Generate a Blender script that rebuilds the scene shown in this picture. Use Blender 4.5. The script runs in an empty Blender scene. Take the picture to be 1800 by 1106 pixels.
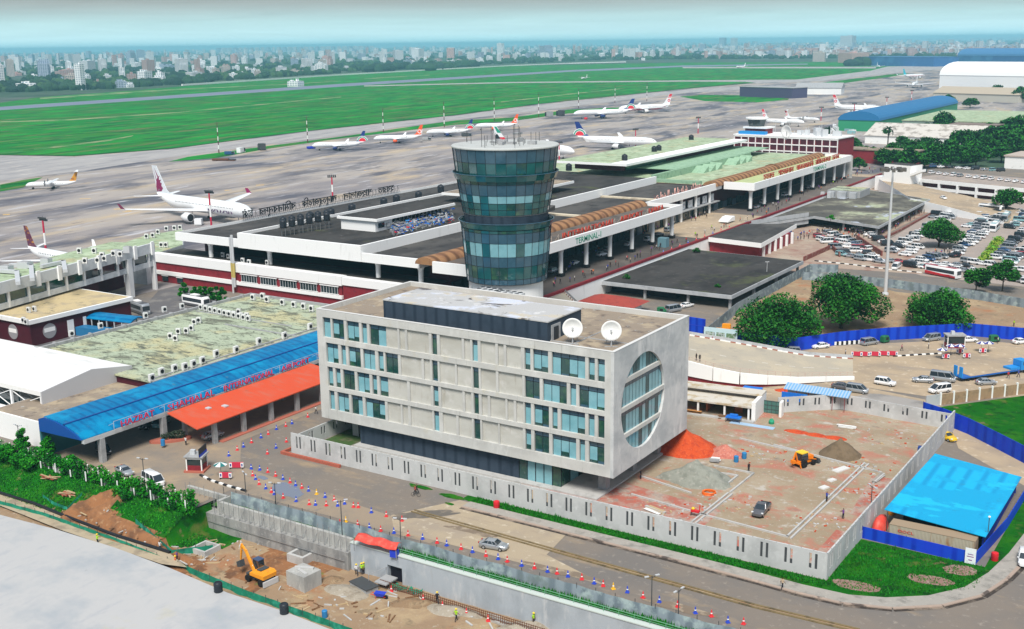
import bpy, math, random
from math import sin, cos, pi, radians, atan2, hypot, sqrt
from mathutils import Vector, Matrix
random.seed(7)
SC = bpy.context.scene
COL = SC.collection
# ------------------------------------------------------------------ camera
FPX = 2016.65
PITCH, ROLL, YAW, CH = radians(13.309), radians(0.7814), radians(-32.782), 75.0
FW = Vector((sin(YAW)*cos(PITCH), cos(YAW)*cos(PITCH), -sin(PITCH)))
RT0 = Vector((cos(YAW), -sin(YAW), 0)); DN0 = FW.cross(RT0)
RT = cos(ROLL)*RT0 + sin(ROLL)*DN0
DN = -sin(ROLL)*RT0 + cos(ROLL)*DN0
def g(px, py, z=0.0):
    """surveyed ground point: where the sight line of a photo position meets height z"""
    d = FW + RT*((px-900)/FPX) + DN*((py-553)/FPX)
    t = (z-CH)/d.z
    return (d.x*t, d.y*t)
def g3(px, py, z=0.0):
    a = g(px, py, z); return (a[0], a[1], z)
def proj(x, y, z):
    v = Vector((x, y, z-CH)); w = v.dot(FW)
    return 900+FPX*v.dot(RT)/w, 553+FPX*v.dot(DN)/w
def hgt(x, y, py):
    lo, hi = -30.0, 300.0
    for _ in range(45):
        m = (lo+hi)/2
        if proj(x, y, m)[1] > py: lo = m
        else: hi = m
    return lo
cam = bpy.data.cameras.new("camera"); co = bpy.data.objects.new("camera", cam); COL.objects.link(co)
cam.sensor_width = 36; cam.lens = FPX/1800*36; cam.clip_start = 1; cam.clip_end = 60000
M4 = Matrix((RT, -DN, -FW)).transposed().to_4x4(); M4.translation = (0, 0, CH)
co.matrix_world = M4
SC.camera = co
# ------------------------------------------------------------------ mesh builder
class MB:
    def __init__(s): s.v = []; s.f = []; s.m = []; s.cm = 0
    def mat(s, i): s.cm = i; return s
    def add(s, vs, fs):
        o = len(s.v); s.v += [tuple(v) for v in vs]
        for f in fs: s.f.append(tuple(i+o for i in f)); s.m.append(s.cm)
        return s
    def box(s, x0, y0, z0, x1, y1, z1):
        return s.add([(x0,y0,z0),(x1,y0,z0),(x1,y1,z0),(x0,y1,z0),(x0,y0,z1),(x1,y0,z1),(x1,y1,z1),(x0,y1,z1)],
                     [(0,3,2,1),(4,5,6,7),(0,1,5,4),(1,2,6,5),(2,3,7,6),(3,0,4,7)])
    def cbox(s, cx, cy, cz, lx, ly, lz, rz=0.0):
        c, n = cos(rz), sin(rz); vs = []
        for dz in (0, lz):
            for a, b in ((-.5,-.5),(.5,-.5),(.5,.5),(-.5,.5)):
                x, y = a*lx, b*ly; vs.append((cx+c*x-n*y, cy+n*x+c*y, cz+dz))
        return s.add(vs, [(0,3,2,1),(4,5,6,7),(0,1,5,4),(1,2,6,5),(2,3,7,6),(3,0,4,7)])
    def cyl(s, x, y, z0, z1, r0, r1=None, n=12, caps=True):
        r1 = r0 if r1 is None else r1
        vs = [(x+r0*cos(2*pi*i/n), y+r0*sin(2*pi*i/n), z0) for i in range(n)]+[(x+r1*cos(2*pi*i/n), y+r1*sin(2*pi*i/n), z1) for i in range(n)]
        fs = [(i,(i+1)%n,n+(i+1)%n,n+i) for i in range(n)]
        if caps: fs += [tuple(range(n-1,-1,-1)), tuple(range(n,2*n))]
        return s.add(vs, fs)
    def lathe(s, x, y, prof, n=24):
        vs = []; fs = []
        for z, r in prof: vs += [(x+r*cos(2*pi*i/n), y+r*sin(2*pi*i/n), z) for i in range(n)]
        for k in range(len(prof)-1):
            for i in range(n): fs.append((k*n+i,k*n+(i+1)%n,(k+1)*n+(i+1)%n,(k+1)*n+i))
        fs += [tuple(range(n-1,-1,-1)), tuple(range((len(prof)-1)*n,len(prof)*n))]
        return s.add(vs, fs)
    def bar(s, a, b, r=.05, n=4, r2=None):
        a = Vector(a); b = Vector(b); d = (b-a); 
        if d.length < 1e-6: return s
        d.normalize(); u = d.cross(Vector((0,0,1)))
        if u.length < 1e-3: u = Vector((1,0,0))
        u.normalize(); w = d.cross(u); r2 = r if r2 is None else r2
        vs = [a+(u*cos(2*pi*(i+.5)/n)+w*sin(2*pi*(i+.5)/n))*r for i in range(n)]+[b+(u*cos(2*pi*(i+.5)/n)+w*sin(2*pi*(i+.5)/n))*r2 for i in range(n)]
        return s.add(vs, [(i,(i+1)%n,n+(i+1)%n,n+i) for i in range(n)]+[tuple(range(n-1,-1,-1)), tuple(range(n,2*n))])
    def path(s, pts, r=.05, n=4):
        for a, b in zip(pts, pts[1:]): s.bar(a, b, r, n)
        return s
    def prism(s, pts, z0, z1):
        n = len(pts)
        return s.add([(p[0],p[1],z0) for p in pts]+[(p[0],p[1],z1) for p in pts],
                     [(i,(i+1)%n,n+(i+1)%n,n+i) for i in range(n)]+[tuple(range(n-1,-1,-1)), tuple(range(n,2*n))])
    def xprism(s, pts, x0, x1):      # profile (y,z) extruded along x
        n = len(pts)
        return s.add([(x0,p[0],p[1]) for p in pts]+[(x1,p[0],p[1]) for p in pts],
                     [(i,(i+1)%n,n+(i+1)%n,n+i) for i in range(n)]+[tuple(range(n-1,-1,-1)), tuple(range(n,2*n))])
    def yprism(s, pts, y0, y1):      # profile (x,z) extruded along y
        n = len(pts)
        return s.add([(p[0],y0,p[1]) for p in pts]+[(p[0],y1,p[1]) for p in pts],
                     [(i,n+i,n+(i+1)%n,(i+1)%n) for i in range(n)]+[tuple(range(n)), tuple(range(2*n-1,n-1,-1))])
    def poly(s, pts):
        return s.add(pts, [tuple(range(len(pts)))])
    def loft(s, rings, cap=True):
        n = len(rings[0]); vs = [p for r in rings for p in r]; fs = []
        for k in range(len(rings)-1):
            for i in range(n): fs.append((k*n+i,k*n+(i+1)%n,(k+1)*n+(i+1)%n,(k+1)*n+i))
        if cap: fs += [tuple(range(n-1,-1,-1)), tuple(range((len(rings)-1)*n,len(rings)*n))]
        return s.add(vs, fs)
    def ball(s, cx, cy, cz, rx, ry, rz, nu=10, nv=6):
        vs = []; fs = []
        for j in range(nv+1):
            t = -pi/2+pi*j/nv
            for i in range(nu):
                a = 2*pi*i/nu; vs.append((cx+rx*cos(t)*cos(a), cy+ry*cos(t)*sin(a), cz+rz*sin(t)))
        for j in range(nv):
            for i in range(nu): fs.append((j*nu+i,j*nu+(i+1)%nu,(j+1)*nu+(i+1)%nu,(j+1)*nu+i))
        return s.add(vs, fs)
    def torus(s, x, y, z, R, r, n=24, m=6):
        vs = [(x+(R+r*cos(2*pi*j/m))*cos(2*pi*i/n), y+(R+r*cos(2*pi*j/m))*sin(2*pi*i/n), z+r*sin(2*pi*j/m)) for i in range(n) for j in range(m)]
        fs = [(i*m+j,((i+1)%n)*m+j,((i+1)%n)*m+(j+1)%m,i*m+(j+1)%m) for i in range(n) for j in range(m)]
        return s.add(vs, fs)
    def mesh(s, name, mats, smooth=False, ang=40):
        me = bpy.data.meshes.new(name); me.from_pydata(s.v, [], s.f)
        for m in (mats if isinstance(mats, (list, tuple)) else [mats]): me.materials.append(m)
        me.polygons.foreach_set("material_index", s.m)
        if smooth:
            me.polygons.foreach_set("use_smooth", [True]*len(s.f)); me.update()
            me.set_sharp_from_angle(angle=radians(ang))
        me.update(); return me
    def build(s, name, mats, parent=None, loc=(0,0,0), rz=0.0, smooth=False, ang=40):
        o = bpy.data.objects.new(name, s.mesh(name, mats, smooth, ang)); COL.objects.link(o)
        o.location = loc; o.rotation_euler = (0,0,rz)
        if parent: o.parent = parent
        return o
def tag(o, label=None, cat=None, group=None, kind=None):
    if label: o["label"] = label
    if cat: o["category"] = cat
    if group: o["group"] = group
    if kind: o["kind"] = kind
    return o
def thing(name, label, cat, loc=(0,0,0), rz=0.0, group=None):
    o = bpy.data.objects.new(name, None); COL.objects.link(o); o.empty_display_size = .5
    o.location = loc; o.rotation_euler = (0,0,rz)
    return tag(o, label, cat, group)
KIDS = {}
def dup(root, loc, rz=0.0, label=None, group=None, scale=None):
    """copy of a thing with its parts and sub-parts"""
    def cp(o, par):
        c = o.copy(); COL.objects.link(c)
        if par: c.parent = par
        for ch in o.children: cp(ch, c)
        return c
    c = cp(root, None); c.location = loc; c.rotation_euler = (0,0,rz)
    if label: c["label"] = label
    if group: c["group"] = group
    if scale: c.scale = scale
    return c
ORD = ["first","second","third","fourth","fifth","sixth","seventh","eighth","ninth","tenth","eleventh","twelfth"]
def nth(i):
    if i < 12: return ORD[i]
    n = i+1; s = "th" if 10 <= n % 100 <= 20 else {1:"st",2:"nd",3:"rd"}.get(n % 10, "th")
    return f"{n}{s}"
def repaint(o, i, m):
    o.material_slots[i].link = 'OBJECT'; o.material_slots[i].material = m
# ------------------------------------------------------------------ materials
MATS = {}
def nodes(name):
    m = bpy.data.materials.new(name); m.use_nodes = True
    nt = m.node_tree; b = nt.nodes["Principled BSDF"]
    return m, nt, b
def N(nt, t, **k):
    n = nt.nodes.new(t)
    for a, v in k.items():
        if a in n.inputs: n.inputs[a].default_value = v
        else: setattr(n, a, v)
    return n
def c4(c): return (c[0], c[1], c[2], 1)
def coords(nt, stretch=(1,1,1), rot=0.0, world=False):
    if world: t = N(nt, "ShaderNodeNewGeometry").outputs["Position"]
    else: t = N(nt, "ShaderNodeTexCoord").outputs["Object"]
    if rot:
        mp = N(nt, "ShaderNodeMapping"); mp.inputs["Rotation"].default_value = (0,0,rot); nt.links.new(t, mp.inputs[0]); t = mp.outputs[0]
    mp = N(nt, "ShaderNodeMapping"); mp.inputs["Scale"].default_value = stretch
    nt.links.new(t, mp.inputs[0]); return mp.outputs[0]
def noisefac(nt, co, scale, lo, hi, detail=6, rough=.6, dist=0.0):
    n = N(nt, "ShaderNodeTexNoise", Scale=scale, Detail=detail, Roughness=rough, Distortion=dist)
    nt.links.new(co, n.inputs["Vector"])
    r = N(nt, "ShaderNodeMapRange"); r.inputs[1].default_value = lo; r.inputs[2].default_value = hi
    nt.links.new(n.outputs[0], r.inputs[0]); return r.outputs[0]
def mixc(nt, fac, a, b):
    m = N(nt, "ShaderNodeMix", data_type='RGBA')
    nt.links.new(fac, m.inputs[0])
    for i, v in ((6, a), (7, b)):
        if isinstance(v, tuple): m.inputs[i].default_value = c4(v)
        else: nt.links.new(v, m.inputs[i])
    return m.outputs[2]
def mat(name, col, layers=(), rough=.8, metal=0.0, spec=.3, bump=0.0, bscale=3.0, stretch=(1,1,1), rot=0.0, world=False, coat=0.0, roughlayer=None):
    """layers: (colour, noise scale, lo, hi[, stretch, rot])"""
    if name in MATS: return MATS[name]
    m, nt, b = nodes(name)
    b.inputs["Roughness"].default_value = rough; b.inputs["Metallic"].default_value = metal
    b.inputs["Specular IOR Level"].default_value = spec; b.inputs["Coat Weight"].default_value = coat
    cur = col
    if not layers: b.inputs["Base Color"].default_value = c4(col)
    for L in layers:
        co_ = coords(nt, L[4] if len(L) > 4 else stretch, L[5] if len(L) > 5 else rot, world)
        f = noisefac(nt, co_, L[1], L[2], L[3], dist=L[6] if len(L) > 6 else 0.0)
        cur = mixc(nt, f, cur, L[0])
    if layers: nt.links.new(cur, b.inputs["Base Color"])
    if bump:
        co_ = coords(nt, stretch, rot, world); f = noisefac(nt, co_, bscale, 0, 1, detail=8)
        bp = N(nt, "ShaderNodeBump", Strength=min(1.0, bump)); bp.inputs["Distance"].default_value = .15 if bump <= 1 else bump*.15
        nt.links.new(f, bp.inputs["Height"]); nt.links.new(bp.outputs[0], b.inputs["Normal"])
    if roughlayer:
        co_ = coords(nt, stretch, rot, world); f = noisefac(nt, co_, roughlayer[0], roughlayer[1], roughlayer[2])
        r = N(nt, "ShaderNodeMapRange"); r.inputs[3].default_value = rough; r.inputs[4].default_value = roughlayer[3]
        nt.links.new(f, r.inputs[0]); nt.links.new(r.outputs[0], b.inputs["Roughness"])
    MATS[name] = m; return m
RUN = radians(0)
def stripes(name, col, col2, scale, axis='X', rough=.6, metal=0.0, bumpy=.6, layers=(), duty=.5, world=False):
    """corrugated or planked sheet: wave bands running across one axis"""
    if name in MATS: return MATS[name]
    m, nt, b = nodes(name); b.inputs["Roughness"].default_value = rough; b.inputs["Metallic"].default_value = metal
    b.inputs["Specular IOR Level"].default_value = .12
    co_ = coords(nt, world=world)
    w = N(nt, "ShaderNodeTexWave", Scale=scale, bands_direction=axis); nt.links.new(co_, w.inputs["Vector"])
    r = N(nt, "ShaderNodeMapRange"); r.inputs[1].default_value = duty-.25; r.inputs[2].default_value = duty+.25; nt.links.new(w.outputs["Fac"], r.inputs[0])
    cur = mixc(nt, r.outputs[0], col2, col)
    for L in layers:
        f = noisefac(nt, coords(nt, L[4] if len(L) > 4 else (1,1,1), 0.0, world), L[1], L[2], L[3]); cur = mixc(nt, f, cur, L[0])
    nt.links.new(cur, b.inputs["Base Color"])
    if bumpy:
        bp = N(nt, "ShaderNodeBump", Strength=bumpy); bp.inputs["Distance"].default_value = .05
        nt.links.new(w.outputs["Fac"], bp.inputs["Height"]); nt.links.new(bp.outputs[0], b.inputs["Normal"])
    MATS[name] = m; return m
def facade(name, wall, glass, sx, sz, mx=.3, mz=.35, rough=.7):
    """far building front: rows of window panes by brick texture"""
    if name in MATS: return MATS[name]
    m, nt, b = nodes(name); b.inputs["Roughness"].default_value = rough
    t = N(nt, "ShaderNodeTexCoord").outputs["Object"]
    sp = N(nt, "ShaderNodeSeparateXYZ"); nt.links.new(t, sp.inputs[0])
    ad = N(nt, "ShaderNodeMath", operation='ADD'); nt.links.new(sp.outputs[0], ad.inputs[0]); nt.links.new(sp.outputs[1], ad.inputs[1])
    def band(o, s, mar):
        d = N(nt, "ShaderNodeMath", operation='DIVIDE'); nt.links.new(o, d.inputs[0]); d.inputs[1].default_value = s
        fr = N(nt, "ShaderNodeMath", operation='FRACT'); nt.links.new(d.outputs[0], fr.inputs[0])
        q = N(nt, "ShaderNodeMath", operation='GREATER_THAN'); nt.links.new(fr.outputs[0], q.inputs[0]); q.inputs[1].default_value = mar
        return q.outputs[0]
    a = band(ad.outputs[0], sx, mx); c = band(sp.outputs[2], sz, mz)
    mu = N(nt, "ShaderNodeMath", operation='MULTIPLY'); nt.links.new(a, mu.inputs[0]); nt.links.new(c, mu.inputs[1])
    geo = N(nt, "ShaderNodeNewGeometry"); s2 = N(nt, "ShaderNodeSeparateXYZ"); nt.links.new(geo.outputs["Normal"], s2.inputs[0])
    lt = N(nt, "ShaderNodeMath", operation='LESS_THAN'); nt.links.new(s2.outputs[2], lt.inputs[0]); lt.inputs[1].default_value = .5
    m2 = N(nt, "ShaderNodeMath", operation='MULTIPLY'); nt.links.new(mu.outputs[0], m2.inputs[0]); nt.links.new(lt.outputs[0], m2.inputs[1])
    nt.links.new(mixc(nt, m2.outputs[0], wall, glass), b.inputs["Base Color"])
    MATS[name] = m; return m
WHITE = mat("white_paint", (.80,.81,.80), [((.55,.55,.52), .35, .58, .8), ((.62,.62,.58), 1.6, .62, .8, (1,1,.25))], rough=.75)
FASC = mat("fascia_white", (.84,.85,.85), [((.66,.67,.66), .5, .6, .8, (1,1,.2))], rough=.7)
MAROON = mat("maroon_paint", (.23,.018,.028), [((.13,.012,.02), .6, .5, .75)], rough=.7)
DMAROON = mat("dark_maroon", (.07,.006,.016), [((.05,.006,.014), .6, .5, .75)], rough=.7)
CONC = mat("concrete", (.46,.46,.45), [((.30,.30,.29), .45, .5, .75), ((.58,.58,.56), 2.2, .6, .8)], rough=.85, bump=.15)
GCONC = mat("grey_concrete", (.34,.35,.36), [((.22,.22,.22), .6, .5, .75), ((.45,.45,.45), 3, .55, .8)], rough=.9, bump=.2)
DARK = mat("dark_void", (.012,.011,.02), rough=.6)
DGREY = mat("dark_grey", (.06,.065,.07), rough=.6)
BLACKM = mat("black_plastic", (.015,.016,.02), rough=.4)
STEEL = mat("steel", (.42,.43,.44), rough=.4, metal=.6)
LMETAL = mat("light_metal", (.58,.6,.62), rough=.5, metal=.2)
TYRE = mat("tyre", (.012,.012,.013), rough=.85)
GLASS = mat("dark_glass", (.015,.03,.035), rough=.06, spec=.8)
TEAL = mat("teal_glass", (.012,.085,.095), [((.018,.125,.13), .18, .45, .65)], rough=.06, spec=.9)
TEAL2 = mat("green_glass", (.010,.055,.05), [((.03,.10,.055), .6, .5, .65), ((.06,.10,.10), .9, .62, .66)], rough=.06, spec=.9)
BLUEG = mat("pale_blind_glass", (.21,.44,.50), [((.15,.36,.42), .5, .4, .7)], rough=.08, spec=.7)
SPAND = mat("spandrel_glass", (.03,.085,.13), [((.04,.105,.155), .4, .45, .6)], rough=.12, spec=.8)
MULL = mat("mullion", (.015,.02,.03), rough=.4)
ROOFD = mat("dark_bitumen_roof", (.050,.047,.045), [((.022,.021,.021), .12, .45, .65, (1,.5,1)), ((.13,.12,.115), .5, .60, .74, (.5,1,1)), ((.26,.25,.24), 1.3, .70, .76, (.3,1,1)), ((.07,.08,.035), .08, .58, .7)], rough=.9, bump=.25, bscale=2)
ROOFG = mat("pale_green_roof", (.33,.42,.27), [((.43,.52,.36), .15, .45, .6), ((.20,.24,.15), .35, .50, .66), ((.40,.37,.22), .10, .56, .66), ((.12,.14,.09), .9, .60, .72)], rough=.9, bump=.1)
ROOFGS = mat("stained_green_roof", (.38,.44,.32), [((.46,.44,.26), .09, .5, .62), ((.14,.15,.11), .22, .50, .62, (.7,1.7,1), 0, .8), ((.05,.055,.045), .6, .55, .66, (1,1.8,1), 0, 1.0), ((.035,.04,.03), 1.6, .60, .70, (1,1.8,1), 0, .8), ((.5,.54,.44), 1.5, .62, .72)], rough=.9, bump=.2)
ROOFB = mat("brown_roof", (.27,.22,.17), [((.38,.31,.22), .25, .5, .62), ((.14,.11,.09), .4, .55, .66), ((.40,.40,.38), .8, .62, .7)], rough=.85)
BARREL = stripes("brown_barrel_roof", (.33,.18,.09), (.13,.065,.035), .07, 'Y', rough=.7, layers=[((.20,.10,.06), .3, .5, .7)], duty=.3)
RED = mat("red_paint", (.62,.02,.03), rough=.5)
ORED = mat("orange_red", (.72,.09,.02), rough=.5)
BLUE = mat("blue_paint", (.02,.05,.50), rough=.5)
ORANGE = mat("orange_paint", (.85,.33,.02), [((.6,.2,.02), 1.2, .55, .75)], rough=.45)
YELLOW = mat("yellow_paint", (.80,.55,.03), rough=.45)
GREENP = mat("green_paint", (.02,.30,.16), rough=.6)
BROWN = mat("brown_wood", (.22,.12,.06), [((.12,.06,.03), 3, .45, .65)], rough=.8)
TARP = mat("blue_tarp", (.015,.16,.62), [((.02,.28,.75), .6, .5, .65)], rough=.45)
BARK = mat("bark", (.07,.05,.035), [((.03,.022,.016), 4, .45, .65)], rough=.95)
SKIN = mat("skin", (.20,.10,.06), rough=.6)
# ------------------------------------------------------------------ world and light
w = bpy.data.worlds.new("World"); SC.world = w; w.use_nodes = True
nt = w.node_tree; bg = nt.nodes["Background"]
SUN_EL, SUN_AZ = radians(54), radians(26)      # direction the sun stands in: azimuth from -Y towards +X
sky = N(nt, "ShaderNodeTexSky", sky_type='NISHITA'); sky.sun_disc = False
sd = Vector((sin(SUN_AZ)*cos(SUN_EL), -cos(SUN_AZ)*cos(SUN_EL), sin(SUN_EL)))
sky.sun_elevation = SUN_EL; sky.sun_rotation = atan2(sd.x, sd.y)
sky.air_density = 1.0; sky.dust_density = 2.0
tc = N(nt, "ShaderNodeTexCoord"); sp = N(nt, "ShaderNodeSeparateXYZ"); nt.links.new(tc.outputs["Generated"], sp.inputs[0])
rp = N(nt, "ShaderNodeValToRGB"); nt.links.new(sp.outputs[2], rp.inputs[0])
SKY = [(0.0,(4.8,8.4,9.4)),(.008,(5.7,8.4,8.9)),(.020,(5.0,7.3,7.5)),(.034,(3.9,4.55,4.5)),(.047,(2.8,2.85,2.75)),(.10,(3.6,3.9,4.2)),(.35,(4.1,4.7,5.4)),(1,(5.2,5.9,6.7))]
e = rp.color_ramp.elements
e[0].position, e[0].color = SKY[0][0], tuple(c/12 for c in SKY[0][1])+(1,)
e[1].position, e[1].color = SKY[-1][0], tuple(c/12 for c in SKY[-1][1])+(1,)
for p, c in SKY[1:-1]:
    x = e.new(p); x.color = tuple(v/12 for v in c)+(1,)
mpn = N(nt, "ShaderNodeMapping"); mpn.inputs["Scale"].default_value = (4,4,70); nt.links.new(tc.outputs["Generated"], mpn.inputs[0])
nzf = noisefac(nt, mpn.outputs[0], 1.6, .3, .7, detail=7, dist=.6); nzm = N(nt, "ShaderNodeMapRange"); nzm.inputs[3].default_value = 11.2; nzm.inputs[4].default_value = 12.7; nt.links.new(nzf, nzm.inputs[0])
vm = N(nt, "ShaderNodeVectorMath", operation='SCALE'); nt.links.new(rp.outputs[0], vm.inputs[0]); nt.links.new(nzm.outputs[0], vm.inputs["Scale"])
fr = N(nt, "ShaderNodeMapRange"); nt.links.new(sp.outputs[2], fr.inputs[0])
for i, v in ((1,.06),(2,.3),(3,0.0),(4,.45)): fr.inputs[i].default_value = v
nt.links.new(mixc(nt, fr.outputs[0], vm.outputs[0], sky.outputs[0]), bg.inputs[0])
bg.inputs[1].default_value = 0.1
sl = bpy.data.lights.new("sun", 'SUN'); sl.energy = 4.0; sl.angle = radians(22); sl.color = (1,.95,.87)
so = bpy.data.objects.new("sun", sl); COL.objects.link(so); so.rotation_euler = sd.to_track_quat('Z','Y').to_euler()
SC.view_settings.view_transform = 'Standard'; SC.view_settings.look = 'None'; SC.view_settings.exposure = 0.15; SC.view_settings.gamma = 1
SC.render.engine = 'CYCLES'
SC.cycles.max_bounces = 6; SC.cycles.diffuse_bounces = 3; SC.cycles.glossy_bounces = 3; SC.cycles.transparent_max_bounces = 8; SC.cycles.volume_bounces = 3
SC.cycles.use_denoising = True; SC.cycles.sample_clamp_indirect = 4
try: SC.cycles.denoiser = 'OPENIMAGEDENOISE'
except Exception: pass
# haze: one even body of air round the camera and the whole scene, sky outside
m = bpy.data.materials.new("haze_air"); m.use_nodes = True; nt = m.node_tree; nt.nodes.clear()
out = N(nt, "ShaderNodeOutputMaterial"); pv = N(nt, "ShaderNodeVolumePrincipled"); nt.links.new(pv.outputs[0], out.inputs["Volume"])
HAZE_D = 0.9e-4
pv.inputs["Color"].default_value = (.36,.80,1.0,1); pv.inputs["Density"].default_value = HAZE_D; pv.inputs["Anisotropy"].default_value = .1
FARX = 26000
MB().box(-FARX, -1500, -8, 9000, FARX, 105).build("haze", m)["kind"] = "stuff"
# ================================================================== THE SETTING
from mathutils import noise as mno
def nz(x, y, s, o=0.0): return mno.noise(Vector((x*s+o, y*s-o, o*1.7)))
def sheet(name, pts, z, m, kind="structure"):
    """flat sheet from ground points"""
    return tag(MB().poly([(p[0], p[1], z) for p in pts]).build(name, m), kind=kind)
def pxs(*a, z=0.0): return [g(x, y, z) for x, y in a]
RW = atan2(g(1000,125)[1]-g(0,191)[1], g(1000,125)[0]-g(0,191)[0])   # runway heading
LAND = mat("far_land", (.045,.085,.05), [((.10,.11,.10), .004, .5, .65), ((.02,.05,.03), .012, .5, .65)], rough=1, world=True)
GRASS = mat("airfield_grass", (.008,.205,.022), [((.035,.165,.018), .006, .43, .62, (1,3,1), -RW), ((.004,.10,.016), .022, .46, .62, (1,3,1), -RW), ((.012,.27,.025), .012, .52, .66, (1,2.5,1), -RW), ((.12,.15,.05), .013, .54, .66, (1,5,1), -RW), ((.17,.15,.075), .022, .63, .70, (1,4,1), -RW), ((.02,.12,.03), .09, .55, .7, (1,2,1), -RW)], rough=1, spec=.1, world=True)
APRON = mat("apron_concrete", (.36,.32,.29), [((.23,.21,.215), .007, .44, .58, (1,3,1), -RW), ((.45,.36,.25), .013, .52, .66, (1,3.5,1), -RW), ((.10,.098,.12), .009, .49, .62, (1,2.8,1), -RW, .5), ((.46,.45,.47), .03, .57, .7, (1,5,1), -RW), ((.14,.13,.14), .045, .60, .70, (1,5,1), -RW)], rough=.85, spec=.3, world=True)
TAXI = mat("taxiway_concrete", (.36,.345,.34), [((.26,.25,.26), .02, .45, .65, (1,5,1), -RW), ((.50,.47,.43), .05, .55, .7, (1,4,1), -RW)], rough=.9, world=True)
RWY = mat("runway_asphalt", (.17,.19,.27), [((.23,.25,.32), .01, .5, .7, (1,6,1), -RW)], rough=.9, world=True)
DIRT = mat("dirt_track", (.22,.26,.12), [((.02,.19,.03), .03, .44, .56), ((.36,.33,.22), .05, .6, .7)], rough=1, world=True)
ROAD = mat("road_asphalt", (.20,.17,.143), [((.165,.15,.138), .06, .45, .6), ((.29,.225,.155), .07, .56, .68, (1,2.2,1)), ((.16,.145,.13), .25, .60, .75, (.4,1.6,1)), ((.28,.245,.21), .9, .58, .72)], rough=.85, bump=.08, world=True)
CONCROAD = mat("concrete_road", (.38,.31,.22), [((.32,.265,.205), .12, .45, .62), ((.30,.24,.18), .16, .58, .7, (.5,2,1)), ((.55,.48,.37), .6, .58, .72)], rough=.9, bump=.06, world=True)
SAND = mat("sandy_road", (.41,.32,.22), [((.31,.25,.185), .08, .45, .62), ((.30,.25,.20), .12, .58, .7, (.5,1.6,1)), ((.62,.53,.40), .5, .58, .72)], rough=.95, bump=.1, world=True)
PAVE = mat("pavement", (.33,.31,.28), [((.22,.21,.19), .4, .5, .65), ((.40,.37,.33), 2, .55, .7)], rough=.95, world=True)
PLAZA = mat("brick_plaza", (.33,.235,.185), [((.39,.32,.25), .10, .45, .60), ((.26,.13,.10), .13, .55, .66), ((.2,.17,.15), .5, .58, .7)], rough=.9, world=True)
LOT = mat("parking_asphalt", (.33,.28,.25), [((.40,.33,.28), .1, .5, .65), ((.22,.20,.19), .3, .58, .7)], rough=.9, world=True)
SOIL = mat("bare_soil", (.29,.20,.125), [((.38,.28,.17), .15, .48, .62), ((.17,.13,.085), .3, .55, .68), ((.33,.16,.08), .1, .56, .66), ((.42,.36,.28), 1.1, .60, .72)], rough=1, bump=.8, bscale=1.5, world=True)
ORSOIL = mat("orange_soil", (.27,.125,.055), [((.15,.075,.04), .35, .46, .62), ((.36,.21,.11), 1.0, .55, .68), ((.10,.16,.03), .25, .62, .70)], rough=1, bump=.9, bscale=1.5, world=True)
YARD = mat("yard_soil", (.30,.235,.16), [((.36,.295,.215), .10, .45, .6), ((.44,.40,.35), .3, .58, .68), ((.40,.165,.115), .16, .51, .66, (1,1.4,1), 0, .6), ((.22,.18,.14), .2, .6, .7), ((.42,.15,.10), .55, .60, .70), ((.47,.44,.39), 1.4, .60, .70), ((.17,.14,.10), .9, .64, .74)], rough=1, bump=.5, bscale=1.2, world=True)
BRICKY = mat("brick_rubble", (.38,.13,.095), [((.38,.30,.25), .30, .44, .58), ((.26,.22,.19), .7, .54, .66), ((.50,.10,.06), .5, .58, .68), ((.5,.46,.42), 1.8, .62, .7)], rough=1, bump=.7, bscale=2, world=True)
LAWN = mat("lawn", (.006,.105,.005), [((.022,.14,.006), .16, .46, .62), ((.005,.05,.006), .35, .5, .66), ((.09,.125,.025), .22, .58, .68), ((.16,.125,.065), .4, .63, .70)], rough=1, spec=.1, bump=.9, bscale=3, world=True)
GRAVEL = mat("mauve_gravel", (.26,.16,.13), [((.34,.25,.22), .9, .5, .65), ((.16,.10,.085), 2, .55, .7)], rough=1, bump=.8, bscale=4, world=True)
WET = mat("puddle_water", (.17,.19,.24), rough=.05, spec=.6)
# --- horizon-wide base (everything lower than the streets) and the street-level land around it
B = 25000
tag(MB().poly([(-B,-1200,-7),(8000,-1200,-7),(8000,B,-7),(-B,B,-7)]).build("ground", LAND), kind="structure")
EDGE = [(-1500,121),(-142,121),(-142,128.5),(60,130.5)]
tag(MB().poly([(-B,121,-.3),(EDGE[0][0],121,-.3),(-142.2,121.2,-.3),(-142,128.6,-.3),(60,130.6,-.3),(7900,130.6,-.3),(7900,B,-.3),(-B,B,-.3)]).build("land", LAND), kind="structure")
# landside streets and yards: one sheet of dusty asphalt
sheet("road", [(-420,121.3),(-142.2,121.3),(-142,128.7),(60,130.7),(60,720),(-420,720)], -.02, ROAD)
# --- airside
APR = [(-2400,-100),(-305,-100),(-305,640),(-330,760)] 
ap = pxs((-700,330),(-200,300),(0,273),(130,275),(300,262),(540,231),(800,203),(950,183),(1200,157),(1330,146),(1460,140),(1620,118),(2100,118),(2300,170),(1900,200))
sheet("apron", ap+[(-170,700),(-190,625),(-288,600),(-288,200),(-300,140),(-520,120)], .02, APRON)
sheet("airfield", pxs((-900,330),(-200,288),(0,272),(130,274),(300,261),(540,230),(800,202),(950,182),(1200,156),(1330,145),(1420,142),(1560,128),(1750,113),(1500,109),(1200,110),(900,116),(700,126),(500,139),(320,152),(250,158),(60,172),(0,181),(-400,215),(-900,262)), .04, GRASS)
sheet("runway", pxs((-300,213),(0,188),(600,147.5),(1000,123.5),(1200,115.2),(1420,112),(1420,113.6),(1200,117.8),(1000,126.5),(600,152.5),(0,194),(-300,221)), .07, RWY)
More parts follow.
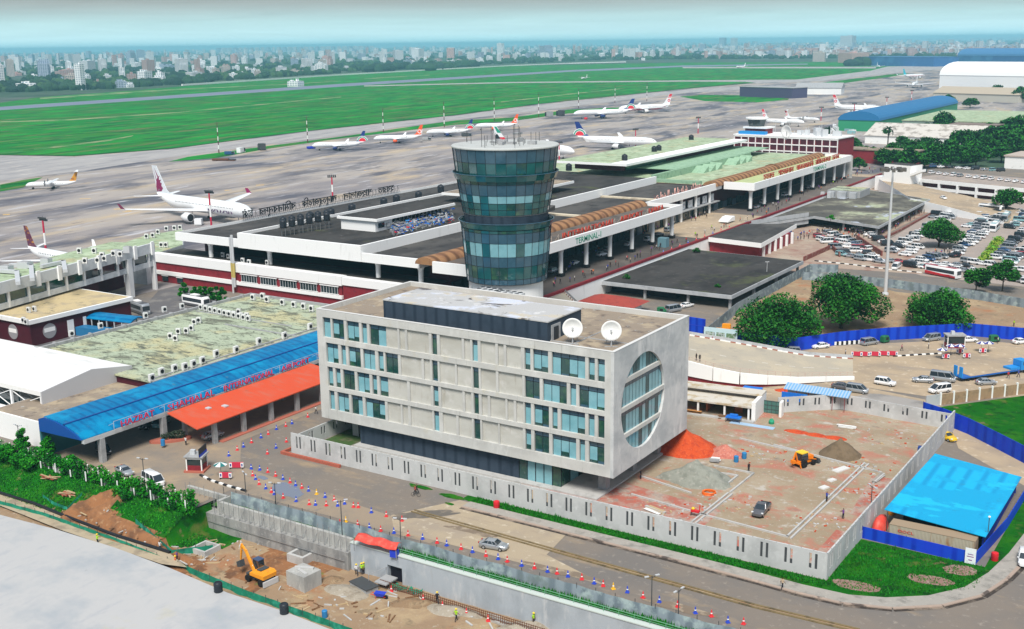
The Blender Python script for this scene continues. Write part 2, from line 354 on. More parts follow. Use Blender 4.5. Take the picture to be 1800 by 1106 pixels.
sheet("taxiway", pxs((640,150.5),(900,144.3),(1200,141.5),(1330,140.5),(1400,140),(1530,124.5),(1560,117),(1700,115),(1720,119),(1620,124),(1560,130),(1440,143),(1330,146),(1310,144),(1200,143.6),(900,146.2),(640,152.2)), .09, TAXI)
sheet("taxiway", pxs((1200,118),(1540,117.5),(1540,120.5),(1200,120)), .09, TAXI)
sheet("taxiway", pxs((-300,300),(0,274),(130,276),(300,263),(540,232),(800,204),(950,184.5),(1200,158.5),(1300,152),(1400,150),(1300,158),(1200,164),(950,194),(800,211),(600,238),(297,277),(150,300),(0,318),(-300,350)), .06, TAXI)
strip = pxs((297,284.5),(330,276),(440,261),(600,240.5),(800,212),(900,207),(1000,193),(1140,187),(1142,190),(1000,199.5),(900,213),(800,219.5),(600,243.5),(470,262),(380,278))
sheet("grass_verge", strip, .10, GRASS)
sheet("grass_verge", pxs((1195,170),(1230,167),(1330,168),(1388,172),(1385,176),(1330,180),(1240,178)), .10, GRASS)
sheet("grass_verge", pxs((1440,146),(1570,130.5),(1600,129),(1560,136),(1470,148),(1450,150)), .11, GRASS)
sheet("grass_verge", pxs((0,325),(40,317),(75,312),(40,330),(0,337)), .11, GRASS)
for a in (((0,213.5),(120,210),(300,198),(600,170),(600,171.2),(300,199.8),(120,212),(0,215.5)), ((60,262),(130,254),(200,244),(235,238),(232,240),(195,247.5),(130,256.5),(60,264)), ((70,172),(200,163),(320,156),(480,149),(600,142),(600,143),(480,150.3),(320,157.6),(200,166),(70,174.5)), ((640,138),(755,131.5),(755,132.7),(640,139.4)), ((-20,270),(40,265),(40,267),(-20,272)), ((880,179),(1000,165),(1090,156),(1090,157),(1000,166.5),(880,180.5))):
    sheet("dirt_track", pxs(*a), .10, DIRT)
# faint painted taxi lines on the apron
LINE = mat("faded_marking", (.72,.45,.12), [((.5,.42,.33), .2, .5, .6)], rough=.9, world=True)
for a in ((140,350,20),(215,372,16),(395,335,12),(450,326,14),(5,378,12),(800,330,10),(200,368,16),(640,300,16)):
    x, y = g(a[0], a[1]); x2, y2 = g(a[0]+a[2], a[1]-.8)
    d = Vector((x2-x, y2-y)); n = Vector((-d.y, d.x)).normalized()*1.0
    sheet("marking", [(x-n.x,y-n.y),(x2-n.x,y2-n.y),(x2+n.x,y2+n.y),(x+n.x,y+n.y)], .06, LINE)
# --- landside surfaces
sheet("concrete_lane", [(-175,131),(-111,131),(-84.5,141.0),(-86.5,147.6),(-104,147.6),(-112,144.5),(-150,140),(-158,136)], .0, ROAD)
sheet("concrete_lane", [(-112,136.5),(-106,147.5),(-84,147.2),(-82.5,136.8),(-70,132.5),(-108,132.2)], .012, CONCROAD)
sheet("driveway", [(-176,122),(-143,122),(-143,131),(-100,131),(-100,136),(-112,136.3),(-150,140),(-160,150),(-160,200),(-176,200)], .006, mat("driveway_dust", (.29,.23,.17), [((.22,.19,.16), .1, .45, .62), ((.38,.29,.19), .12, .55, .68), ((.2,.18,.16), .3, .6, .72)], rough=.9, world=True))
# median strip: two low ochre ribs along the road
KERBO = mat("ochre_kerb", (.20,.15,.075), [((.10,.08,.045), .6, .5, .65)], rough=.95)
mb = MB()
for o in (0, .75):
    pts = [(-110,139.2+o),(-92,138.5+o),(-70,137.6+o),(-50,137.0+o),(-36,137.6+o)]
    for a, b in zip(pts, pts[1:]): mb.add([(a[0],a[1],-.02),(b[0],b[1],-.02),(b[0],b[1]+.3,-.02),(a[0],a[1]+.3,-.02),(a[0],a[1],.14),(b[0],b[1],.14),(b[0],b[1]+.3,.14),(a[0],a[1]+.3,.14)], [(4,5,6,7),(0,1,5,4),(2,3,7,6),(1,2,6,5),(3,0,4,7)])
tag(mb.build("kerb", KERBO), kind="structure")
sheet("soil_strip", [(-110,139.4),(-92,138.7),(-70,137.8),(-50,137.2),(-36,137.9),(-36,138.4),(-50,137.8),(-70,138.4),(-92,139.3),(-110,140)], .01, SOIL)
# pavement with kerb along the compound wall and round the corner
pv_o = [(-104,145.5),(-92,145.4),(-65,145.2),(-52,144.8),(-46.5,144.4),(-40,144.6),(-34,146.6),(-28.5,150.8),(-24.6,156.5),(-22.6,163.5),(-21.3,172),(-20.2,185),(-19.5,200)]
pv_i = [(-104,147.7),(-92,147.6),(-65,147.5),(-52,147.2),(-46.5,146.9),(-40,147.2),(-35.4,149.0),(-30.6,152.6),(-26.9,157.8),(-25.0,164.2),(-23.7,172.4),(-22.6,185.2),(-21.9,200)]
mb = MB()
for i in range(len(pv_o)-1):
    a, b, c, d = pv_o[i], pv_o[i+1], pv_i[i+1], pv_i[i]
    mb.add([(a[0],a[1],-.05),(b[0],b[1],-.05),(a[0],a[1],.14),(b[0],b[1],.14),(c[0],c[1],.14),(d[0],d[1],.14),(c[0],c[1],0),(d[0],d[1],0)], [(0,1,3,2),(2,3,4,5),(5,4,6,7)])
tag(mb.build("pavement", PAVE), kind="structure")
mb = MB()
for i in range(len(pv_o)-1):
    a, b = Vector(pv_o[i]), Vector(pv_o[i+1]); n = Vector((b.y-a.y, -(b.x-a.x))).normalized()*.5
    mb.add([(a.x,a.y,.16),(b.x,b.y,.16),(b.x+n.x,b.y+n.y,.16),(a.x+n.x,a.y+n.y,.16),(b.x+n.x,b.y+n.y,-.02),(a.x+n.x,a.y+n.y,-.02)], [(0,3,2,1),(3,5,4,2)])
gm = MB()
for i in range(len(pv_o)-1):
    a, b = Vector(pv_o[i]), Vector(pv_o[i+1]); n = Vector((b.y-a.y, -(b.x-a.x))).normalized()
    gm.poly([(a.x+n.x*.5,a.y+n.y*.5,.013),(a.x+n.x*1.05,a.y+n.y*1.05,.013),(b.x+n.x*1.05,b.y+n.y*1.05,.013),(b.x+n.x*.5,b.y+n.y*.5,.013)])
tag(gm.build("gutter", mat("wet_gutter", (.045,.035,.03), [((.24,.19,.15), .25, .52, .60), ((.12,.1,.08), 1.2, .5, .65)], rough=.7, world=True)), kind="structure")
tag(mb.build("kerb", mat("worn_kerb", (.36,.28,.23), [((.10,.08,.07), .35, .54, .62), ((.45,.34,.27), .8, .58, .7)], rough=.95, world=True)), kind="structure")
# grass verge at the foot of the wall and the corner lawn
sheet("lawn", [(-106,148.2),(-104,147.75),(-92,147.65),(-65,147.55),(-52,147.25),(-46.5,147.0),(-40,147.3),(-35.4,149.1),(-30.6,152.7),(-26.9,157.9),(-25.0,164.3),(-23.7,172.5),(-22.6,185.2),(-21.9,200),(-25.4,200),(-25.8,166),(-44.0,166.5),(-44.0,150.0),(-106,149.95)], .02, LAWN)
def blob(cx, cy, rx, ry, z, m, name, rot=0, n=26, kind="structure", amp=.14, seed=0):
    pts = []
    for i in range(n):
        a = 2*pi*i/n; k = 1+amp*nz(cos(a)*2+seed, sin(a)*2, 1.0, seed+3.3); x = rx*k*cos(a); y = ry*k*sin(a)
        pts.append((cx+x*cos(rot)-y*sin(rot), cy+x*sin(rot)+y*cos(rot)))
    return sheet(name, pts, z, m, kind)
blob(*g(1505,1030), 3.4, 1.5, .05, GRAVEL, "gravel_bed", .1, seed=1)
blob(*g(1635,1020), 3.3, 1.5, .05, GRAVEL, "gravel_bed", .2, seed=2)
blob(*g(1688,1003), 2.4, 1.7, .05, GRAVEL, "gravel_bed", .5, seed=4)
blob(*g(505,862), 4.4, 2.1, .02, WET, "puddle", -.35, seed=5, amp=.3)
blob(*g(462,840), 1.3, .6, .02, WET, "puddle", -.2, seed=8, amp=.3)
blob(*g(745,905), 6, 1.4, .016, mat("wet_asphalt", (.13,.115,.10), [((.22,.18,.14), .6, .5, .65)], rough=.5, world=True), "wet_patch", .75, seed=9, amp=.5)
for px, py, rx in ((835,935,5),(985,1005,6),(1130,1075,6),(1200,1070,5)):
    blob(*g(px,py), rx, 1.0, .017, mat("mud_streak", (.20,.155,.115), [((.33,.27,.2), .5, .5, .62)], rough=.9, world=True), "mud_patch", .05, seed=px*.01, amp=.5)
for px, py, rx, ry, s_ in ((640,822,2.6,.75,1),(738,856,2.6,.7,2),(795,873,2.4,.8,3),(790,886,1.0,.4,4)): blob(*g(px,py), rx, ry, .03, LAWN, "lawn", 0.0, seed=s_, amp=.35)
# compound yard
sheet("yard", [(-146.3,150.6),(-44.5,150.6),(-43.3,226),(-62,228.7),(-88,219.5),(-112,219.5),(-146.3,196)], .0, YARD)
sheet("pavement", [(-146.3,150.6),(-101,150.6),(-101,159),(-139,159.2),(-139,190),(-146.3,190)], .012, PAVE)
sheet("lawn", [(-146.2,152.8),(-140.2,152.8),(-139.6,160),(-139.4,192),(-146.2,194)], .03, mat("dull_lawn", (.05,.10,.025), [((.13,.12,.07), .4, .5, .65), ((.03,.07,.02), 1, .55, .7)], rough=1, world=True))
for q in ([(-96,158.5),(-66.5,158.5),(-66.5,165.8),(-94,170)], [(-66,152.2),(-49.5,152.2),(-49.5,156.5),(-66,156.5)], [(-48.3,153),(-44.8,153),(-44.6,168),(-48.2,168)], [(-48.2,175),(-44.6,175),(-44.6,194),(-49.8,194)]):
    sheet("rubble_ground", q, .02, BRICKY)
sheet("sandy_lane", [(-112,231),(-80,236),(-66,246),(-50,246),(-25,262),(60,300),(60,340),(-40,303),(-56,300),(-74,285),(-84,276),(-92,262),(-112,262)], .0, SAND)
sheet("sandy_lane", [(-100,219.8),(-62,229),(-44,228),(-40,216),(-20,196),(-8,214),(-26,224),(-46,238),(-50,243),(-66,246),(-80,236),(-100,231)], .004, SAND)
wp = g(1560,712); blob(wp[0], wp[1], 9, 7, .02, mat("wet_slab", (.34,.31,.28), [((.24,.22,.2), .2, .5, .65)], rough=.3, world=True), "wet_patch", .3, seed=12, amp=.3)
sheet("lawn", [(-49.5,238.8),(-35,257),(10,320),(40,300),(0,226),(-27.6,214.8)], .015, LAWN)
sheet("bare_ground", [(-119,310),(-112,270),(-89,270),(-81,282),(-72,291),(-56,306),(-30,308),(20,330),(20,352),(-60,349),(-86,349),(-119,372)], .0, SOIL)
sheet("brick_plaza", [(-172,370),(-118,364),(-118,376),(-86,380),(-86,402),(-117,430),(-117,560),(-150,600),(-172,600)], .004, PLAZA)
sheet("car_park", [(-112,404),(-86,378),(-40,374),(60,390),(60,560),(-95,586),(-116,560)], .002, LOT)
# --- sunken building site in front of the retaining wall, with the grass bank on its left
def zsite(x, y):
    t = min(1, max(0, (x+150)/16)); t = t*t*(3-2*t)
    lo = -3.4*(1-t)-4.2*t
    if x < -141.5:
        s = min(1, max(0, (y-110.8)/9.6)); s = s*s*(3-2*s); z = lo*(1-s)-.05*s
    else:
        z = lo
    z += .22*nz(x, y, .16)+.10*nz(x, y, .5, 2)
    return z
def gs(px, py):
    z = -4.5
    for _ in range(6):
        x, y = g(px, py, z); z = zsite(x, y)
    return x, y, z
def heightfield(name, x0, x1, y0, y1, st, zf, m, mf=None, kind="structure", parent=None):
    nx = int((x1-x0)/st)+1; ny = int((y1-y0)/st)+1; mb = MB()
    vs = [(x0+(x1-x0)*i/(nx-1), y0+(y1-y0)*j/(ny-1)) for j in range(ny) for i in range(nx)]
    mb.v = [(x, y, zf(x, y)) for x, y in vs]
    for j in range(ny-1):
        for i in range(nx-1):
            a = j*nx+i; mb.f.append((a,a+1,a+nx+1,a+nx)); 
            cx, cy = (vs[a][0]+vs[a+nx+1][0])/2, (vs[a][1]+vs[a+nx+1][1])/2
            mb.m.append(mf(cx, cy) if mf else 0)
    o = mb.build(name, m, smooth=True, ang=80); return tag(o, kind=kind)
trench = [(gs(165,888)), (gs(120,905)), (gs(210,950)), (gs(330,1000))]
tl = [Vector(p[:2]) for p in (gs(195,875), gs(130,903), gs(215,945), gs(330,997))]
def dseg(p, a, b):
    ab = b-a; t = max(0, min(1, (p-a).dot(ab)/ab.length_squared)); return (p-a-ab*t).length
def ztr(x, y):
    z = zsite(x, y)
    if -182 < x < -118 and y < 121:
        p = Vector((x, y)); d = min(dseg(p, a, b) for a, b in zip(tl, tl[1:]))
        if d < 3.6: z += .75*math.exp(-((d-1.5)/.75)**2)-1.0*math.exp(-(d/.8)**2)
    return z
def msite(x, y):
    p = Vector((x, y))
    if -182 < x < -118 and min(dseg(p, a, b) for a, b in zip(tl, tl[1:])) < 3.0+.9*nz(x, y, .7): return 2
    if x < -133 and y > 112.2+1.6*nz(x, y, .14)+max(0,(x+147)*.55): return 1
    ex, ey, _ = EXC
    if x > -150 and hypot(x-ex, y-ey-6) < 9+3*nz(x, y, .3): return 2 if nz(x, y, .25, 5) > -.25 else 0
    return 0
EXC = gs(455,1020)
heightfield("site_ground", -330, -141.6, 100, 121.2, .8, ztr, [SOIL, LAWN, ORSOIL], msite)
heightfield("site_ground", -141.7, -40, 100, 125.0, .7, ztr, [SOIL, LAWN, ORSOIL], msite)
sheet("haul_track", [gs(*p)[:2] for p in ((-60,832),(0,862),(80,893),(150,925),(300,985),(330,1010),(285,1004),(110,937),(0,893),(-60,870))], -2.95, mat("haul_dust", (.40,.33,.23), [((.27,.22,.16), .3, .5, .62), ((.22,.26,.14), .2, .6, .7)], rough=1, world=True)).location.z = 0
# pale concrete slab in the corner
SLAB = mat("slab_concrete", (.45,.45,.45), [((.35,.375,.40), .10, .50, .66), ((.39,.40,.42), .30, .55, .7, (2.5,.8,1)), ((.45,.43,.34), .07, .64, .74), ((.36,.41,.33), .10, .68, .76), ((.25,.26,.27), .5, .70, .78)], rough=.55, spec=.3, world=True)
sl_e = [g(*p, -2.6) for p in ((-120,872),(0,905),(100,931),(200,962),(300,999),(400,1042),(500,1075),(580,1106),(700,1165))]
mb = MB(); mb.prism([(sl_e[0][0],60)]+[(sl_e[-1][0],60)]+list(reversed(sl_e)), -6.5, -2.6)
tag(mb.build("concrete_apron", SLAB), kind="structure")
# boundary wall of the airfield, far off
mb = MB()
pts = pxs((320,151.5),(450,143),(600,133),(750,124.5),(900,116.5),(1000,112.5),(1100,110))
for a, b in zip(pts, pts[1:]): mb.bar((a[0],a[1],2.2), (b[0],b[1],2.2), 2.2, 4)
tag(mb.build("boundary_wall", WHITE), "long white wall along the far side of the runway", "wall")
# ================================================================== OFFICE BLOCK
OX0, OX1, OY0, OY1, OZ0, OZ1 = -147.0, -83.0, 159.2, 188.6, 4.5, 26.2
PANEL = mat("office_concrete", (.55,.55,.525), [((.47,.47,.45), .10, .42, .62, (1,1,2)), ((.62,.62,.60), .35, .52, .7, (1,1,.5)), ((.50,.48,.40), .22, .60, .74), ((.36,.36,.34), 1.1, .60, .74, (1.6,1,.14))], rough=.85, bump=.05)
PANEL2 = mat("office_infill", (.51,.505,.465), [((.44,.43,.385), .18, .45, .62, (1,1,2)), ((.57,.56,.53), .5, .55, .7), ((.38,.36,.31), .7, .60, .74, (1.6,1,.3))], rough=.9)
BLOTCH = mat("office_end_concrete", (.58,.59,.59), [((.44,.46,.47), .16, .44, .62, (1,1,1.6)), ((.68,.68,.67), .4, .52, .68, (1,1,.5)), ((.33,.35,.36), .55, .60, .74, (1,1.6,.35))], rough=.85, bump=.08)
NAVY = stripes("navy_cladding", (.040,.058,.085), (.018,.028,.045), .13, 'X', rough=.5, bumpy=.2, duty=.12, layers=[((.03,.045,.068), .25, .5, .65)])
off = thing("office_block", "pale concrete office block with a huge round window in its end wall", "office building", ((OX0+OX1)/2, (OY0+OY1)/2, 0))
offx, offy = off.location.x, off.location.y
L0 = (-offx, -offy, 0)
rows = [(20.8,24.75,[-145.5,-143.6,-143.2,-140.3,-139.6,-136.6,-136.0,-134.7,-134.1,-130.4,-130.4,-127.5,-127.1,-125.8,-125.3,-120.4,-119.8,-118.6,-118.0,-113.2,-112.7,-111.4,-111.0,-109.8,-109.2,-106.1,-105.6,-104.4,-103.9,-100.9,-100.2,-99.0,-98.5,-95.5,-94.8,-88.4,-87.8,-86.6,-86.1,-84.7]),
 (15.85,19.8,[-145.0,-142.0,-141.3,-140.1,-139.5,-136.5,-135.9,-133.0,-132.3,-131.0,-130.6,-127.6,-127.0,-122.2,-121.7,-120.3,-119.9,-118.6,-118.2,-114.8,-114.4,-111.3,-111.0,-109.7,-109.3,-106.1,-105.6,-100.7,-100.2,-97.2,-96.6,-91.9,-91.3,-90.1,-89.6,-84.7]),
 (11.1,15.05,[-144.9,-143.6,-143.0,-141.7,-141.1,-138.2,-137.6,-134.6,-134.0,-132.8,-132.2,-130.4,-130.4,-125.7,-125.1,-120.3,-119.8,-118.6,-118.0,-113.3,-112.8,-111.4,-110.9,-109.8,-109.2,-107.9,-107.4,-104.2,-103.8,-102.5,-102.0,-100.5,-100.3,-99.0,-98.4,-95.4,-94.8,-93.7,-93.1,-88.4,-87.8,-86.6,-86.0,-84.7]),
 (6.4,10.3,[-144.8,-143.5,-142.8,-139.9,-139.3,-136.5,-135.9,-131.1,-130.5,-127.4,-127.0,-125.7,-125.1,-120.1,-119.8,-118.6,-117.8,-114.8,-114.3,-111.4,-111.0,-109.6,-109.2,-105.8,-105.5,-100.7,-100.2,-99.0,-98.4,-95.4,-94.8,-90.1,-89.5,-88.4,-87.7,-84.7])]
# frame: slabs and fins round real recesses .75 m deep
fr = MB(); YB = OY0+.75
zs = [OZ0]+[v for r in reversed(rows) for v in r[:2]]+[OZ1]
for k in range(0, len(zs), 2): fr.box(OX0, OY0, zs[k], OX1-.6, YB, zs[k+1])
random.seed(3)
WINS = []
for z0, z1, xs in rows:
    prev = OX0
    for i in range(0, len(xs), 2):
        a, b = xs[i], xs[i+1]
        if a-prev > .02: fr.box(prev, OY0+(.0 if prev == OX0 else .08), z0, a, YB, z1)
        prev = b
        glassy = a < -130.5 or a > -100.6 or abs(a+119.8) < .2 or abs(a+111.0) < .2
        if glassy: WINS.append((a, b, z0, z1))
        else: fr.mat(1).box(a, OY0+.42, z0, b, YB, z1).mat(0)
    fr.box(prev, OY0, z0, OX1-.6, YB, z1)
fr.build("facade_frame", [PANEL, PANEL2], off, L0)
for a, b, z0, z1 in WINS:
    wmb = MB(); n = max(1, round((b-a)/1.55)); st = (b-a)/n; y = OY0+.5
    dark = random.random() < .22
    for k in range(n):
        xa, xb = a+k*st, a+(k+1)*st
        wmb.mat(3).box(xa, y, z1-.95, xb, y+.04, z1)                     # spandrel light
        if dark or random.random() < .16:
            wmb.mat(0).box(xa, y, z0, xb, y+.04, z1-.95)
            if random.random() < .4: wmb.mat(3).box(xa+.1, y-.012, z0, xb-.1, y, z0+random.uniform(.2,.5))
        else:
            d = random.choice((0,0,0,.5,.9))
            if d: wmb.mat(0).box(xa, y, z0, xb, y+.04, z0+d)
            wmb.mat(1).box(xa, y, z0+d, xb, y+.04, z1-.95)
        wmb.mat(2).box(xa-.04, y-.05, z0, xa+.04, y-.003, z1)
    wmb.mat(2).box(a, y-.05, z1-.99, b, y-.003, z1-.91).box(b-.05, y-.047, z0, b, y-.001, z1)
    wmb.build("window", [TEAL2, BLUEG, MULL, SPAND, WHITE], off, L0)
# end wall with the round window (circle cut out with a ring of quads)
ew = MB(); CY, CZ, CR = 170.2, 15.25, 8.35; n = 72; X = OX1
def sq(a):
    dy, dz = cos(a), sin(a)
    ty = ((OY1-CY) if dy > 0 else (OY0-CY))/dy if abs(dy) > 1e-6 else 1e9
    tz = ((OZ1-CZ) if dz > 0 else (OZ0-CZ))/dz if abs(dz) > 1e-6 else 1e9
    t = min(ty, tz); return CY+dy*t, CZ+dz*t
angs = sorted(set([2*pi*i/n for i in range(n)]+[atan2(z-CZ, y-CY) % (2*pi) for y in (OY0,OY1) for z in (OZ0,OZ1)]))
na = len(angs); vs = []
for a in angs:
    q = sq(a); c = (CY+CR*cos(a), CZ+CR*sin(a))
    vs += [(X,q[0],q[1]), (X,c[0],c[1]), (X-.6,c[0],c[1]), (X-.6,q[0],q[1])]
fs = []
for i in range(na):
    j = (i+1) % na
    fs += [(4*i,4*j,4*j+1,4*i+1), (4*i+1,4*j+1,4*j+2,4*i+2), (4*i+2,4*j+2,4*j+3,4*i+3), (4*i+3,4*j+3,4*j,4*i)]
ew.add(vs, fs); ew.build("end_wall", BLOTCH, off, L0)
def chord(z): return sqrt(max(0, CR*CR-(z-CZ)**2))
rw = MB()
for za, zb in ((19.85,20.6),(15.0,15.75),(10.25,10.95)):
    c = min(chord(za), chord(zb)) if abs(za-CZ) < abs(zb-CZ) else chord(za)
    c = max(chord(za), chord(zb)); rw.box(X-.58, CY-c, za, X-.06, CY+c, zb)
rw.build("sill_band", PANEL, off, L0)
for za, zb in ((20.6,23.6),(15.75,19.85),(10.95,15.0),(6.9,10.25)):
    wmb = MB(); st = 1.25; y = CY-CR
    while y < CY+CR:
        yb = min(y+st, CY+CR)
        if random.random() < .6: wmb.mat(1)
        else: wmb.mat(0)
        zm = za+(zb-za)*random.choice((0,0,.35,.6)) if wmb.cm else za
        pts = []
        def clip(yy, z): return min(z, CZ+sqrt(max(0, CR*CR-(yy-CY)**2))) if z > CZ else max(z, CZ-sqrt(max(0, CR*CR-(yy-CY)**2)))
        za1, za2, zb1, zb2 = clip(y,za), clip(yb,za), clip(y,zb), clip(yb,zb)
        if abs(zb1-za1)+abs(zb2-za2) > .1:
            wmb.add([(X-.46,y,za1),(X-.46,yb,za2),(X-.46,yb,zb2),(X-.46,y,zb1)], [(0,1,2,3)])
            wmb.mat(2).box(X-.47, y-.03, za1, X-.43, y+.03, zb1)
            if zb-za > 3.5:
                t1, t2 = max(za1,min(zb1,zb-.9)), max(za2,min(zb2,zb-.9))
                wmb.mat(3).add([(X-.445,y,t1),(X-.445,yb,t2),(X-.445,yb,zb2),(X-.445,y,zb1)], [(0,1,2,3)])
        y = yb
    wmb.build("window", [mat("round_glass", (.02,.075,.085), [((.03,.12,.14), .3, .45, .65)], rough=.2, spec=.5), BLUEG, MULL, SPAND], off, L0)
bd = MB()                                                              # remaining walls, floor plate, roof, parapet
bd.box(OX0, OY0+.78, OZ0, OX0+.5, OY1, OZ1); bd.box(OX0+.5, OY1-.5, OZ0, OX1-.62, OY1, OZ1)
bd.box(OX0+.52, OY0+.78, OZ0+.01, OX1-.62, OY1-.52, OZ0+.5)
bd.mat(1).box(OX0+.52, OY0+.78, 24.9, OX1-.62, OY1-.52, 25.3)
for zf in (10.4,15.1,19.9): bd.mat(0).box(OX0+.52, OY0+1.2, zf, OX1-1.2, OY1-.52, zf+.3)
bd.mat(2).box(OX0+6, OY0+7, OZ0+.52, OX1-7, OY1-4, 24.8)
bd.build("body", [PANEL, ROOFB, DGREY], off, L0)
cp_ = MB().box(OX0-.02, OY0-.04, OZ1, OX1+.04, OY0+.5, OZ1+.06).box(OX0-.02, OY1-.5, OZ1, OX1+.04, OY1+.03, OZ1+.06).box(OX0-.02, OY0+.5, OZ1, OX0+.5, OY1-.5, OZ1+.06).box(OX1-.6, OY0+.5, OZ1, OX1+.04, OY1-.5, OZ1+.06)
cp_.build("coping", mat("coping", (.62,.62,.61), rough=.7), off, L0)
# ground floor: recessed navy panels, shop-front glass, columns
gf = MB(); gf.box(-138.5, 160.5, .31, -102.4, 185, 4.49)
gf.build("ground_floor", NAVY, off, L0)
wmb = MB()
for i in range(5): wmb.mat(0 if i in (0,4) else 1).box(-102.35+i*1.7, 160.6, .31, -102.35+(i+1)*1.7, 160.66, 4.49); wmb.mat(2).box(-102.4+i*1.7, 160.5, .31, -102.28+i*1.7, 160.59, 4.49)
for i in range(4): wmb.mat(i % 2).box(-93.9, 160.7+i*3, .31, -93.84, 163.7+i*3, 4.49); wmb.mat(2).box(-93.95, 160.65+i*3, .31, -93.8, 160.8+i*3, 4.49)
wmb.mat(0).box(-102.3,163.2,2.8,-94,175,2.9)
wmb.build("shop_front", [TEAL2, BLUEG, MULL], off, L0)
MB().box(-138.9, 159.0, -.02, -86.0, 186, .3).build("plinth", CONC, off, L0)
for x, y in ((-87.4,164.3),(-87.4,174.5),(-87.4,184.6),(-142.5,164.5),(-142.5,184)):
    MB().box(x-.75, y-.75, -.02, x+.75, y+.75, 4.5).build("column", GCONC, off, L0)
# roof house
pt = MB().box(-133, 162.3, 25.3, -97.4, 174, 28.75)
pt.build("roof_house", NAVY, off, L0)
MB().box(-133.1, 162.2, 28.75, -97.2, 174.1, 28.95).build("roof_house_top", mat("wet_grey_roof", (.46,.46,.46), [((.56,.60,.70), .10, .52, .58), ((.52,.47,.38), .13, .57, .62), ((.12,.11,.11), .16, .585, .63, (1,1.6,1), 0, 1.0), ((.60,.60,.60), .4, .58, .66)], rough=.6), off, L0)
MB().box(-97.4, 163.5, 25.3, -97.25, 166.5, 28).mat(1).box(-97.25, 164.2, 25.3, -97.1, 165.6, 27.6).build("door", [GCONC, MULL], off, L0)
MB().box(-100, 163.2, 25.3, -92, 163.5, 25.45).box(-96, 168, 25.3, -84.2, 168.2, 25.42).box(-93, 163.5, 25.3, -92.8, 178, 25.42).build("roof_kerb", GCONC, off, L0)
# dishes
def dish(x, y, z, r, label, az=.5):
    t = thing("satellite_dish", label, "satellite dish", (x, y, z), az)
    mb = MB(); vs = []; fs = []; nr = 5; n = 28
    for k in range(nr+1):
        q = r*k/nr
        for i in range(n):
            a = 2*pi*i/n; vs.append((q*cos(a), -.35*r*(1-(k/nr)**2)*-1, q*sin(a)))
    mb.v = [(v[0], v[1]-.1, v[2]+r+.9) for v in vs]
    for k in range(nr):
        for i in range(n): fs.append((k*n+i, k*n+(i+1)%n, (k+1)*n+(i+1)%n, (k+1)*n+i))
    mb.f = fs; mb.m = [0]*len(fs)
    o = mb.build("reflector", mat("dish_white", (.86,.86,.85), rough=.5), t, smooth=True); 
    sm = o.modifiers.new("s", 'SOLIDIFY'); sm.thickness = .08
    MB().bar((0,-.1,r+.9),(0,-r*.9,r+1.1),.04).bar((-.5*r,-.1,.9+.3*r),(0,-r*.9,r+1.1),.03).bar((.5*r,-.1,.9+.3*r),(0,-r*.9,r+1.1),.03).box(-.12,-r*.95,r+1,.12,-r*.8,r+1.25).build("feed_arm", LMETAL, t)
    MB().cyl(0,.45,0,r+.9,.18).bar((-1,1.1,.1),(0,.5,r+.6),.06).bar((1,1.1,.1),(0,.5,r+.6),.06).bar((0,-.8,.1),(0,.4,r*.8),.06).box(-1.1,-.9,0,1.1,-.7,.12).box(-1.1,1.0,0,1.1,1.2,.12).box(-.1,-.9,0,.1,1.2,.1).build("mount", GCONC, t)
    return t
dish(-93.4, 163.9, 25.3, 1.75, "white satellite dish beside the dark rooftop house of the concrete office")
dish(-86.9, 165.6, 25.3, 1.75, "white satellite dish at the round-window corner of the office roof")
# ================================================================== CONTROL TOWER
TX, TY = -155.9, 240.0
tw = thing("control_tower", "round glass control tower flaring towards the top on a white drum", "control tower", (TX, TY, 0))
MB().cyl(0, 0, -.02, 17.1, 9.15, 9.15, 48).build("drum", FASC, tw, smooth=True)
NP = 32
def ringpanes(name, z0, r0, z1, r1, bands, seed):
    """bands: list of (fraction from, to, kind)"""
    rnd = random.Random(seed); mb = MB()
    for i in range(NP):
        a0, a1 = 2*pi*i/NP, 2*pi*(i+1)/NP
        for f0, f1, kind in bands:
            ra, rb = r0+(r1-r0)*f0, r0+(r1-r0)*f1; za, zb = z0+(z1-z0)*f0, z0+(z1-z0)*f1
            if kind == 's': mb.mat(3)
            elif kind == 'b': mb.mat(rnd.choice((1,1,1,1,0)))
            elif kind == 'g': mb.mat(rnd.choice((0,0,0,2)))
            elif kind == 'd': mb.mat(rnd.choice((0,0,2)))
            else: mb.mat(5)
            mb.add([(ra*cos(a0),ra*sin(a0),za),(ra*cos(a1),ra*sin(a1),za),(rb*cos(a1),rb*sin(a1),zb),(rb*cos(a0),rb*sin(a0),zb)], [(0,1,2,3)])
        mb.mat(4).bar((r0*1.003*cos(a0),r0*1.003*sin(a0),z0),(r1*1.003*cos(a0),r1*1.003*sin(a0),z1),.055)
    for f0, f1, k in bands:
        z = z0+(z1-z0)*f0; r = r0+(r1-r0)*f0
        for i in range(NP):
            a0, a1 = 2*pi*i/NP, 2*pi*(i+1)/NP; mb.bar((r*1.003*cos(a0),r*1.003*sin(a0),z),(r*1.003*cos(a1),r*1.003*sin(a1),z),.045)
    mb.build(name, [TEAL, BLUEG, TEAL2, SPAND, MULL, NAVY], tw)
ringpanes("lower_glazing", 17.05, 10.2, 30.6, 11.35, [(0,.10,'s'),(.10,.33,'g'),(.33,.52,'s'),(.52,.77,'b'),(.77,.95,'s'),(.95,1,'d')], 2)
ringpanes("middle_glazing", 34.3, 10.85, 43.2, 12.35, [(0,.16,'d'),(.16,.34,'d'),(.34,.55,'b'),(.55,.85,'s'),(.85,1,'d')], 4)
ringpanes("cab_glazing", 43.2, 12.35, 50.2, 13.15, [(0,.12,'d'),(.12,.56,'g'),(.56,1,'s')], 6)
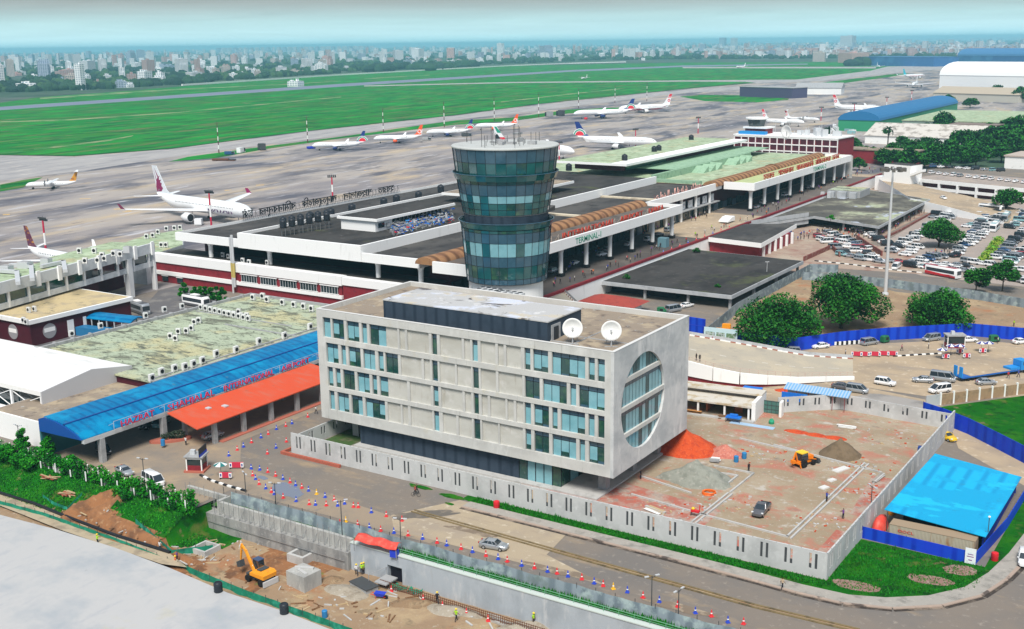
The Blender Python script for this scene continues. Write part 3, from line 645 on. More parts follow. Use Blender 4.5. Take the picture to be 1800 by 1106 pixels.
MB().cyl(0,0,30.6,34.3,10.35,10.7,64).build("plant_band", NAVY, tw, smooth=True)
for z, r in ((17.05,10.2),(34.3,10.85),(43.2,12.35)): MB().cyl(0,0,z-.25,z-.01,r-.15,r-.02,48).build("floor_slab", GCONC, tw)
MB().cyl(0,0,17.4,50,7.5,8.5,24).build("core", DGREY, tw)
def ring(name, z, r, m, rail):
    mb = MB().torus(0,0,z,r,.10,64,8)
    for i in range(NP):
        a = 2*pi*i/NP; mb.bar((r*cos(a),r*sin(a),z),((r-rail)*cos(a),(r-rail)*sin(a),z-1.2),.05)
    o = mb.build(name, m, tw, smooth=True)
    gl = MB()
    for i in range(NP):
        a0, a1 = 2*pi*i/NP, 2*pi*(i+1)/NP
        gl.add([((r-rail)*cos(a0),(r-rail)*sin(a0),z-1.5),((r-rail)*cos(a1),(r-rail)*sin(a1),z-1.5),(r*cos(a1),r*sin(a1),z-.1),(r*cos(a0),r*sin(a0),z-.1)], [(0,1,2,3)])
    gl.build("balustrade_glass", TEAL, tw)
ring("balcony_rail", 44.2, 13.25, SPAND, .5)
ring("balcony_rail", 32.3, 11.95, SPAND, .45)
MB().lathe(0,0,[(50.2,13.2),(50.3,13.45),(50.55,13.45),(50.75,13.2),(50.8,12.6),(50.75,0.2)],64).build("roof_disc", mat("roof_disc_white", (.46,.48,.47), [((.38,.39,.37), .3, .55, .7), ((.3,.29,.27), .7, .62, .72)], rough=.7), tw, smooth=True, ang=30)
rnd = random.Random(9)
for i in range(26):
    a = rnd.uniform(0,2*pi); r = rnd.uniform(3,12.4); h = rnd.choice((1,1.6,2.2,2.8,4.5)); MB().bar((r*cos(a),r*sin(a),50.7),(r*cos(a),r*sin(a),50.9+h),.06).build("antenna", DGREY, tw)
for i in range(9):
    a = rnd.uniform(0,2*pi); r = rnd.uniform(1,9); MB().cbox(r*cos(a),r*sin(a),50.75,rnd.uniform(.8,2.4),rnd.uniform(.8,1.6),rnd.uniform(.4,1.1),a).build("rooftop_equipment", GCONC, tw)
# low plant building behind the office that carries the chillers
pb = MB().box(-152,203,0,-124,222,14.2).mat(1).box(-151.6,203.4,14.2,-124.4,221.6,14.3)
tag(pb.build("plant_building", [GCONC, ROOFD]), "plain grey plant building between the office and the glass tower", "building")
def chiller(x, y, z, nx, ny, label):
    t = thing("rooftop_chiller", label, "chiller", (x, y, z), 0, "chillers behind the office")
    MB().box(0,0,.3,nx*1.7,ny*1.7,2.3).box(.1,.1,0,.3,.3,.3).box(nx*1.7-.3,.1,0,nx*1.7-.1,.3,.3).box(.1,ny*1.7-.3,0,.3,ny*1.7-.1,.3).box(nx*1.7-.3,ny*1.7-.3,0,nx*1.7-.1,ny*1.7-.1,.3).build("casing", LMETAL, t)
    for i in range(nx):
        for j in range(ny): MB().cyl(.85+i*1.7,.85+j*1.7,2.3,2.45,.72,.72,16).mat(1).cyl(.85+i*1.7,.85+j*1.7,2.45,2.47,.62,.62,16).build("fan", [LMETAL, BLACKM], t)
    return t
cx_, cy_ = g(838,517,15.2); chiller(cx_, cy_-1, 14.3, 4, 2, "white rooftop chiller with eight black fans left of its twin")
cx_, cy_ = g(872,523,15.2); chiller(cx_, cy_-1, 14.3, 4, 2, "white rooftop chiller with eight black fans under the tower drum")
# ================================================================== PASSENGER TERMINAL
def text(name, s, m, size, loc, rot, parent=None, depth=.08, align='LEFT', shear=0.0, sx=1.0):
    cu = bpy.data.curves.new(name, 'FONT'); cu.body = s; cu.size = size; cu.extrude = depth; cu.align_x = align; cu.offset = size*.004
    cu.resolution_u = 2; cu.shear = shear
    o = bpy.data.objects.new(name+"_t", cu); COL.objects.link(o)
    bpy.context.view_layer.update()
    dg = bpy.context.evaluated_depsgraph_get()
    me = bpy.data.meshes.new_from_object(o.evaluated_get(dg)); me.name = name
    bpy.data.objects.remove(o); bpy.data.curves.remove(cu)
    me.materials.clear(); me.materials.append(m)
    n = bpy.data.objects.new(name, me); COL.objects.link(n)
    n.location = loc; n.rotation_euler = rot; n.scale = (sx, 1, 1)
    if parent: n.parent = parent
    return n
tm = thing("passenger_terminal", "long low airport terminal with white fascias and dark flat roofs", "terminal", (-230, 251, 0))
TL = (230, -251, 0)
ZR = 5.0                                                             # departures level
def part(mb, name, m, smooth=False): return mb.build(name, m, tm, TL, smooth=smooth)
# podium at the near end: white band, maroon band, windows
part(MB().box(-301,249,6.6,-219.5,251.5,9.4), "podium_parapet", FASC)
part(MB().box(-300.8,251.6,8.7,-190,262,8.9), "podium_roof", ROOFD)
part(MB().box(-300.5,249.4,3.9,-262.2,251.4,6.6).box(-262.2,249.5,3.6,-219.8,251.4,6.55), "podium_wall", MAROON)
part(MB().box(-301,248.9,2.6,-219.5,251.4,3.6).box(-301,248.9,3.6,-262.2,251.4,3.9), "podium_band", FASC)
part(MB().box(-300.5,249.4,-.02,-219.6,251.4,2.6), "podium_base", MAROON)
part(MB().box(-219.4,249.2,6.9,-189,251.4,9.2), "podium_parapet", FASC)
part(MB().box(-219.4,249.6,-.02,-189.4,251.4,6.9), "podium_wall", MAROON)
for i in range(5):
    x = -260.6+i*8.2; mb = MB()
    mb.mat(0).box(x,249.30,3.9,x+6.6,249.48,6.1); mb.mat(1)
    for k in range(7): mb.box(x+k*1.08,249.2,3.9,x+k*1.08+.12,249.3,6.1)
    mb.mat(2).box(x-.3,248.95,6.1,x+7,249.48,6.3).box(x-.2,249.1,3.75,x+6.9,249.48,3.9)
    part(mb, "window", [GLASS, LMETAL, FASC])
for x in (-297,-290):
    part(MB().box(x,249.1,.5,x+2.6,249.38,2.2).mat(1).box(x-.2,248.95,2.2,x+2.8,249.38,2.4), "window", [GLASS, FASC])
# set-back storey under the big roofs
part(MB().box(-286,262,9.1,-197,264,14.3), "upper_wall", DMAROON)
part(MB().box(-292,251.6,14.0,-263.2,252.4,16.6).box(-292,252.4,14.0,-291.2,470,16.6), "fascia", FASC)
part(MB().box(-263,251,14.0,-213.3,252,18.7).box(-214.1,252,15.4,-213.3,447,18.7).box(-263,252,14.0,-262.3,447,18.7), "fascia", FASC)
part(MB().box(-213.2,251.1,14.0,-192.2,252,16.6).box(-193.0,252,14.0,-192.2,263,16.6), "fascia", FASC)
RZ = mat("dark_roof_b", (.045,.042,.042), [((.085,.08,.075), .07, .45, .62, (1,.5,1)), ((.02,.02,.02), .3, .55, .68), ((.16,.15,.14), .8, .66, .76, (.4,1,1))], rough=.9)
part(MB().box(-291.2,252.4,15.6,-263.1,470,15.8), "roof_deck", RZ)
part(MB().box(-262.3,252,17.6,-214.1,447,17.8), "roof_deck", ROOFD)
part(MB().box(-213.3,252.1,15.5,-187.2,449,15.7), "roof_deck", RZ)
part(MB().box(-291.9,252.5,16.6,-291.3,470,16.68), "coping", CONC)
for x, y, zb in ((-279,254.5,9.1),(-253,254.5,9.1),(-210,254.6,9.15),(-194.5,254.6,9.15)):
    part(MB().lathe(x,y,[(zb,.75),(12.6,.75),(13.4,1.0),(14.0,1.7)],12), "column", FASC, True)
# roof lights: long cream ribs across the mid roof
CREAM = mat("cream_rib", (.62,.55,.42), [((.45,.38,.28), .4, .5, .65)], rough=.8)
for y in (308,346,396): part(MB().box(-213,y,15.7,-189.5,y+2.2,16.25), "roof_rib", CREAM)
part(MB().xprism([(335,17.9),(344,17.9),(344,19.6)],-213.2,-203), "roof_scoop", [RZ])
# canopies over the departures road
for ya, yb, nm in ((248,382.3,0),(454,589.5,1)):
    x0, x1 = (-185.5,-171.9)
    zt = 17.1
    part(MB().box(x0,ya,14.0,x1,ya+.8,zt).box(x1-.8,ya+.8,14.0,x1,yb-.8,zt).box(x0,yb-.8,14.0,x1,yb,zt), "canopy_fascia", FASC)
    part(MB().box(x0,ya+.8,14.4,x1-.8,yb-.8,14.6).mat(1).box(x0,ya+.8,14.6,x1-.8,yb-.8,15.9), "canopy_deck", [DGREY, mat("canopy_brown_roof", (.13,.11,.095), [((.07,.065,.06), .2, .48, .62), ((.2,.13,.09), .4, .58, .68)], rough=.9) if not nm else mat("canopy_yellow_roof", (.44,.50,.24), [((.38,.44,.25), .2, .48, .62), ((.28,.27,.17), .5, .58, .7)], rough=.9)])
    prof = [(-192.2+3.4+3.4*cos(pi-pi*k/10), 15.75+2.1*sin(pi*k/10)) for k in range(11)]
    vs = MB().yprism(prof, ya+1 if not nm else 447.5, yb-1)
    part(vs, "barrel_vault", BARREL, True)
    if nm:
        part(MB().yprism([(p[0]+(p[0]+188.8)*.06, p[1]+(.35 if p[1] > 15.8 else 0)) for p in prof], 519, 521.5), "vault_joint", mat("vault_rib_brown", (.16,.08,.04), rough=.8))
    n = 9
    for k in range(n):
        y = ya+3+(yb-ya-6)*k/(n-1)
        part(MB().lathe(-174.6,y,[(ZR,.95),(5.9,.95),(6.0,.72),(12.2,.72),(13.2,.9),(14.0,1.7)],14), "column", FASC, True)
        part(MB().box(-175.6,y-1,ZR-.01,-173.6,y+1,ZR+1.1), "column_base", BLACKM)
part(MB().box(-187.1,382.5,14.2,-186.3,453.8,17.0), "fascia", FASC)
for k in range(5): part(MB().cyl(-187.6,388+k*14,ZR,14.3,.6,.6,10), "column", FASC, True)
# second, green roofed half
part(MB().box(-262.3,447.2,16.0,-192.2,592,16.3), "roof_deck", ROOFG)
GUP = mat("green_upstand", (.28,.44,.30), [((.2,.33,.22), .5, .5, .65)], rough=.85)
part(MB().box(-216,447.2,16.3,-214.6,560,19.2).box(-262,470,19.0,-216,590,19.3).box(-214.6,447.2,16.3,-193,448.6,17.6), "roof_upstand", GUP)
for y in (486,494,502,524,532,540): part(MB().xprism([(y,16.3),(y+6,16.3),(y+6,19.1)],-214.5,-208.5), "skylight", [GUP])
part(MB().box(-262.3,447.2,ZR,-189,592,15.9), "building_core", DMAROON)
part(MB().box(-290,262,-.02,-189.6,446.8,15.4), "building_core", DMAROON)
part(MB().box(-262.5,592,ZR,-172,592.6,16.4), "end_wall", CONC)
# shop fronts, posters and doors on the departures wall
rnd = random.Random(5); mb = MB()
for k in range(64):
    y = 262+k*5.1; z = ZR+rnd.choice((.0,.0,.3)); mb.mat(rnd.choice((0,0,0,1))).box(-189.2 if y < 446 else -188.6,y,z,-188.5 if y < 446 else -188.3,y+4.2,z+rnd.uniform(2.6,3.4))
part(mb, "shop_front", [GLASS, mat("lit_glass", (.10,.13,.16), rough=.2)])
POST = mat("faded_poster", (.62,.64,.66), [((.30,.32,.36), .9, .5, .6), ((.6,.3,.25), 1.2, .62, .7)], rough=.6)
for k in range(7): part(MB().box(-188.2,402+k*7.2,9.6,-187.9,406.2+k*7.2,12.6), "poster", POST)
part(MB().box(-188.9,384,9.0,-186.2,452,9.4), "mezzanine_edge", GCONC)
# roof houses
part(MB().box(-243,277,17.8,-229,285.5,21.2).box(-243,285.5,17.8,-233,318,21.0), "roof_house", FASC)
part(MB().box(-244,276.2,21.2,-227.6,318.5,22.0), "roof_house_fascia", FASC)
part(MB().box(-243.4,276.8,22.0,-228.2,318,22.1), "roof_house_top", ROOFD)
mb = MB()
for k in range(14): mb.mat(0).box(-232.98,288+k*2.1,18.2,-232.9,289.9+k*2.1,20.8).mat(1).box(-232.9,289.9+k*2.1,18,-232.6,290.1+k*2.1,21)
part(mb, "window", [GLASS, FASC])
part(MB().box(-228.98,278.5,18.8,-228.9,281.5,20.4).mat(1).box(-228.9,282.3,18.9,-228.3,283.6,20), "window", [GLASS, LMETAL])
part(MB().box(-250,352,17.8,-232,380,20.4).mat(1).box(-231.9,352.3,18,-231.8,380,20.2), "roof_house", [GCONC, TEAL2])
part(MB().box(-252,344,20.4,-226,398,21.3).mat(1).box(-251.5,344.5,21.3,-226.5,397.5,21.36), "roof_house_fascia", [FASC, ROOFB])
part(MB().box(-258,455,19.2,-234,585,22.2).mat(1).box(-233.9,458,19.3,-233.8,500,21.8), "roof_house", [DMAROON, TEAL2])
part(MB().box(-264,447.5,22.2,-228,589,23.2).mat(1).box(-263.5,448,23.2,-236,588.5,23.35), "roof_house_fascia", [FASC, ROOFG])
part(MB().box(-300,470,8,-262.6,600,14.5).mat(1).box(-299.5,470.5,14.5,-263,599,14.6), "airside_wing", [CONC, ROOFG])
# the pale pipes at the near end
part(MB().cyl(-263.6,248.4,0,17.6,.32,.32,10).cyl(-262.7,248.3,2,18.4,.42,.42,10).mat(1).cyl(-263.6,248.4,5,9.6,.335,.335,10).cyl(-262.7,248.3,5,9.6,.435,.435,10), "drain_pipe", [LMETAL, mat("ochre_pipe", (.5,.4,.12), rough=.7)], True)
# --- rooftop lettering
SIGNB = mat("sign_black", (.02,.022,.03), rough=.5); SIGNR = mat("sign_red", (.46,.05,.025), [((.4,.05,.03), .8, .5, .65)], rough=.5); SIGNG = mat("sign_green", (.01,.28,.17), rough=.5)
s1 = thing("rooftop_sign", "black Bengali letters seen from behind along the airside roof edge", "sign", (-291.2, 366, 16.7))
for s, ya, yb in (("হযরত",365,355),("শাহজালাল",351,334),("আন্তর্জাতিক",330,311),("বিমানবন্দর",307.5,289),("ঢাকা",286,281)):
    o = text("lettering", s, SIGNB, 3.6, (0,0,.7), (pi/2,0,-pi/2), s1, .12)
    o.location = (0, ya-366, .7); bpy.context.view_layer.update(); wdt = max(v.co.x for v in o.data.vertices) or 1; o.scale = ((ya-yb)/wdt, 1, 1)
mb = MB()
for k in range(44): y = -85+k*2; mb.bar((.3,y,-.1),(.3,y,2.6),.06).bar((.3,y,2.4),(1.6,y,-.1),.05)
mb.bar((.25,-86,.6),(.25,2,.6),.08).bar((.25,-86,2.5),(.25,2,2.5),.06).build("sign_frame", DGREY, s1)
s2 = thing("rooftop_sign", "red English letters standing on the nearer canopy roof above TERMINAL-1", "sign", (-174.6, 286, 15.9))
for s, ya, yb in (("SHAHJALAL",-34,8),("INTERNATIONAL",14,48.5),("AIRPORT",52.5,69.5),("DHAKA",74,86)):
    o = text("lettering", s, SIGNR, 3.0, (0,ya,.3), (pi/2,0,pi/2), s2, .14); wdt = max(v.co.x for v in o.data.vertices); o.scale = ((yb-ya)/wdt, 1, 1)
mb = MB()
for k in range(30): y = -33+k*4.1; mb.bar((-.2,y,0),(-.2,y,2.3),.05).bar((-.2,y,2.1),(-1.5,y,0),.04)
mb.bar((-.2,-34,.5),(-.2,86,.5),.06).build("sign_frame", mat("sign_frame_pale", (.6,.5,.42), rough=.6), s2)
s3 = thing("rooftop_sign", "orange-red Bengali letters standing on the farther canopy roof above TERMINAL-2", "sign", (-174.8, 472, 15.95))
for s, ya, yb in (("হযরত",0,13),("শাহজালাল",18,38),("আন্তর্জাতিক",42,66),("বিমানবন্দর",69,92),("ঢাকা",95,106)):
    o = text("lettering", s, SIGNR, 3.6, (0,ya,.4), (pi/2,0,pi/2), s3, .14); wdt = max(v.co.x for v in o.data.vertices) or 1; o.scale = ((yb-ya)/wdt, 1, 1)
mb = MB()
for k in range(27): y = k*4.1; mb.bar((-.2,y,0),(-.2,y,2.9),.06).bar((-.2,y,2.6),(-1.6,y,0),.05)
mb.bar((-.2,0,.6),(-.2,106,.6),.07).bar((-.2,0,2.7),(-.2,106,2.7),.07).build("sign_frame", mat("sign_frame_pale", (.6,.5,.42), rough=.6), s3)
s4 = thing("rooftop_sign", "small red and white Arabic letters on the dark roof between the two canopies", "sign", (-190.5, 398, 15.7))
for s, ya, yb in (("يلودلا",0,13),("لالج هاش",16,30),("راطم",33,44)):
    o = text("lettering", s, mat("sign_pinkish", (.75,.42,.36), rough=.6), 3.2, (0,ya,.3), (pi/2,0,pi/2), s4, .1); wdt = max(v.co.x for v in o.data.vertices) or 1; o.scale = ((yb-ya)/wdt, 1, 1)
MB().bar((-.2,0,.3),(-.2,44,.3),.06).bar((-.2,0,0),(-.2,0,2),.05).bar((-.2,22,0),(-.2,22,2),.05).bar((-.2,44,0),(-.2,44,2),.05).build("sign_frame", MAROON, s4)
text("lettering", "TERMINAL-1", SIGNG, 2.6, (-171.87+230, 303.5-251, 14.55), (pi/2,0,pi/2), tm, .03, sx=1.2)
text("lettering", "TERMINAL-2", SIGNG, 2.6, (-171.87+230, 529-251, 14.6), (pi/2,0,pi/2), tm, .03, sx=1.35)
# --- things on the terminal roofs
mb = MB()
def tank_mesh():
    b = MB(); b.lathe(0,0,[(0,.75),(.25,.8),(.5,.76),(.75,.8),(1.0,.76),(1.25,.8),(1.5,.78),(1.75,.55),(1.85,.25),(1.95,.25)],14); return b
TANKM = mat("tank_black", (.02,.024,.032), rough=.45)
tk = tank_mesh().build("water_tank", TANKM, smooth=True)
tag(tk, "x", "water tank", "black water tanks on the terminal roof"); first = True
tp = [(498+17*(i % 6)*.9, 392-4*(i//6)*1.2-2.6*(i % 6), 20.5) for i in range(12)]
sup = MB()
for i, (px, py, z) in enumerate(tp):
    x, y = g(px, py+8, z); o = tk if first else tk.copy()
    if not first: COL.objects.link(o)
    first = False; o.location = (x, y, z); o.scale = (1.35,1.35,1.35)
    o["label"] = f"black plastic water tank, {nth(i % 6)} along in the {'front' if i < 6 else 'rear'} row of the raised tank cluster"
    for dx in (-.8,.8): sup.bar((x+dx,y,17.8),(x+dx,y,20.4),.07); sup.box(x-1,y-1,20.38,x+1,y+1,20.48)
tag(sup.build("tank_stand", STEEL), "steel stand carrying the cluster of black water tanks on the roof", "stand")
for i, (px, py, z) in enumerate(((546,388,17.8),(582,381,17.8),(619,373,17.8),(675,362,17.8),(697,356,17.8),(736,350,17.8),(775,338,17.8),(1118,292,19.3),(1098,283,23),(1150,268,23),(1158,266,23),(1215,247,23),(1000,300,21.4))):
    x, y = g(px, py, z); o = tk.copy(); COL.objects.link(o); o.location = (x, y, z); o.scale = (1.7,1.7,1.6)
    o["label"] = f"lone black water tank on the terminal roof, {nth(i)} from the near end"
# heap of scrap trolleys on the roof
hp = thing("scrap_heap", "jumbled heap of blue and silver broken luggage trolleys on the dark roof", "scrap heap", (*g(760,395,17.8), 17.8))
rnd = random.Random(11); cols = [mat("scrap_blue", (.02,.10,.45), rough=.5), STEEL, mat("scrap_sky", (.05,.30,.70), rough=.5), GCONC, RED, LMETAL]
mbs = [MB() for _ in cols]
for i in range(520):
    t = rnd.random(); px = 690+105*t+rnd.uniform(-5,5); py = 408-26*t+rnd.uniform(-9,9)
    x, y = g(px, py, 17.9); x -= hp.location.x; y -= hp.location.y; k = rnd.choices(range(6), (3,4,1.3,3,.6,2))[0]
    z = rnd.uniform(0,1.9); a = rnd.uniform(0,6.3); l = rnd.uniform(.6,1.8)
    if rnd.random() < .6: mbs[k].bar((x,y,z),(x+l*cos(a),y+l*sin(a),z+rnd.uniform(-.5,.8)),rnd.uniform(.06,.16))
    else: mbs[k].cbox(x,y,z,l*.8,rnd.uniform(.2,.7),rnd.uniform(.1,.5),a)
for k, b in enumerate(mbs): tag(b.build("scrap_metal", cols[k], hp), kind="stuff")
# departures road deck and its parapet
dk = MB(); dk.box(-189,255,-.02,-162.6,612,ZR-.01)
tag(dk.build("elevated_road", [SAND]), kind="structure")
sheet("forecourt", [(-189,255),(-162.6,255),(-162.6,384),(-189,384)], ZR+.01, mat("forecourt_canopy_shade", (.085,.075,.07), [((.14,.12,.105), .1, .5, .65)], rough=.8, world=True))  # base colour darkened to carry the shade beneath the nearer canopy
sheet("forecourt", [(-187.5,446),(-163,446),(-163,600),(-187.5,600)], ZR+.012, mat("forecourt_far_canopy_shade", (.14,.12,.11), [((.2,.17,.14), .1, .5, .65)], rough=.8, world=True))  # canopy shade put into the ground colour here too
pw = thing("road_parapet", "long white wall with a dark red rail edging the raised departures road", "parapet", (-162.3, 430, 0))
MB().box(-.3,-175,-.02,.3,182,5.2).build("wall", FASC, pw); MB().box(-.42,-175,5.2,.42,182,6.0).build("rail", MAROON, pw)
# ================================================================== FOLIAGE TOOLS
LEAFS = [mat("leaf_mid", (.016,.12,.014), [((.025,.16,.012), 1.5, .5, .65)], rough=.7, spec=.15), mat("leaf_light", (.04,.20,.022), rough=.7, spec=.15), mat("leaf_dark", (.008,.045,.016), rough=.8, spec=.1)]
VLEAFS = [mat("creeper_mid", (.007,.16,.005), [((.02,.22,.006), 1.5, .5, .65)], rough=.7, spec=.15), mat("creeper_light", (.035,.29,.010), rough=.7, spec=.15), mat("creeper_dark", (.006,.07,.012), rough=.8, spec=.1)]
def leafcloud(mb, lobes, n, size, seed=0, squash=1.0, hollow=.55):
    """leaf faces spread through ellipsoid lobes (cx,cy,cz,rx,ry,rz)"""
    rnd = random.Random(seed); tot = sum(l[3]*l[4]*l[5] for l in lobes)
    vs, fs, ms = mb.v, mb.f, mb.m
    for l in lobes:
        k = max(12, int(n*l[3]*l[4]*l[5]/tot)); tone = rnd.random()
        for _ in range(k):
            while True:
                a, b, c = rnd.uniform(-1,1), rnd.uniform(-1,1), rnd.uniform(-1,1); q = a*a+b*b+c*c
                if hollow*hollow < q < 1: break
            r = sqrt(q); bump = 1+.22*nz(a*2.2+l[0], b*2.2+l[1], 1.0, c*2+seed)
            x, y, z = l[0]+a*l[3]*bump, l[1]+b*l[4]*bump, l[2]+c*l[5]*bump*squash
            s = size*rnd.uniform(.6,1.35); th = rnd.uniform(0,2*pi); ph = rnd.uniform(-1.0,1.0)
            ux, uy, uz = cos(th)*cos(ph), sin(th)*cos(ph), sin(ph)
            wx, wy, wz = -sin(th)+.4*rnd.uniform(-1,1), cos(th), .5*rnd.uniform(-1,1)
            o = len(vs)
            vs += [(x-ux*s-wx*s*.5,y-uy*s-wy*s*.5,z-uz*s-wz*s*.5),(x+ux*s*.7-wx*s*.5,y+uy*s*.7-wy*s*.5,z+uz*s*.7-wz*s*.5),(x+ux*s+wx*s*.4,y+uy*s+wy*s*.4,z+uz*s+wz*s*.4),(x-ux*s*.5+wx*s*.6,y-uy*s*.5+wy*s*.6,z-uz*s*.5+wz*s*.6)]
            fs.append((o,o+1,o+2,o+3))
            t = rnd.random()*.6+tone*.5; ms.append(1 if (t > .78) else (2 if t < .33 else 0))
def tree(name, label, loc, H, R, seed, n=2600, size=.34, trunk=.28, mats=LEAFS, low=.25, group=None, lob=13):
    rnd = random.Random(seed); t = thing(name, label, "tree", loc, 0, group)
    lobes = []; base = H*low; tk = MB()
    tk.lathe(0,0,[(-.1,trunk*1.5),(.5,trunk),(base+H*.15,trunk*.75)],8)
    for i in range(lob):
        a = 2*pi*i/lob*2.4+rnd.uniform(-.4,.4); f = sqrt((i+.5)/lob); rr = R*.72*f*rnd.uniform(.8,1.15)
        cz = base+(H-base)*(.76-.52*f*f+rnd.uniform(-.08,.08)); r = R*rnd.uniform(.24,.46)
        lobes.append((rr*cos(a), rr*sin(a), cz, r, r, r*rnd.uniform(.62,.8)))
        tk.bar((0,0,base+H*.1*rnd.random()),(rr*cos(a)*.8,rr*sin(a)*.8,cz-r*.2),trunk*.42,5,trunk*.12)
    tk.build("trunk", BARK, t)
    cr = MB(); leafcloud(cr, lobes, n, size, seed); cr.build("crown", mats, t)
    return t
# ================================================================== FOREGROUND: RETAINING WALLS, FENCES, DIGGINGS
rnd = random.Random(21)
WETC = mat("new_wall_concrete", (.39,.39,.37), [((.30,.30,.29), .4, .48, .62, (1,1,.3)), ((.46,.46,.44), 1.4, .55, .7, (1,1,.3)), ((.30,.30,.29), .9, .64, .76, (1.5,1,.2))], rough=.9, bump=.15)
WALLB = mat("pale_blue_wall", (.38,.42,.46), [((.31,.345,.38), .25, .48, .64, (1,1,.6)), ((.47,.49,.51), .8, .55, .7, (1,1,.3)), ((.33,.34,.34), .7, .64, .78, (1.5,1,.2))], rough=.85)
cw = thing("concrete_wall", "new bare concrete wall with a ledge and a step, behind scaffold poles", "wall", (-125,126,0))
T0 = (125,-126,0)
MB().box(-149.3,126.7,-1.2,-139.6,127.3,.9).box(-139.8,124.7,-1.2,-139.2,127.3,.9).box(-139.2,124.7,-1.2,-110.4,125.3,.7).build("upper_wall", WETC, cw, T0)
MB().box(-142.2,123.6,-6,-139.9,127.5,-1.2).box(-139.9,123.7,-6,-110.4,125.6,-1.2).box(-149.3,126.2,-5,-142.2,127.6,-1.2).build("lower_wall", mat("old_wall_concrete", (.30,.30,.29), [((.2,.2,.2), .5, .48, .62, (1,1,.3)), ((.38,.38,.37), 1.4, .55, .7)], rough=.9), cw, T0)
mb = MB()
for i in range(34):
    x = -148.8+i*1.15; y = (126.0 if x < -139.8 else 123.9)+rnd.uniform(-.1,.1); mb.bar((x,y,-1.3 if i % 3 else -4.3),(x+rnd.uniform(-.1,.1),y,rnd.uniform(1.4,2.3)),.045)
    if i % 2: mb.bar((x,y,-1.2),(x+.3,y+.9,.4),.04)
for z in (-2.6,): mb.bar((-141,123.5,z),(-111,123.5,z),.05)
mb.bar((-149,126,-2.5),(-140,126,-3.8),.05).bar((-149,126,-4),(-143,126,-.6),.05)
mb.build("scaffold_poles", STEEL, cw, T0)
rw_ = thing("retaining_wall", "pale blue-grey retaining wall with a doorway opening at the sunken site", "wall", (-80,125,0))
T1 = (80,-125,0)
MB().box(-110.4,124.4,-6,-103.2,125.2,.25).box(-100.4,124.4,-6,-45,125.2,.25).box(-103.2,124.4,-1.6,-100.4,125.2,.25).build("wall_face", WALLB, rw_, T1)
MB().box(-110.4,124.3,.25,-45,125.35,.40).build("coping", mat("coping_pale", (.50,.56,.53), rough=.8), rw_, T1)
MB().box(-103.2,125.2,-6,-100.4,129,-1.6).build("doorway", DARK, rw_, T1)
mb = MB()
for i in range(24): x = -101+i*2.3; mb.bar((x,125.0,.4),(x,125.0,1.15),.04)
mb.bar((-103,125,1.15),(-45,125,1.15),.05).bar((-103,125,.8),(-45,125,.8),.03).build("handrail", mat("handrail_green", (.16,.38,.24), rough=.6), rw_, T1)
mb = MB(); mb.box(-103.4,121.5,-3.4,-101.2,124.3,-3.2).bar((-103.3,124.3,-2),(-104.5,121.5,-2.4),.05).bar((-103.3,124.3,-3.2),(-103.3,124.3,-2),.05).bar((-104.5,121.5,-3.4),(-104.5,121.5,-2.4),.05)
mb.build("site_steps", GCONC, rw_, T1)
# bank between wall and street
mb = MB()
mb.add([(-139.2,125.3,-.5),(-45,125.2,.1),(60,126,.1),(60,130.8,-.1),(-142,128.9,-.12),(-142,125.4,-.6)], [(0,1,2,3,4,5)])
tag(mb.build("grass_bank", [mat("bank_mix", (.03,.13,.02), [((.22,.19,.14), .14, .50, .58), ((.02,.08,.015), .6, .5, .66)], rough=1, world=True, bump=.8)]), kind="structure")
gr = MB(); 
for i in range(5200):
    x = rnd.uniform(-108,-52); y = rnd.uniform(125.5,128.6)
    if nz(x, y, .12, 3) < -.15: continue
    h = rnd.uniform(.25,.7); a = rnd.uniform(0,6.3); gr.m.append(0); o = len(gr.v)
    gr.v += [(x-.12*cos(a),y-.12*sin(a),-.1),(x+.12*cos(a),y+.12*sin(a),-.1),(x+rnd.uniform(-.2,.2),y+rnd.uniform(-.2,.2),h)]; gr.f.append((o,o+1,o+2))
tag(gr.build("bank_grass", VLEAFS[0]), "rough green grass on the strip between retaining wall and mesh fence", "grass", kind="stuff")
# mesh fence along the street edge
MESHF = stripes("fence_mesh", (.235,.285,.32), (.15,.19,.22), .12, 'X', rough=.9, bumpy=.5, layers=[((.34,.42,.42), .6, .5, .66), ((.16,.2,.2), .25, .55, .7)], duty=.4)
mf = thing("mesh_fence", "grey-blue netting fence on thin posts along the street edge", "fence", (-90,129.8,0)); T2 = (90,-129.8,0)
mb = MB(); n = 120
for i in range(n):
    xa, xb = -139+99*i/n, -139+99*(i+1)/n; f = lambda x: 127.3+.15*sin(x*.5)+.15*nz(x,0,.6); ya, yb = f(xa), f(xb)
    mb.add([(xa,ya-.25,-.3),(xb,yb-.25,-.3),(xb,yb,1.75+.15*nz(xb,1,.5)),(xa,ya,1.75+.15*nz(xa,1,.5))], [(0,1,2,3)])
mb.build("netting", MESHF, mf, T2)
for i in range(33):
    x = -141+3*i; MB().bar((x,127.5,-.3),(x,127.4,2.15),.05).build("post", DGREY, mf, T2)
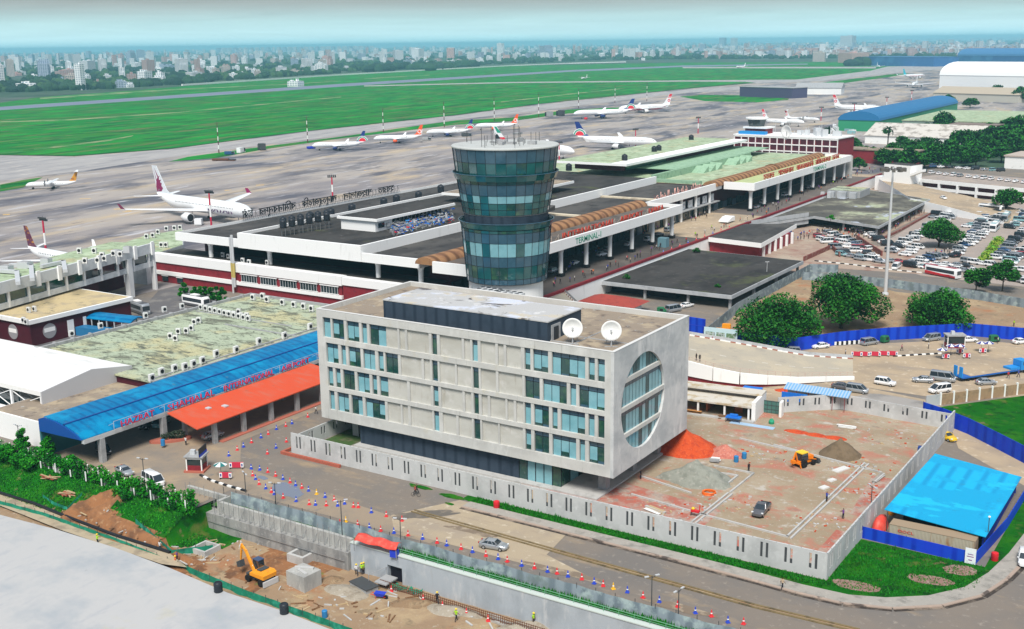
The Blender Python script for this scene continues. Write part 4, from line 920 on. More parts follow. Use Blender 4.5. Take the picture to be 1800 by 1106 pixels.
# red tarpaulin shelter over the doorway
sh = thing("tarpaulin_shelter", "low shelter under a red tarpaulin on the retaining wall", "shelter", (*g(664,952,.8), 0))
pts = [g(622,950,1.5), g(636,934,1.8), g(706,952,1.8), g(696,968,1.5)]
c = sh.location; q = [(p[0]-c.x,p[1]-c.y) for p in pts]
mb = MB(); nx, ny = 14, 5; vs = []
for j in range(ny+1):
    for i in range(nx+1):
        u, v = i/nx, j/ny; x = (q[0][0]*(1-u)+q[3][0]*u)*(1-v)+(q[1][0]*(1-u)+q[2][0]*u)*v; y = (q[0][1]*(1-u)+q[3][1]*u)*(1-v)+(q[1][1]*(1-u)+q[2][1]*u)*v
        vs.append((x, y, 1.5+.5*sin(pi*v)+.10*sin(u*14)+.12*nz(u*5,v*4,1,7)))
mb.add(vs, [(j*(nx+1)+i, j*(nx+1)+i+1, (j+1)*(nx+1)+i+1, (j+1)*(nx+1)+i) for j in range(ny) for i in range(nx)])
o = mb.build("tarpaulin", mat("red_tarpaulin", (.70,.07,.05), [((.78,.14,.10), .9, .5, .66)], rough=.5), sh, smooth=True); sm = o.modifiers.new("s",'SOLIDIFY'); sm.thickness = .05
mb = MB()
for p in q: mb.bar((p[0],p[1],-.2),(p[0],p[1],1.5),.06)
mb.build("pole", STEEL, sh); MB().cbox(q[3][0]-.8,q[3][1]+.6,.1,1.2,.8,1.1,.2).build("side_cover", BLUE, sh)
# green netting fences on the site
NETG = mat("green_net", (.010,.20,.12), [((.03,.30,.20), .8, .5, .66), ((.005,.10,.07), .5, .55, .7)], rough=.8)
def netfence(label, line, h=1.0, name="net_fence", m=NETG, step=2.6):
    P = [Vector(gs(*p)) for p in line]; t = thing(name, label, "fence", tuple(P[0])); mb = MB(); pm = MB(); d = 0
    pts = []
    for a, b in zip(P, P[1:]):
        k = max(1, int((b-a).length/.8)); pts += [a.lerp(b, i/k) for i in range(k)]
    pts.append(P[-1]); pts = [p-P[0] for p in pts]
    for i, (a, b) in enumerate(zip(pts, pts[1:])):
        za, zb = .12*nz(i,0,.4,1), .12*nz(i+1,0,.4,1); oa, ob = .12*sin(i*1.3), .12*sin((i+1)*1.3)
        mb.add([(a.x,a.y+oa-.1,a.z-.3),(b.x,b.y+ob-.1,b.z-.3),(b.x,b.y,b.z+h+zb),(a.x,a.y,a.z+h+za)], [(0,1,2,3)])
        if i % 3 == 0: pm.bar((a.x,a.y,a.z-.3),(a.x,a.y,a.z+h+.35),.045)
    mb.build("netting", m, t); pm.build("posts", DGREY, t); return t
netfence("long green net fence between the haul track and the pale slab", ((-60,868),(0,890),(80,912),(200,955),(320,1003),(440,1052),(540,1088),(620,1118)), 1.1)
netfence("short sagging green net fence beside the open trench", ((238,912),(300,938),(375,968)), 1.0)
netfence("low green netting round the heap of planks on the grass bank", ((75,868),(95,880),(118,886),(145,868)), .5)
pp = thing("drain_hose", "black drainage pipe lying along the haul track", "pipe", (*gs(0,864)[:2], -2.7)); c = pp.location
mb = MB(); P = [Vector((*gs(*p)[:2], -2.75))-c for p in ((-60,838),(0,866),(60,885),(110,908),(200,945),(300,985))]
mb.path(P, .28, 8); mb.build("pipe", BLACKM, pp)
def box_pit(label, px, py, lx, ly, h, wall, z=None):
    x, y, z0 = gs(px, py); t = thing("concrete_chamber", label, "chamber", (x, y, z0-.3))
    MB().box(-lx/2,-ly/2,0,lx/2,-ly/2+wall,h).box(-lx/2,ly/2-wall,0,lx/2,ly/2,h).box(-lx/2,-ly/2+wall,0,-lx/2+wall,ly/2-wall,h).box(lx/2-wall,-ly/2+wall,0,lx/2,ly/2-wall,h).mat(1).box(-lx/2+wall,-ly/2+wall,.05,lx/2-wall,ly/2-wall,.3).build("wall", [CONC, DGREY], t); return t
box_pit("open square concrete chamber below the new wall on orange soil", 358,926,3.4,3.4,1.2,.35)
box_pit("square concrete chamber with an open top behind the grey block", 531,984,3.4,3.2,1.6,.5)
x, y, z0 = gs(535,1028); bl = thing("concrete_block", "big grey concrete block with broken slabs on top beside the excavator", "block", (x,y,z0-.2))
MB().cbox(0,0,0,4.0,3.4,2.6,-.1).build("block", WETC, bl); MB().cbox(-.3,.5,2.6,3,.6,.25,.4).cbox(.3,-.6,2.6,2.4,.5,.2,-.3).build("slab", CONC, bl)
x, y, z0 = gs(640,1032); tag(MB().cbox(0,0,0,4.2,2.2,.6,-.25).mat(1).cbox(0,0,.6,4.4,2.4,.12,-.25).build("steel_cover", [GCONC, DGREY], None, (x,y,z0-.1)), "low grey cover slab on the diggings near the doorway", "slab")
# rebar cage line for the next wall
rb = thing("rebar_cage", "long brown cage of reinforcing bars along the foot of the retaining wall", "rebar cage", (-82,122.3,-4.3)); RUST = mat("rust", (.14,.055,.03), rough=.9)
mb = MB()
for i in range(150): x = -21+i*.36; mb.bar((x,0,-.1),(x+.05,0,1.25+.1*nz(i,0,.3)),.06,3)
for z in (.3,.8,1.15): mb.bar((-21,.02,z),(33,.02,z),.06,3)
mb.build("bars", RUST, rb); MB().box(-21.5,-.5,-.6,34,1.6,.05).build("footing", mat("footing_concrete", (.34,.32,.29), [((.25,.23,.2), .5, .5, .65)], rough=.9), rb)
def mound(name, label, px, py, rx, ry, h, m, rot=0.0, site=False, seed=0, cat="heap", rough=.16):
    if site: x, y, z = gs(px, py); z -= .1
    else: x, y = g(px, py); z = 0
    mb = MB(); nr, n = 9, 30; vs = [(0,0,h)]
    for k in range(1, nr+1):
        f = k/nr
        for i in range(n):
            a = 2*pi*i/n; q = 1+rough*nz(cos(a)*1.6, sin(a)*1.6, 1, seed)+.5*rough*nz(cos(a)*4, sin(a)*4, 1, seed+f*3)
            zz = h*(1-f)**1.1*(1+.22*nz(f*3*cos(a), f*3*sin(a), 1, seed+1)) if k < nr else -.15
            vs.append((rx*f*q*cos(a), ry*f*q*sin(a), zz))
    fs = [(0,1+i,1+(i+1)%n) for i in range(n)]
    for k in range(nr-1):
        for i in range(n): fs.append((1+k*n+i,1+(k+1)*n+i,1+(k+1)*n+(i+1)%n,1+k*n+(i+1)%n))
    mb.add(vs, fs); o = mb.build(name, m, None, (x,y,z), rot, True, 80)
    return tag(o, label, cat)
DSOIL = mat("dug_soil", (.24,.16,.095), [((.32,.23,.14), .7, .5, .65), ((.14,.10,.06), 1.6, .55, .7)], rough=1, bump=1, bscale=3)
GSOIL = mat("grey_spoil", (.34,.30,.24), [((.26,.22,.17), .8, .5, .65), ((.44,.41,.36), 2, .56, .7)], rough=1, bump=1, bscale=3)
for i, (px, py, rx, ry, h, m, lab) in enumerate(((610,1040,4.5,2.4,.9,GSOIL,"grey spoil heap in front of the doorway opening"),(800,1075,5,2,.9,GSOIL,"long low heap of grey spoil in the middle of the sunken site"),(440,1000,3.2,1.8,.8,ORSOIL,"orange soil heap under the excavator bucket"),(585,1020,2.6,1.8,.7,DSOIL,"brown soil heap beside the concrete block"),(720,1060,3.4,1.8,.7,DSOIL,"brown soil heap behind the blue wheelbarrow"),(930,1100,5,2,.8,GSOIL,"grey spoil bank at the bottom edge of the site"))):
    mound("spoil_heap", lab, px, py, rx, ry, h, m, .15*i, True, i)
# planks, loose timber and rubble
tb = MB()
for i in range(190):
    px, py = rnd.choice(((200,930),(250,960),(160,900),(300,985),(360,985),(480,1030),(700,1050),(560,1060),(640,1075),(330,975),(410,960),(860,1095),(300,1000)))
    x, y, z = gs(px+rnd.uniform(-50,50), py+rnd.uniform(-14,14)); a = rnd.uniform(0,6.3); l = rnd.uniform(.15,1.6) if i % 4 else 2.2; tb.mat(rnd.choice((0,1,1,2))).cbox(x,y,z,l,rnd.uniform(.12,.3),rnd.uniform(.05,.2),a)
tag(tb.build("debris", [BROWN, CONC, mat("pale_timber", (.45,.34,.2), rough=.8)]), "scattered planks and concrete bits over the sunken site", "debris", kind="stuff")
def plankheap(label, px, py, site=True):
    x, y, z = gs(px, py); t = thing("plank_heap", label, "plank heap", (x,y,z)); mb = MB()
    for i in range(16): mb.mat(i % 2).cbox(rnd.uniform(-.8,.8),rnd.uniform(-.6,.6),.1*i*.4,rnd.uniform(1.6,3),.22,.08,rnd.uniform(-.5,.5))
    mb.build("planks", [mat("red_timber", (.30,.08,.05), rough=.8), mat("pale_timber", (.45,.34,.2), rough=.8)], t)
plankheap("heap of reddish planks inside the green netting on the bank", 118,865); plankheap("heap of pale planks on the grass below the creeper fence", 88,842)
x, y, z = gs(108,828); tag(MB().box(-.9,-.9,-.2,.9,.9,1.3).mat(1).box(-.6,-.6,1.3,.6,.6,1.33).build("concrete_post_box", [CONC, DGREY], None, (x,y,z)), "small square concrete box standing in the grass of the bank", "inspection box")
# water tanks on the slab
SLT = MB().lathe(0,0,[(0,.62),(.1,.66),(.4,.62),(.5,.66),(.9,.62),(1.0,.66),(1.35,.64),(1.5,.5),(1.5,.4),(1.42,.38),(1.42,.05)],16)
for i, (px, py) in enumerate(((384,1040),(500,1078))):
    x, y = g(px, py, -2.6); o = SLT.build("water_drum", TANKM, None, (x,y,-2.6), 0, True)
    tag(o, ("black ribbed water drum on the pale slab edge nearest the excavator" if i == 0 else "black ribbed water drum on the pale slab edge further from the excavator"), "water drum")
x, y, z = gs(571,1085); tag(MB().lathe(0,0,[(0,.4),(.1,.42),(1.0,.42),(1.1,.3)],12).build("plastic_barrel", mat("barrel_blue", (.03,.2,.45), rough=.5), None, (x,y,z), 0, True), "blue plastic barrel beside the green net fence", "barrel")
# wheelbarrow
x, y, z = gs(668,1052); wb = thing("wheelbarrow", "blue wheelbarrow left on the sunken site", "wheelbarrow", (x,y,z), .3)
MB().loft([[(-.5,-.35,.45),(.6,-.3,.45),(.6,.3,.45),(-.5,.35,.45)],[(-.8,-.5,.95),(.95,-.45,.95),(.95,.45,.95),(-.8,.5,.95)]]).build("tray", BLUE, wb)
MB().bar((-1.4,-.3,.7),(.9,-.1,.3),.05).bar((-1.4,.3,.7),(.9,.1,.3),.05).bar((-.5,-.3,.5),(-.6,-.3,0),.04).bar((-.5,.3,.5),(-.6,.3,0),.04).build("frame", RED, wb)
MB().cyl(0,0,-.08,.08,.3,.3,14).build("wheel", TYRE, wb, (.95,0,.3)).rotation_euler = (pi/2,0,0)
# small green nets lying about
for i, (px, py) in enumerate(((688,1032),(703,1036),(729,1042))):
    x, y, z = gs(px, py); mb = MB(); n = 8
    mb.add([(1.1*(k/n-.5)*2, .35*sin(k*1.1)-.3, .1+.2*sin(k)) for k in range(n+1)]+[(1.1*(k/n-.5)*2, .35*sin(k*1.1)+.3, .5+.2*sin(k*1.7)) for k in range(n+1)], [(k,k+1,n+2+k,n+1+k) for k in range(n)])
    o = mb.build("green_net", NETG, None, (x,y,z-.05), .1*i); sm = o.modifiers.new("s",'SOLIDIFY'); sm.thickness = .05
    tag(o, f"crumpled green net on the bare site floor, {nth(i)} from the wheelbarrow", "net")
# creeper-covered fence along the left bank
hf = thing("creeper_fence", "picket fence smothered in bright green creepers above the grass bank", "hedge", (-168,121,0))
mb = MB()
for i in range(40):
    x = -30+i*1.42; mb.box(x-.09,-.15,-.3,x+.09,.05,2.5)
    if i % 2: mb.ball(x,-.05,2.95,.13,.13,.13,6,4); mb.bar((x,-.05,2.5),(x,-.05,2.9),.04)
    if i % 3 == 0: mb.box(x+.35,-1.05,.3,x+.6,-.95,1.6+.5*(i % 2))
mb.build("pickets", WHITE, hf)
mb = MB(); lob = []
for i in range(150):
    x = -31+58.0*i/149; lob.append((x, .0+rnd.uniform(-.5,.4), rnd.uniform(.4,3.0), rnd.uniform(.8,1.2), rnd.uniform(.5,.8), rnd.uniform(.7,1.0)))
for i in range(16): x = rnd.uniform(-31,-14); lob.append((x, rnd.uniform(-2.8,-.5), rnd.uniform(.2,1.6), 1.6, 1.2, 1.0))
for i in range(9): x = rnd.uniform(4,27); lob.append((x, rnd.uniform(-2.2,-.5), rnd.uniform(-.4,.9), 1.5, 1.1, .9))
leafcloud(mb, lob, 28000, .18, 4, hollow=.25); mb.build("creepers", VLEAFS, hf)
for i, (px, py, hh, rr) in enumerate(((35,760,6.2,1.5),(78,768,5.2,1.6),(8,775,4.2,1.8),(120,790,3.6,2.0))):
    x, y = g(px, py+40); tree("creeper_shrub", ["tall creeper column rising over the left end of the fence","bright green creeper shrub beside the blue canopy end","spreading shrub at the very left of the creeper fence","low bushy creeper mound below the blue canopy end"][i], (x,y+.8,0), hh, rr, 40+i, 1500, .2, .12, VLEAFS, .05)
# grass tufts over the bank
gt = MB()
for i in range(11000):
    x = rnd.uniform(-200,-136); y = rnd.uniform(110.5,121)
    if msite(x, y) != 1: continue
    z = ztr(x, y); h = rnd.uniform(.1,.34); a = rnd.uniform(0,6.3); o = len(gt.v); gt.m.append(rnd.choice((0,0,1,2)))
    gt.v += [(x-.14*cos(a),y-.14*sin(a),z-.05),(x+.14*cos(a),y+.14*sin(a),z-.05),(x+rnd.uniform(-.25,.25),y+rnd.uniform(-.25,.25),z+h)]; gt.f.append((o,o+1,o+2))
tag(gt.build("bank_grass", VLEAFS), "rough bright grass covering the bank below the creeper fence", "grass", kind="stuff")
gt = MB()
def inlawn(x, y):
    if x < -44: return 147.65 < y < 149.95
    return True
for i in range(13000):
    if i % 3: x = rnd.uniform(-104,-44); y = rnd.uniform(147.6,149.9)
    else: x = rnd.uniform(-44,-25.5); y = rnd.uniform(148.5,166)
    if not inlawn(x, y) or (x > -36 and y < 149+(x+36)*.85): continue
    h = rnd.uniform(.1,.35)*(1.9 if nz(x,y,.3) > .25 else 1); a = rnd.uniform(0,6.3); o = len(gt.v); gt.m.append(rnd.choice((0,0,2)))
    gt.v += [(x-.12*cos(a),y-.12*sin(a),0),(x+.12*cos(a),y+.12*sin(a),0),(x+rnd.uniform(-.2,.2),y+rnd.uniform(-.2,.2),h)]; gt.f.append((o,o+1,o+2))
tag(gt.build("verge_grass", [VLEAFS[0], LEAFS[1], LEAFS[0]]), "rough dark grass on the verge and corner lawn outside the compound wall", "grass", kind="stuff")
# ================================================================== COMPOUND WALL
PCW = mat("precast_wall", (.50,.51,.51), [((.42,.43,.43), .2, .48, .62), ((.57,.58,.58), .7, .55, .7), ((.35,.35,.34), .5, .64, .76, (1,1,.25))], rough=.85, bump=.06)
def slotwall(label, a, b, h=4.05, pair=3.62, plinth=1.25, back=True, zb=-.05, mats=(PCW, DGREY), th=.25):
    """wall with pairs of open upright slots; a -> b on the ground"""
    A, Bv = Vector(a), Vector(b); L = (Bv-A).length; rz = atan2(Bv.y-A.y, Bv.x-A.x)
    t = thing("compound_wall", label, "wall", (a[0],a[1],0), rz); n = max(1, round(L/pair)); st = L/n; mb = MB()
    mb.box(0,0,zb,L,th,plinth).box(0,0,h-.45,L,th,h)
    x = 0
    for i in range(n):
        c = (i+.5)*st
        for s in (-.42,.42): mb.box(x,0,plinth,c+s-.19,th,h-.45); x = c+s+.19
    mb.box(x,0,plinth,L,th,h-.45); mb.build("panel", mats[0], t)
    g_ = MB()
    for i in range(n):
        c = (i+.5)*st
        for s in (-.42,.42): g_.box(c+s-.19,.1,plinth,c+s+.19,.16,h-.45) if (i+int(s > 0)) % 3 else g_.box(c+s-.19,.1,plinth,c+s+.19,.16,plinth+.7)
    g_.build("slot_dark_fill", mats[1], t)  # dark grey strips stand in for the shaded view through open slots
    d = MB()
    for i in range(n*2): d.ball(i*st/2,.05,h+.05,.08,.08,.08,5,3)
    d.build("stud", GCONC, t); return t
slotwall("light grey precast wall with paired slots along the main road front", (-146.6,150), (-44.3,150.2))
slotwall("light grey precast wall with paired slots on the side facing the blue shed", (-44.1,150.2), (-43.0,226.2), 4.05, 3.7)
slotwall("grey slotted wall closing the back of the building yard", (-43.1,226.4), (-66,228.4), 3.2)
slotwall("grey slotted wall behind the yard, half hidden by blue tarpaulin and poles", (-66.2,228.3), (-76.5,219.6), 3.2)
slotwall("short grey slotted wall at the left end of the office yard", (-146.8,196), (-146.8,150.1), 3.2)
rbk = thing("brick_kerb", "low red brick kerb round the left corner of the precast wall", "kerb", (-147.6,149,0))
MB().box(-.6,-.4,-.02,14,.1,.55).box(-.6,.1,-.02,-.1,5,.55).build("kerb", mat("red_brick", (.40,.11,.07), [((.28,.09,.06), 2, .5, .65)], rough=.9), rbk)
# ================================================================== LEFT: ARRIVAL BUILDINGS, CANOPIES
# long hall with the stained pale green roof
hl = thing("arrivals_hall", "low hall with a wide stained pale green roof and many air conditioners", "building", (-208,188,0)); TH = (208,-188,0)
MB().box(-231,153,-.02,-187.5,224,6.9).build("wall", DMAROON, hl, TH)
MB().box(-231.5,152.5,6.9,-187,224.5,7.2).build("roof", ROOFGS, hl, TH)
MB().box(-231.9,152.2,6.3,-231.2,224.8,7.9).box(-187.3,152.2,6.3,-186.7,224.8,7.6).box(-231.2,224.2,6.3,-187.3,224.8,7.9).build("parapet", GCONC, hl, TH)
for i in range(14): y = 156+i*5; MB().box(-232.3,y,6.6,-231.0,y+.5,8.1).build("parapet_block", GCONC, hl, TH)
mb = MB(); mb.box(-189.5,153,7.2,-189.1,224,7.5).box(-212,196,7.2,-188,196.4,7.45).box(-230,203,7.2,-196,203.3,7.4).build("roof_rib", GCONC, hl, TH)
# white tent roof on a steel frame at the left
tt = thing("white_pavilion", "white gable-roofed steel pavilion at the left edge", "pavilion", (-220,146,0)); TT = (220,-146,0)
tag_ = [(134.8,6.9),(157.2,6.9),(157.2,7.9),(147,9.6),(134.8,7.9)]
MB().xprism(tag_, -262, -200).build("roof", mat("membrane_white", (.80,.80,.79), [((.66,.66,.64), .3, .52, .7, (.4,1,1)), ((.55,.55,.53), .9, .64, .76)], rough=.6), tt, TT)
MB().xprism([(134.7,5.2),(157.3,5.2),(157.3,7.9),(147,9.62),(134.7,7.9)], -200, -199.7).build("gable_end", mat("gable_grey", (.50,.50,.52), rough=.7), tt, TT)
mb = MB()
for i in range(6):
    x = -200.4-i*10; mb.box(x-.25,134.9,-.02,x+.25,135.3,6.9); mb.bar((x,135.1,3),(x-10,135.1,6.7),.1).bar((x,135.1,6.7),(x-10,135.1,3),.1)
mb.build("frame", FASC, tt, TT)
MB().box(-262,136,-.02,-201,156.8,6.8).build("glass_wall", GLASS, tt, TT)
MB().box(-206,127.4,-.02,-188.8,159,5.2).mat(1).box(-205.6,127.8,5.2,-189.2,158.6,5.3).mat(0).box(-262,132,2.2,-206,134.6,3.2).build("annex", [FASC, ROOFB], tt, TT)
MB().box(-262,132.2,-.02,-206,134.4,2.2).build("annex_wall", MAROON, tt, TT)
# blue arched canopy with the airport name
bc = thing("entrance_canopy", "long bright blue arched canopy with red airport lettering", "canopy", (-180,165,0)); TB = (180,-165,0)
BLUER = stripes("blue_sheet_roof", (.002,.165,.37), (.002,.10,.26), .16, 'Y', rough=.4, bumpy=.3, layers=[((.003,.24,.46), .18, .48, .62), ((.002,.11,.28), .35, .52, .68), ((.06,.16,.26), .8, .62, .74)], duty=.2)
prof = [(-173.6,5.6),(-175.2,6.5),(-178,7.45),(-181,8.05),(-184,8.3),(-184.6,8.25),(-184.6,8.1),(-184,8.12),(-181,7.87),(-178,7.27),(-175.3,6.32),(-173.8,5.45)]
MB().yprism(prof, 124.5, 205).build("roof", BLUER, bc, TB)
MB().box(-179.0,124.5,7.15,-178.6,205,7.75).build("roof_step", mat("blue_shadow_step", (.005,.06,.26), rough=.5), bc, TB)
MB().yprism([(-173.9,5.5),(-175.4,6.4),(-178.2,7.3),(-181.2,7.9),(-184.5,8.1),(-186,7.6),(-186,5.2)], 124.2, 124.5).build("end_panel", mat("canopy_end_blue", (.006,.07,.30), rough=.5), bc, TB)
MB().box(-174.3,124.6,4.7,-173.5,205,5.5).build("gutter_beam", LMETAL, bc, TB)
for y in (128.5,143,157,171,185,199): MB().box(-174.4,y-.5,-.02,-173.4,y+.5,4.7).build("column", GCONC, bc, TB)
MB().box(-186.6,124.6,-.02,-186.1,205,7.0).build("back_wall", mat("teal_wall", (.03,.14,.16), rough=.7), bc, TB)
for s, ya, yb in (("HAZRAT",132.5,140.5),("SHAHJALAL",143.8,156),("INTERNATIONAL",158.5,173.2),("AIRPORT",175.5,184.5)):
    o = text("lettering", s, mat("sign_crimson", (.60,.03,.08), rough=.5), 1.75, (-173.1+180,ya-165,5.75), (pi/2,0,pi/2), bc, .08); wdt = max(v.co.x for v in o.data.vertices); o.scale = ((yb-ya)/wdt, 1, 1)
for s, ya, yb in (("হযরত",146,151.5),("বিমানবন্দর",187,200)):
    o = text("lettering", s, SIGNR, 1.5, (-172.9+180,ya-165,6.0 if ya > 180 else 4.55), (pi/2,0,pi/2), bc, .08); wdt = max(v.co.x for v in o.data.vertices) or 1; o.scale = ((yb-ya)/wdt, 1, 1)
mb = MB(); mb.bar((-173.1,131,5.7),(-173.1,204,5.7),.06).bar((-173.1,131,7.3),(-173.1,204,7.3),.04)
for i in range(19): y = 131+i*4; mb.bar((-173.1,y,5.5),(-173.1,y,7.3),.05).bar((-173.1,y,7.0),(-174.6,y,6.3),.04)
mb.build("sign_frame", LMETAL, bc, TB)
# orange-red flat canopy in front of it
rc = thing("drop_off_canopy", "flat orange-red canopy on grey columns beside the concrete office", "canopy", (-167,162,0)); TR = (167,-162,0)
MB().add([(-172.4,143,5.7),(-162.4,141.4,4.6),(-162.4,184,4.6),(-172.4,184,5.7),(-172.4,143,5.5),(-162.4,141.4,4.4),(-162.4,184,4.4),(-172.4,184,5.5)], [(0,1,2,3),(7,6,5,4),(0,4,5,1),(1,5,6,2),(2,6,7,3),(3,7,4,0)]).build("roof", stripes("orange_red_roof", (.60,.085,.035), (.60,.085,.036), .17, "Y", rough=.6, bumpy=.3, duty=.15, layers=[((.55,.12,.07), .25, .50, .66, (1,3,1)), ((.36,.10,.06), .7, .64, .74)]), rc, TR)
MB().box(-169,149.5,5.25,-168,150.4,5.5).box(-167.6,152.5,5.1,-166.4,153.4,5.36).build("roof_light", LMETAL, rc, TR)
for y in (146.6,154.3,162,169.7,177.4): MB().box(-163.9,y-.42,-.02,-163.1,y+.42,4.45).build("column", GCONC, rc, TR)
for y in (146.3,160,174): MB().box(-171.9,y-.4,-.02,-171.2,y+.4,5.4).build("column", GCONC, rc, TR)
MB().box(-163.6,147.5,-.02,-162.3,184,.18).build("kerb", mat("red_kerb", (.42,.13,.09), rough=.9), rc, TR)
# island with planting under the canopy
isl = thing("traffic_island", "red-brick planted island between the two canopies", "island", (*g(300,775),0), .9)
MB().prism([(4*cos(2*pi*i/18),1.4*sin(2*pi*i/18)) for i in range(18)],-.02,.5).build("kerb", mat("red_kerb", (.42,.13,.09), rough=.9), isl)
mb = MB(); leafcloud(mb, [(1.4,0,1.1,1.6,.9,.9),(-.6,.2,.9,1.2,.8,.7)], 500, .22, 77); mb.build("plants", [mat("dull_leaf", (.03,.05,.03), rough=.8)]*3, isl)
x, y = g(287,787); tag(MB().cyl(0,0,.3,1.5,.42,.42,12).build("plastic_barrel", mat("barrel_blue", (.03,.2,.45), rough=.5), None, (x,y,.15)), "blue barrel on the planted island under the canopy", "barrel")
# maroon building with porthole windows
ph = thing("porthole_building", "dark maroon flat-roofed building with big round windows", "building", (-275,190,0)); TP = (275,-190,0)
MB().box(-300,175,-.02,-261,207,5.9).build("wall", DMAROON, ph, TP)
MB().box(-300.6,174.4,5.9,-260.4,207.6,7.0).build("fascia", FASC, ph, TP)
MB().box(-299.8,175.2,7.0,-261.2,206.8,7.1).build("roof", mat("ochre_roof", (.52,.42,.24), [((.40,.33,.22), .2, .48, .62), ((.2,.17,.12), .5, .58, .7)], rough=.9), ph, TP)
for px, py in ((17,577),(47,583)):
    pass
for i, (x, y, ax) in enumerate(((-268.5,174.95,'y'),(-276.5,174.95,'y'),(-260.95,180.5,'x'))):
    o = MB().cyl(0,0,-.08,.08,2.0,2.0,24).mat(1).box(-1.6,-.2,.08,1.6,.9,.12).build("round_window", [mat("porthole_grey", (.30,.30,.32), rough=.5), FASC], ph, (x+275,y-190,3))
    o.rotation_euler = (pi/2,0,0) if ax == 'y' else (pi/2,0,pi/2)
MB().box(-260.98,186,.2,-260.9,188,4.6).box(-260.98,191,.2,-260.9,192,4.6).build("door", FASC, ph, TP)
# blue curved walkway roof
bw = thing("covered_walkway", "narrow curved blue walkway roof leading to the maroon porthole building", "walkway", (-240,196,0))
A1, A2 = g(132,548,4.6), g(243,560,4.6); dx, dy = A2[0]-A1[0], A2[1]-A1[1]; ln = hypot(dx, dy); rz = atan2(dy, dx); bw.location = (A1[0],A1[1],0); bw.rotation_euler = (0,0,rz)
MB().xprism([(-3.0,4.1),(-1.6,4.8),(0,5.0),(1.6,4.8),(3.0,4.1),(3.0,3.9),(0,4.8),(-3.0,3.9)],0,ln).build("roof", BLUER, bw)
mb = MB()
for i in range(9): x = .6+i*(ln-1.2)/8; mb.box(x-.12,-2.9,-.02,x+.12,-2.65,4).box(x-.12,2.65,-.02,x+.12,2.9,4)
mb.build("posts", LMETAL, bw); MB().box(0,-6.5,-.02,ln*.9,-3.4,2.3).build("lower_roof", mat("walkway_lower_blue", (.02,.16,.34), rough=.5), bw)
# grey airside wing, slightly skewed
wa, wb_ = (-275.0,177.0), (-289.0,240.5); ln = hypot(wb_[0]-wa[0], wb_[1]-wa[1]); rz = atan2(wb_[1]-wa[1], wb_[0]-wa[0])
wg = thing("airside_wing", "grey-white airside wing with ribbon windows and a cluttered green roof", "building", (wa[0],wa[1],3.1), rz)
MB().box(-40,.5,4.6,ln,13,6.2).box(-40,.0,8.9,ln,.8,12.0).box(-40,.8,9.2,36,13,11.4).box(36,.8,9.2,ln,16.5,11.4).mat(1).box(-40,.8,11.4,36,13,11.5).box(36,.8,11.4,ln,16.5,11.5).mat(0).box(-40,.7,6.2,-30,1.2,8.9).build("body", [mat("wing_pale", (.60,.63,.65), [((.48,.51,.53), .4, .5, .65), ((.4,.42,.43), 1, .6, .75, (1,1,.3))], rough=.8), ROOFG], wg)
mb = MB()
for i in range(13): x = -34+i*7.4; mb.mat(0 if i < 9 else 1).box(x+.5,.95,6.2,x+6.9,1.1,8.9)
mb.build("window", [TEAL2, GLASS], wg)
for i in range(14): x = -34+i*7.4-.25; MB().box(x,.4,4.6,x+.7,.94,9.0).build("pilaster", FASC, wg)
for i in range(7): x = ln-52+i*8.3; MB().box(x,-.5,8.4,x+1.3,0,12.6).build("parapet_block", FASC, wg)
MB().box(ln-13.6,-.1,-3.12,ln-11.6,1.6,9).box(ln-.8,.2,-3.12,ln,1.6,9).build("column", FASC, wg)
MB().box(-40,3,-3.12,ln-24,12.9,4.6).box(ln-24,13,-3.12,ln,16.4,4.6).build("ground_floor", DMAROON, wg)
lk = [g(*p,9.2) for p in ((205,447),(255,452),(322,430),(322,403),(255,414),(215,428))]; kx_, ky_ = lk[0]; lt0 = thing("link_wing", "green-roofed link between the airside wing and the terminal end", "building", (kx_,ky_,0)); MB().prism([(p[0]-kx_,p[1]-ky_) for p in lk],-.02,9.1).mat(1).prism([((p[0]-kx_)*.99,(p[1]-ky_)*.99) for p in lk],9.1,9.22).build("block", [MATS["wing_pale"], ROOFG], lt0)
# roof equipment generator (ducts and boxes), lying on named roofs
acm = None
def ac_proto():
    t = thing("air_conditioner", "x", "air conditioner", (0,0,0), 0, "air conditioners on the flat roofs")
    MB().box(-.55,-.28,.18,.55,.28,1.45).box(-.5,-.25,0,-.35,.25,.18).box(.35,-.25,0,.5,.25,.18).build("casing", mat("ac_white", (.70,.71,.70), rough=.6), t)
    o = MB().cyl(0,0,0,.05,.40,.40,12).build("fan", BLACKM, t, (0,-.28,.82)); o.rotation_euler = (pi/2,0,0); return t
AC = ac_proto(); first = [True]
def ac(px, py, z, label, rz=0.0, s=1.05):
    x, y = g(px, py, z)
    if first[0]: o = AC; first[0] = False; o.location = (x,y,z); o.rotation_euler = (0,0,rz); o["label"] = label; o.scale = (s,s,s); return
    dup(AC, (x,y,z), rz, label, None, (s,s,s))
row = [(354+i*8.3, 545+i*2.0) for i in range(11)]
for i, p in enumerate(row): ac(p[0], p[1], 7.25, f"white air conditioner, {nth(i)} in the tight row on the stained green roof", .1)
for i, p in enumerate(((300,596),(309,600),(314,588),(328,587),(337,582),(342,571),(350,568))): ac(p[0], p[1], 7.25, f"air conditioner, {nth(i)} of the loose cluster amid the stained green roof", .4)
for i, p in enumerate(((402,556),(411,557),(420,553),(424,560),(434,560))): ac(p[0], p[1], 7.25, f"air conditioner behind the tight roof row on the green roof, {nth(i)} from the left", .3)
for i, p in enumerate(((126,594),(177,580),(256,562),(289,551),(320,545))): ac(p[0], p[1]-2, 7.9, f"air conditioner standing on the rear parapet of the stained roof, {nth(i)} from the left", 1.4)
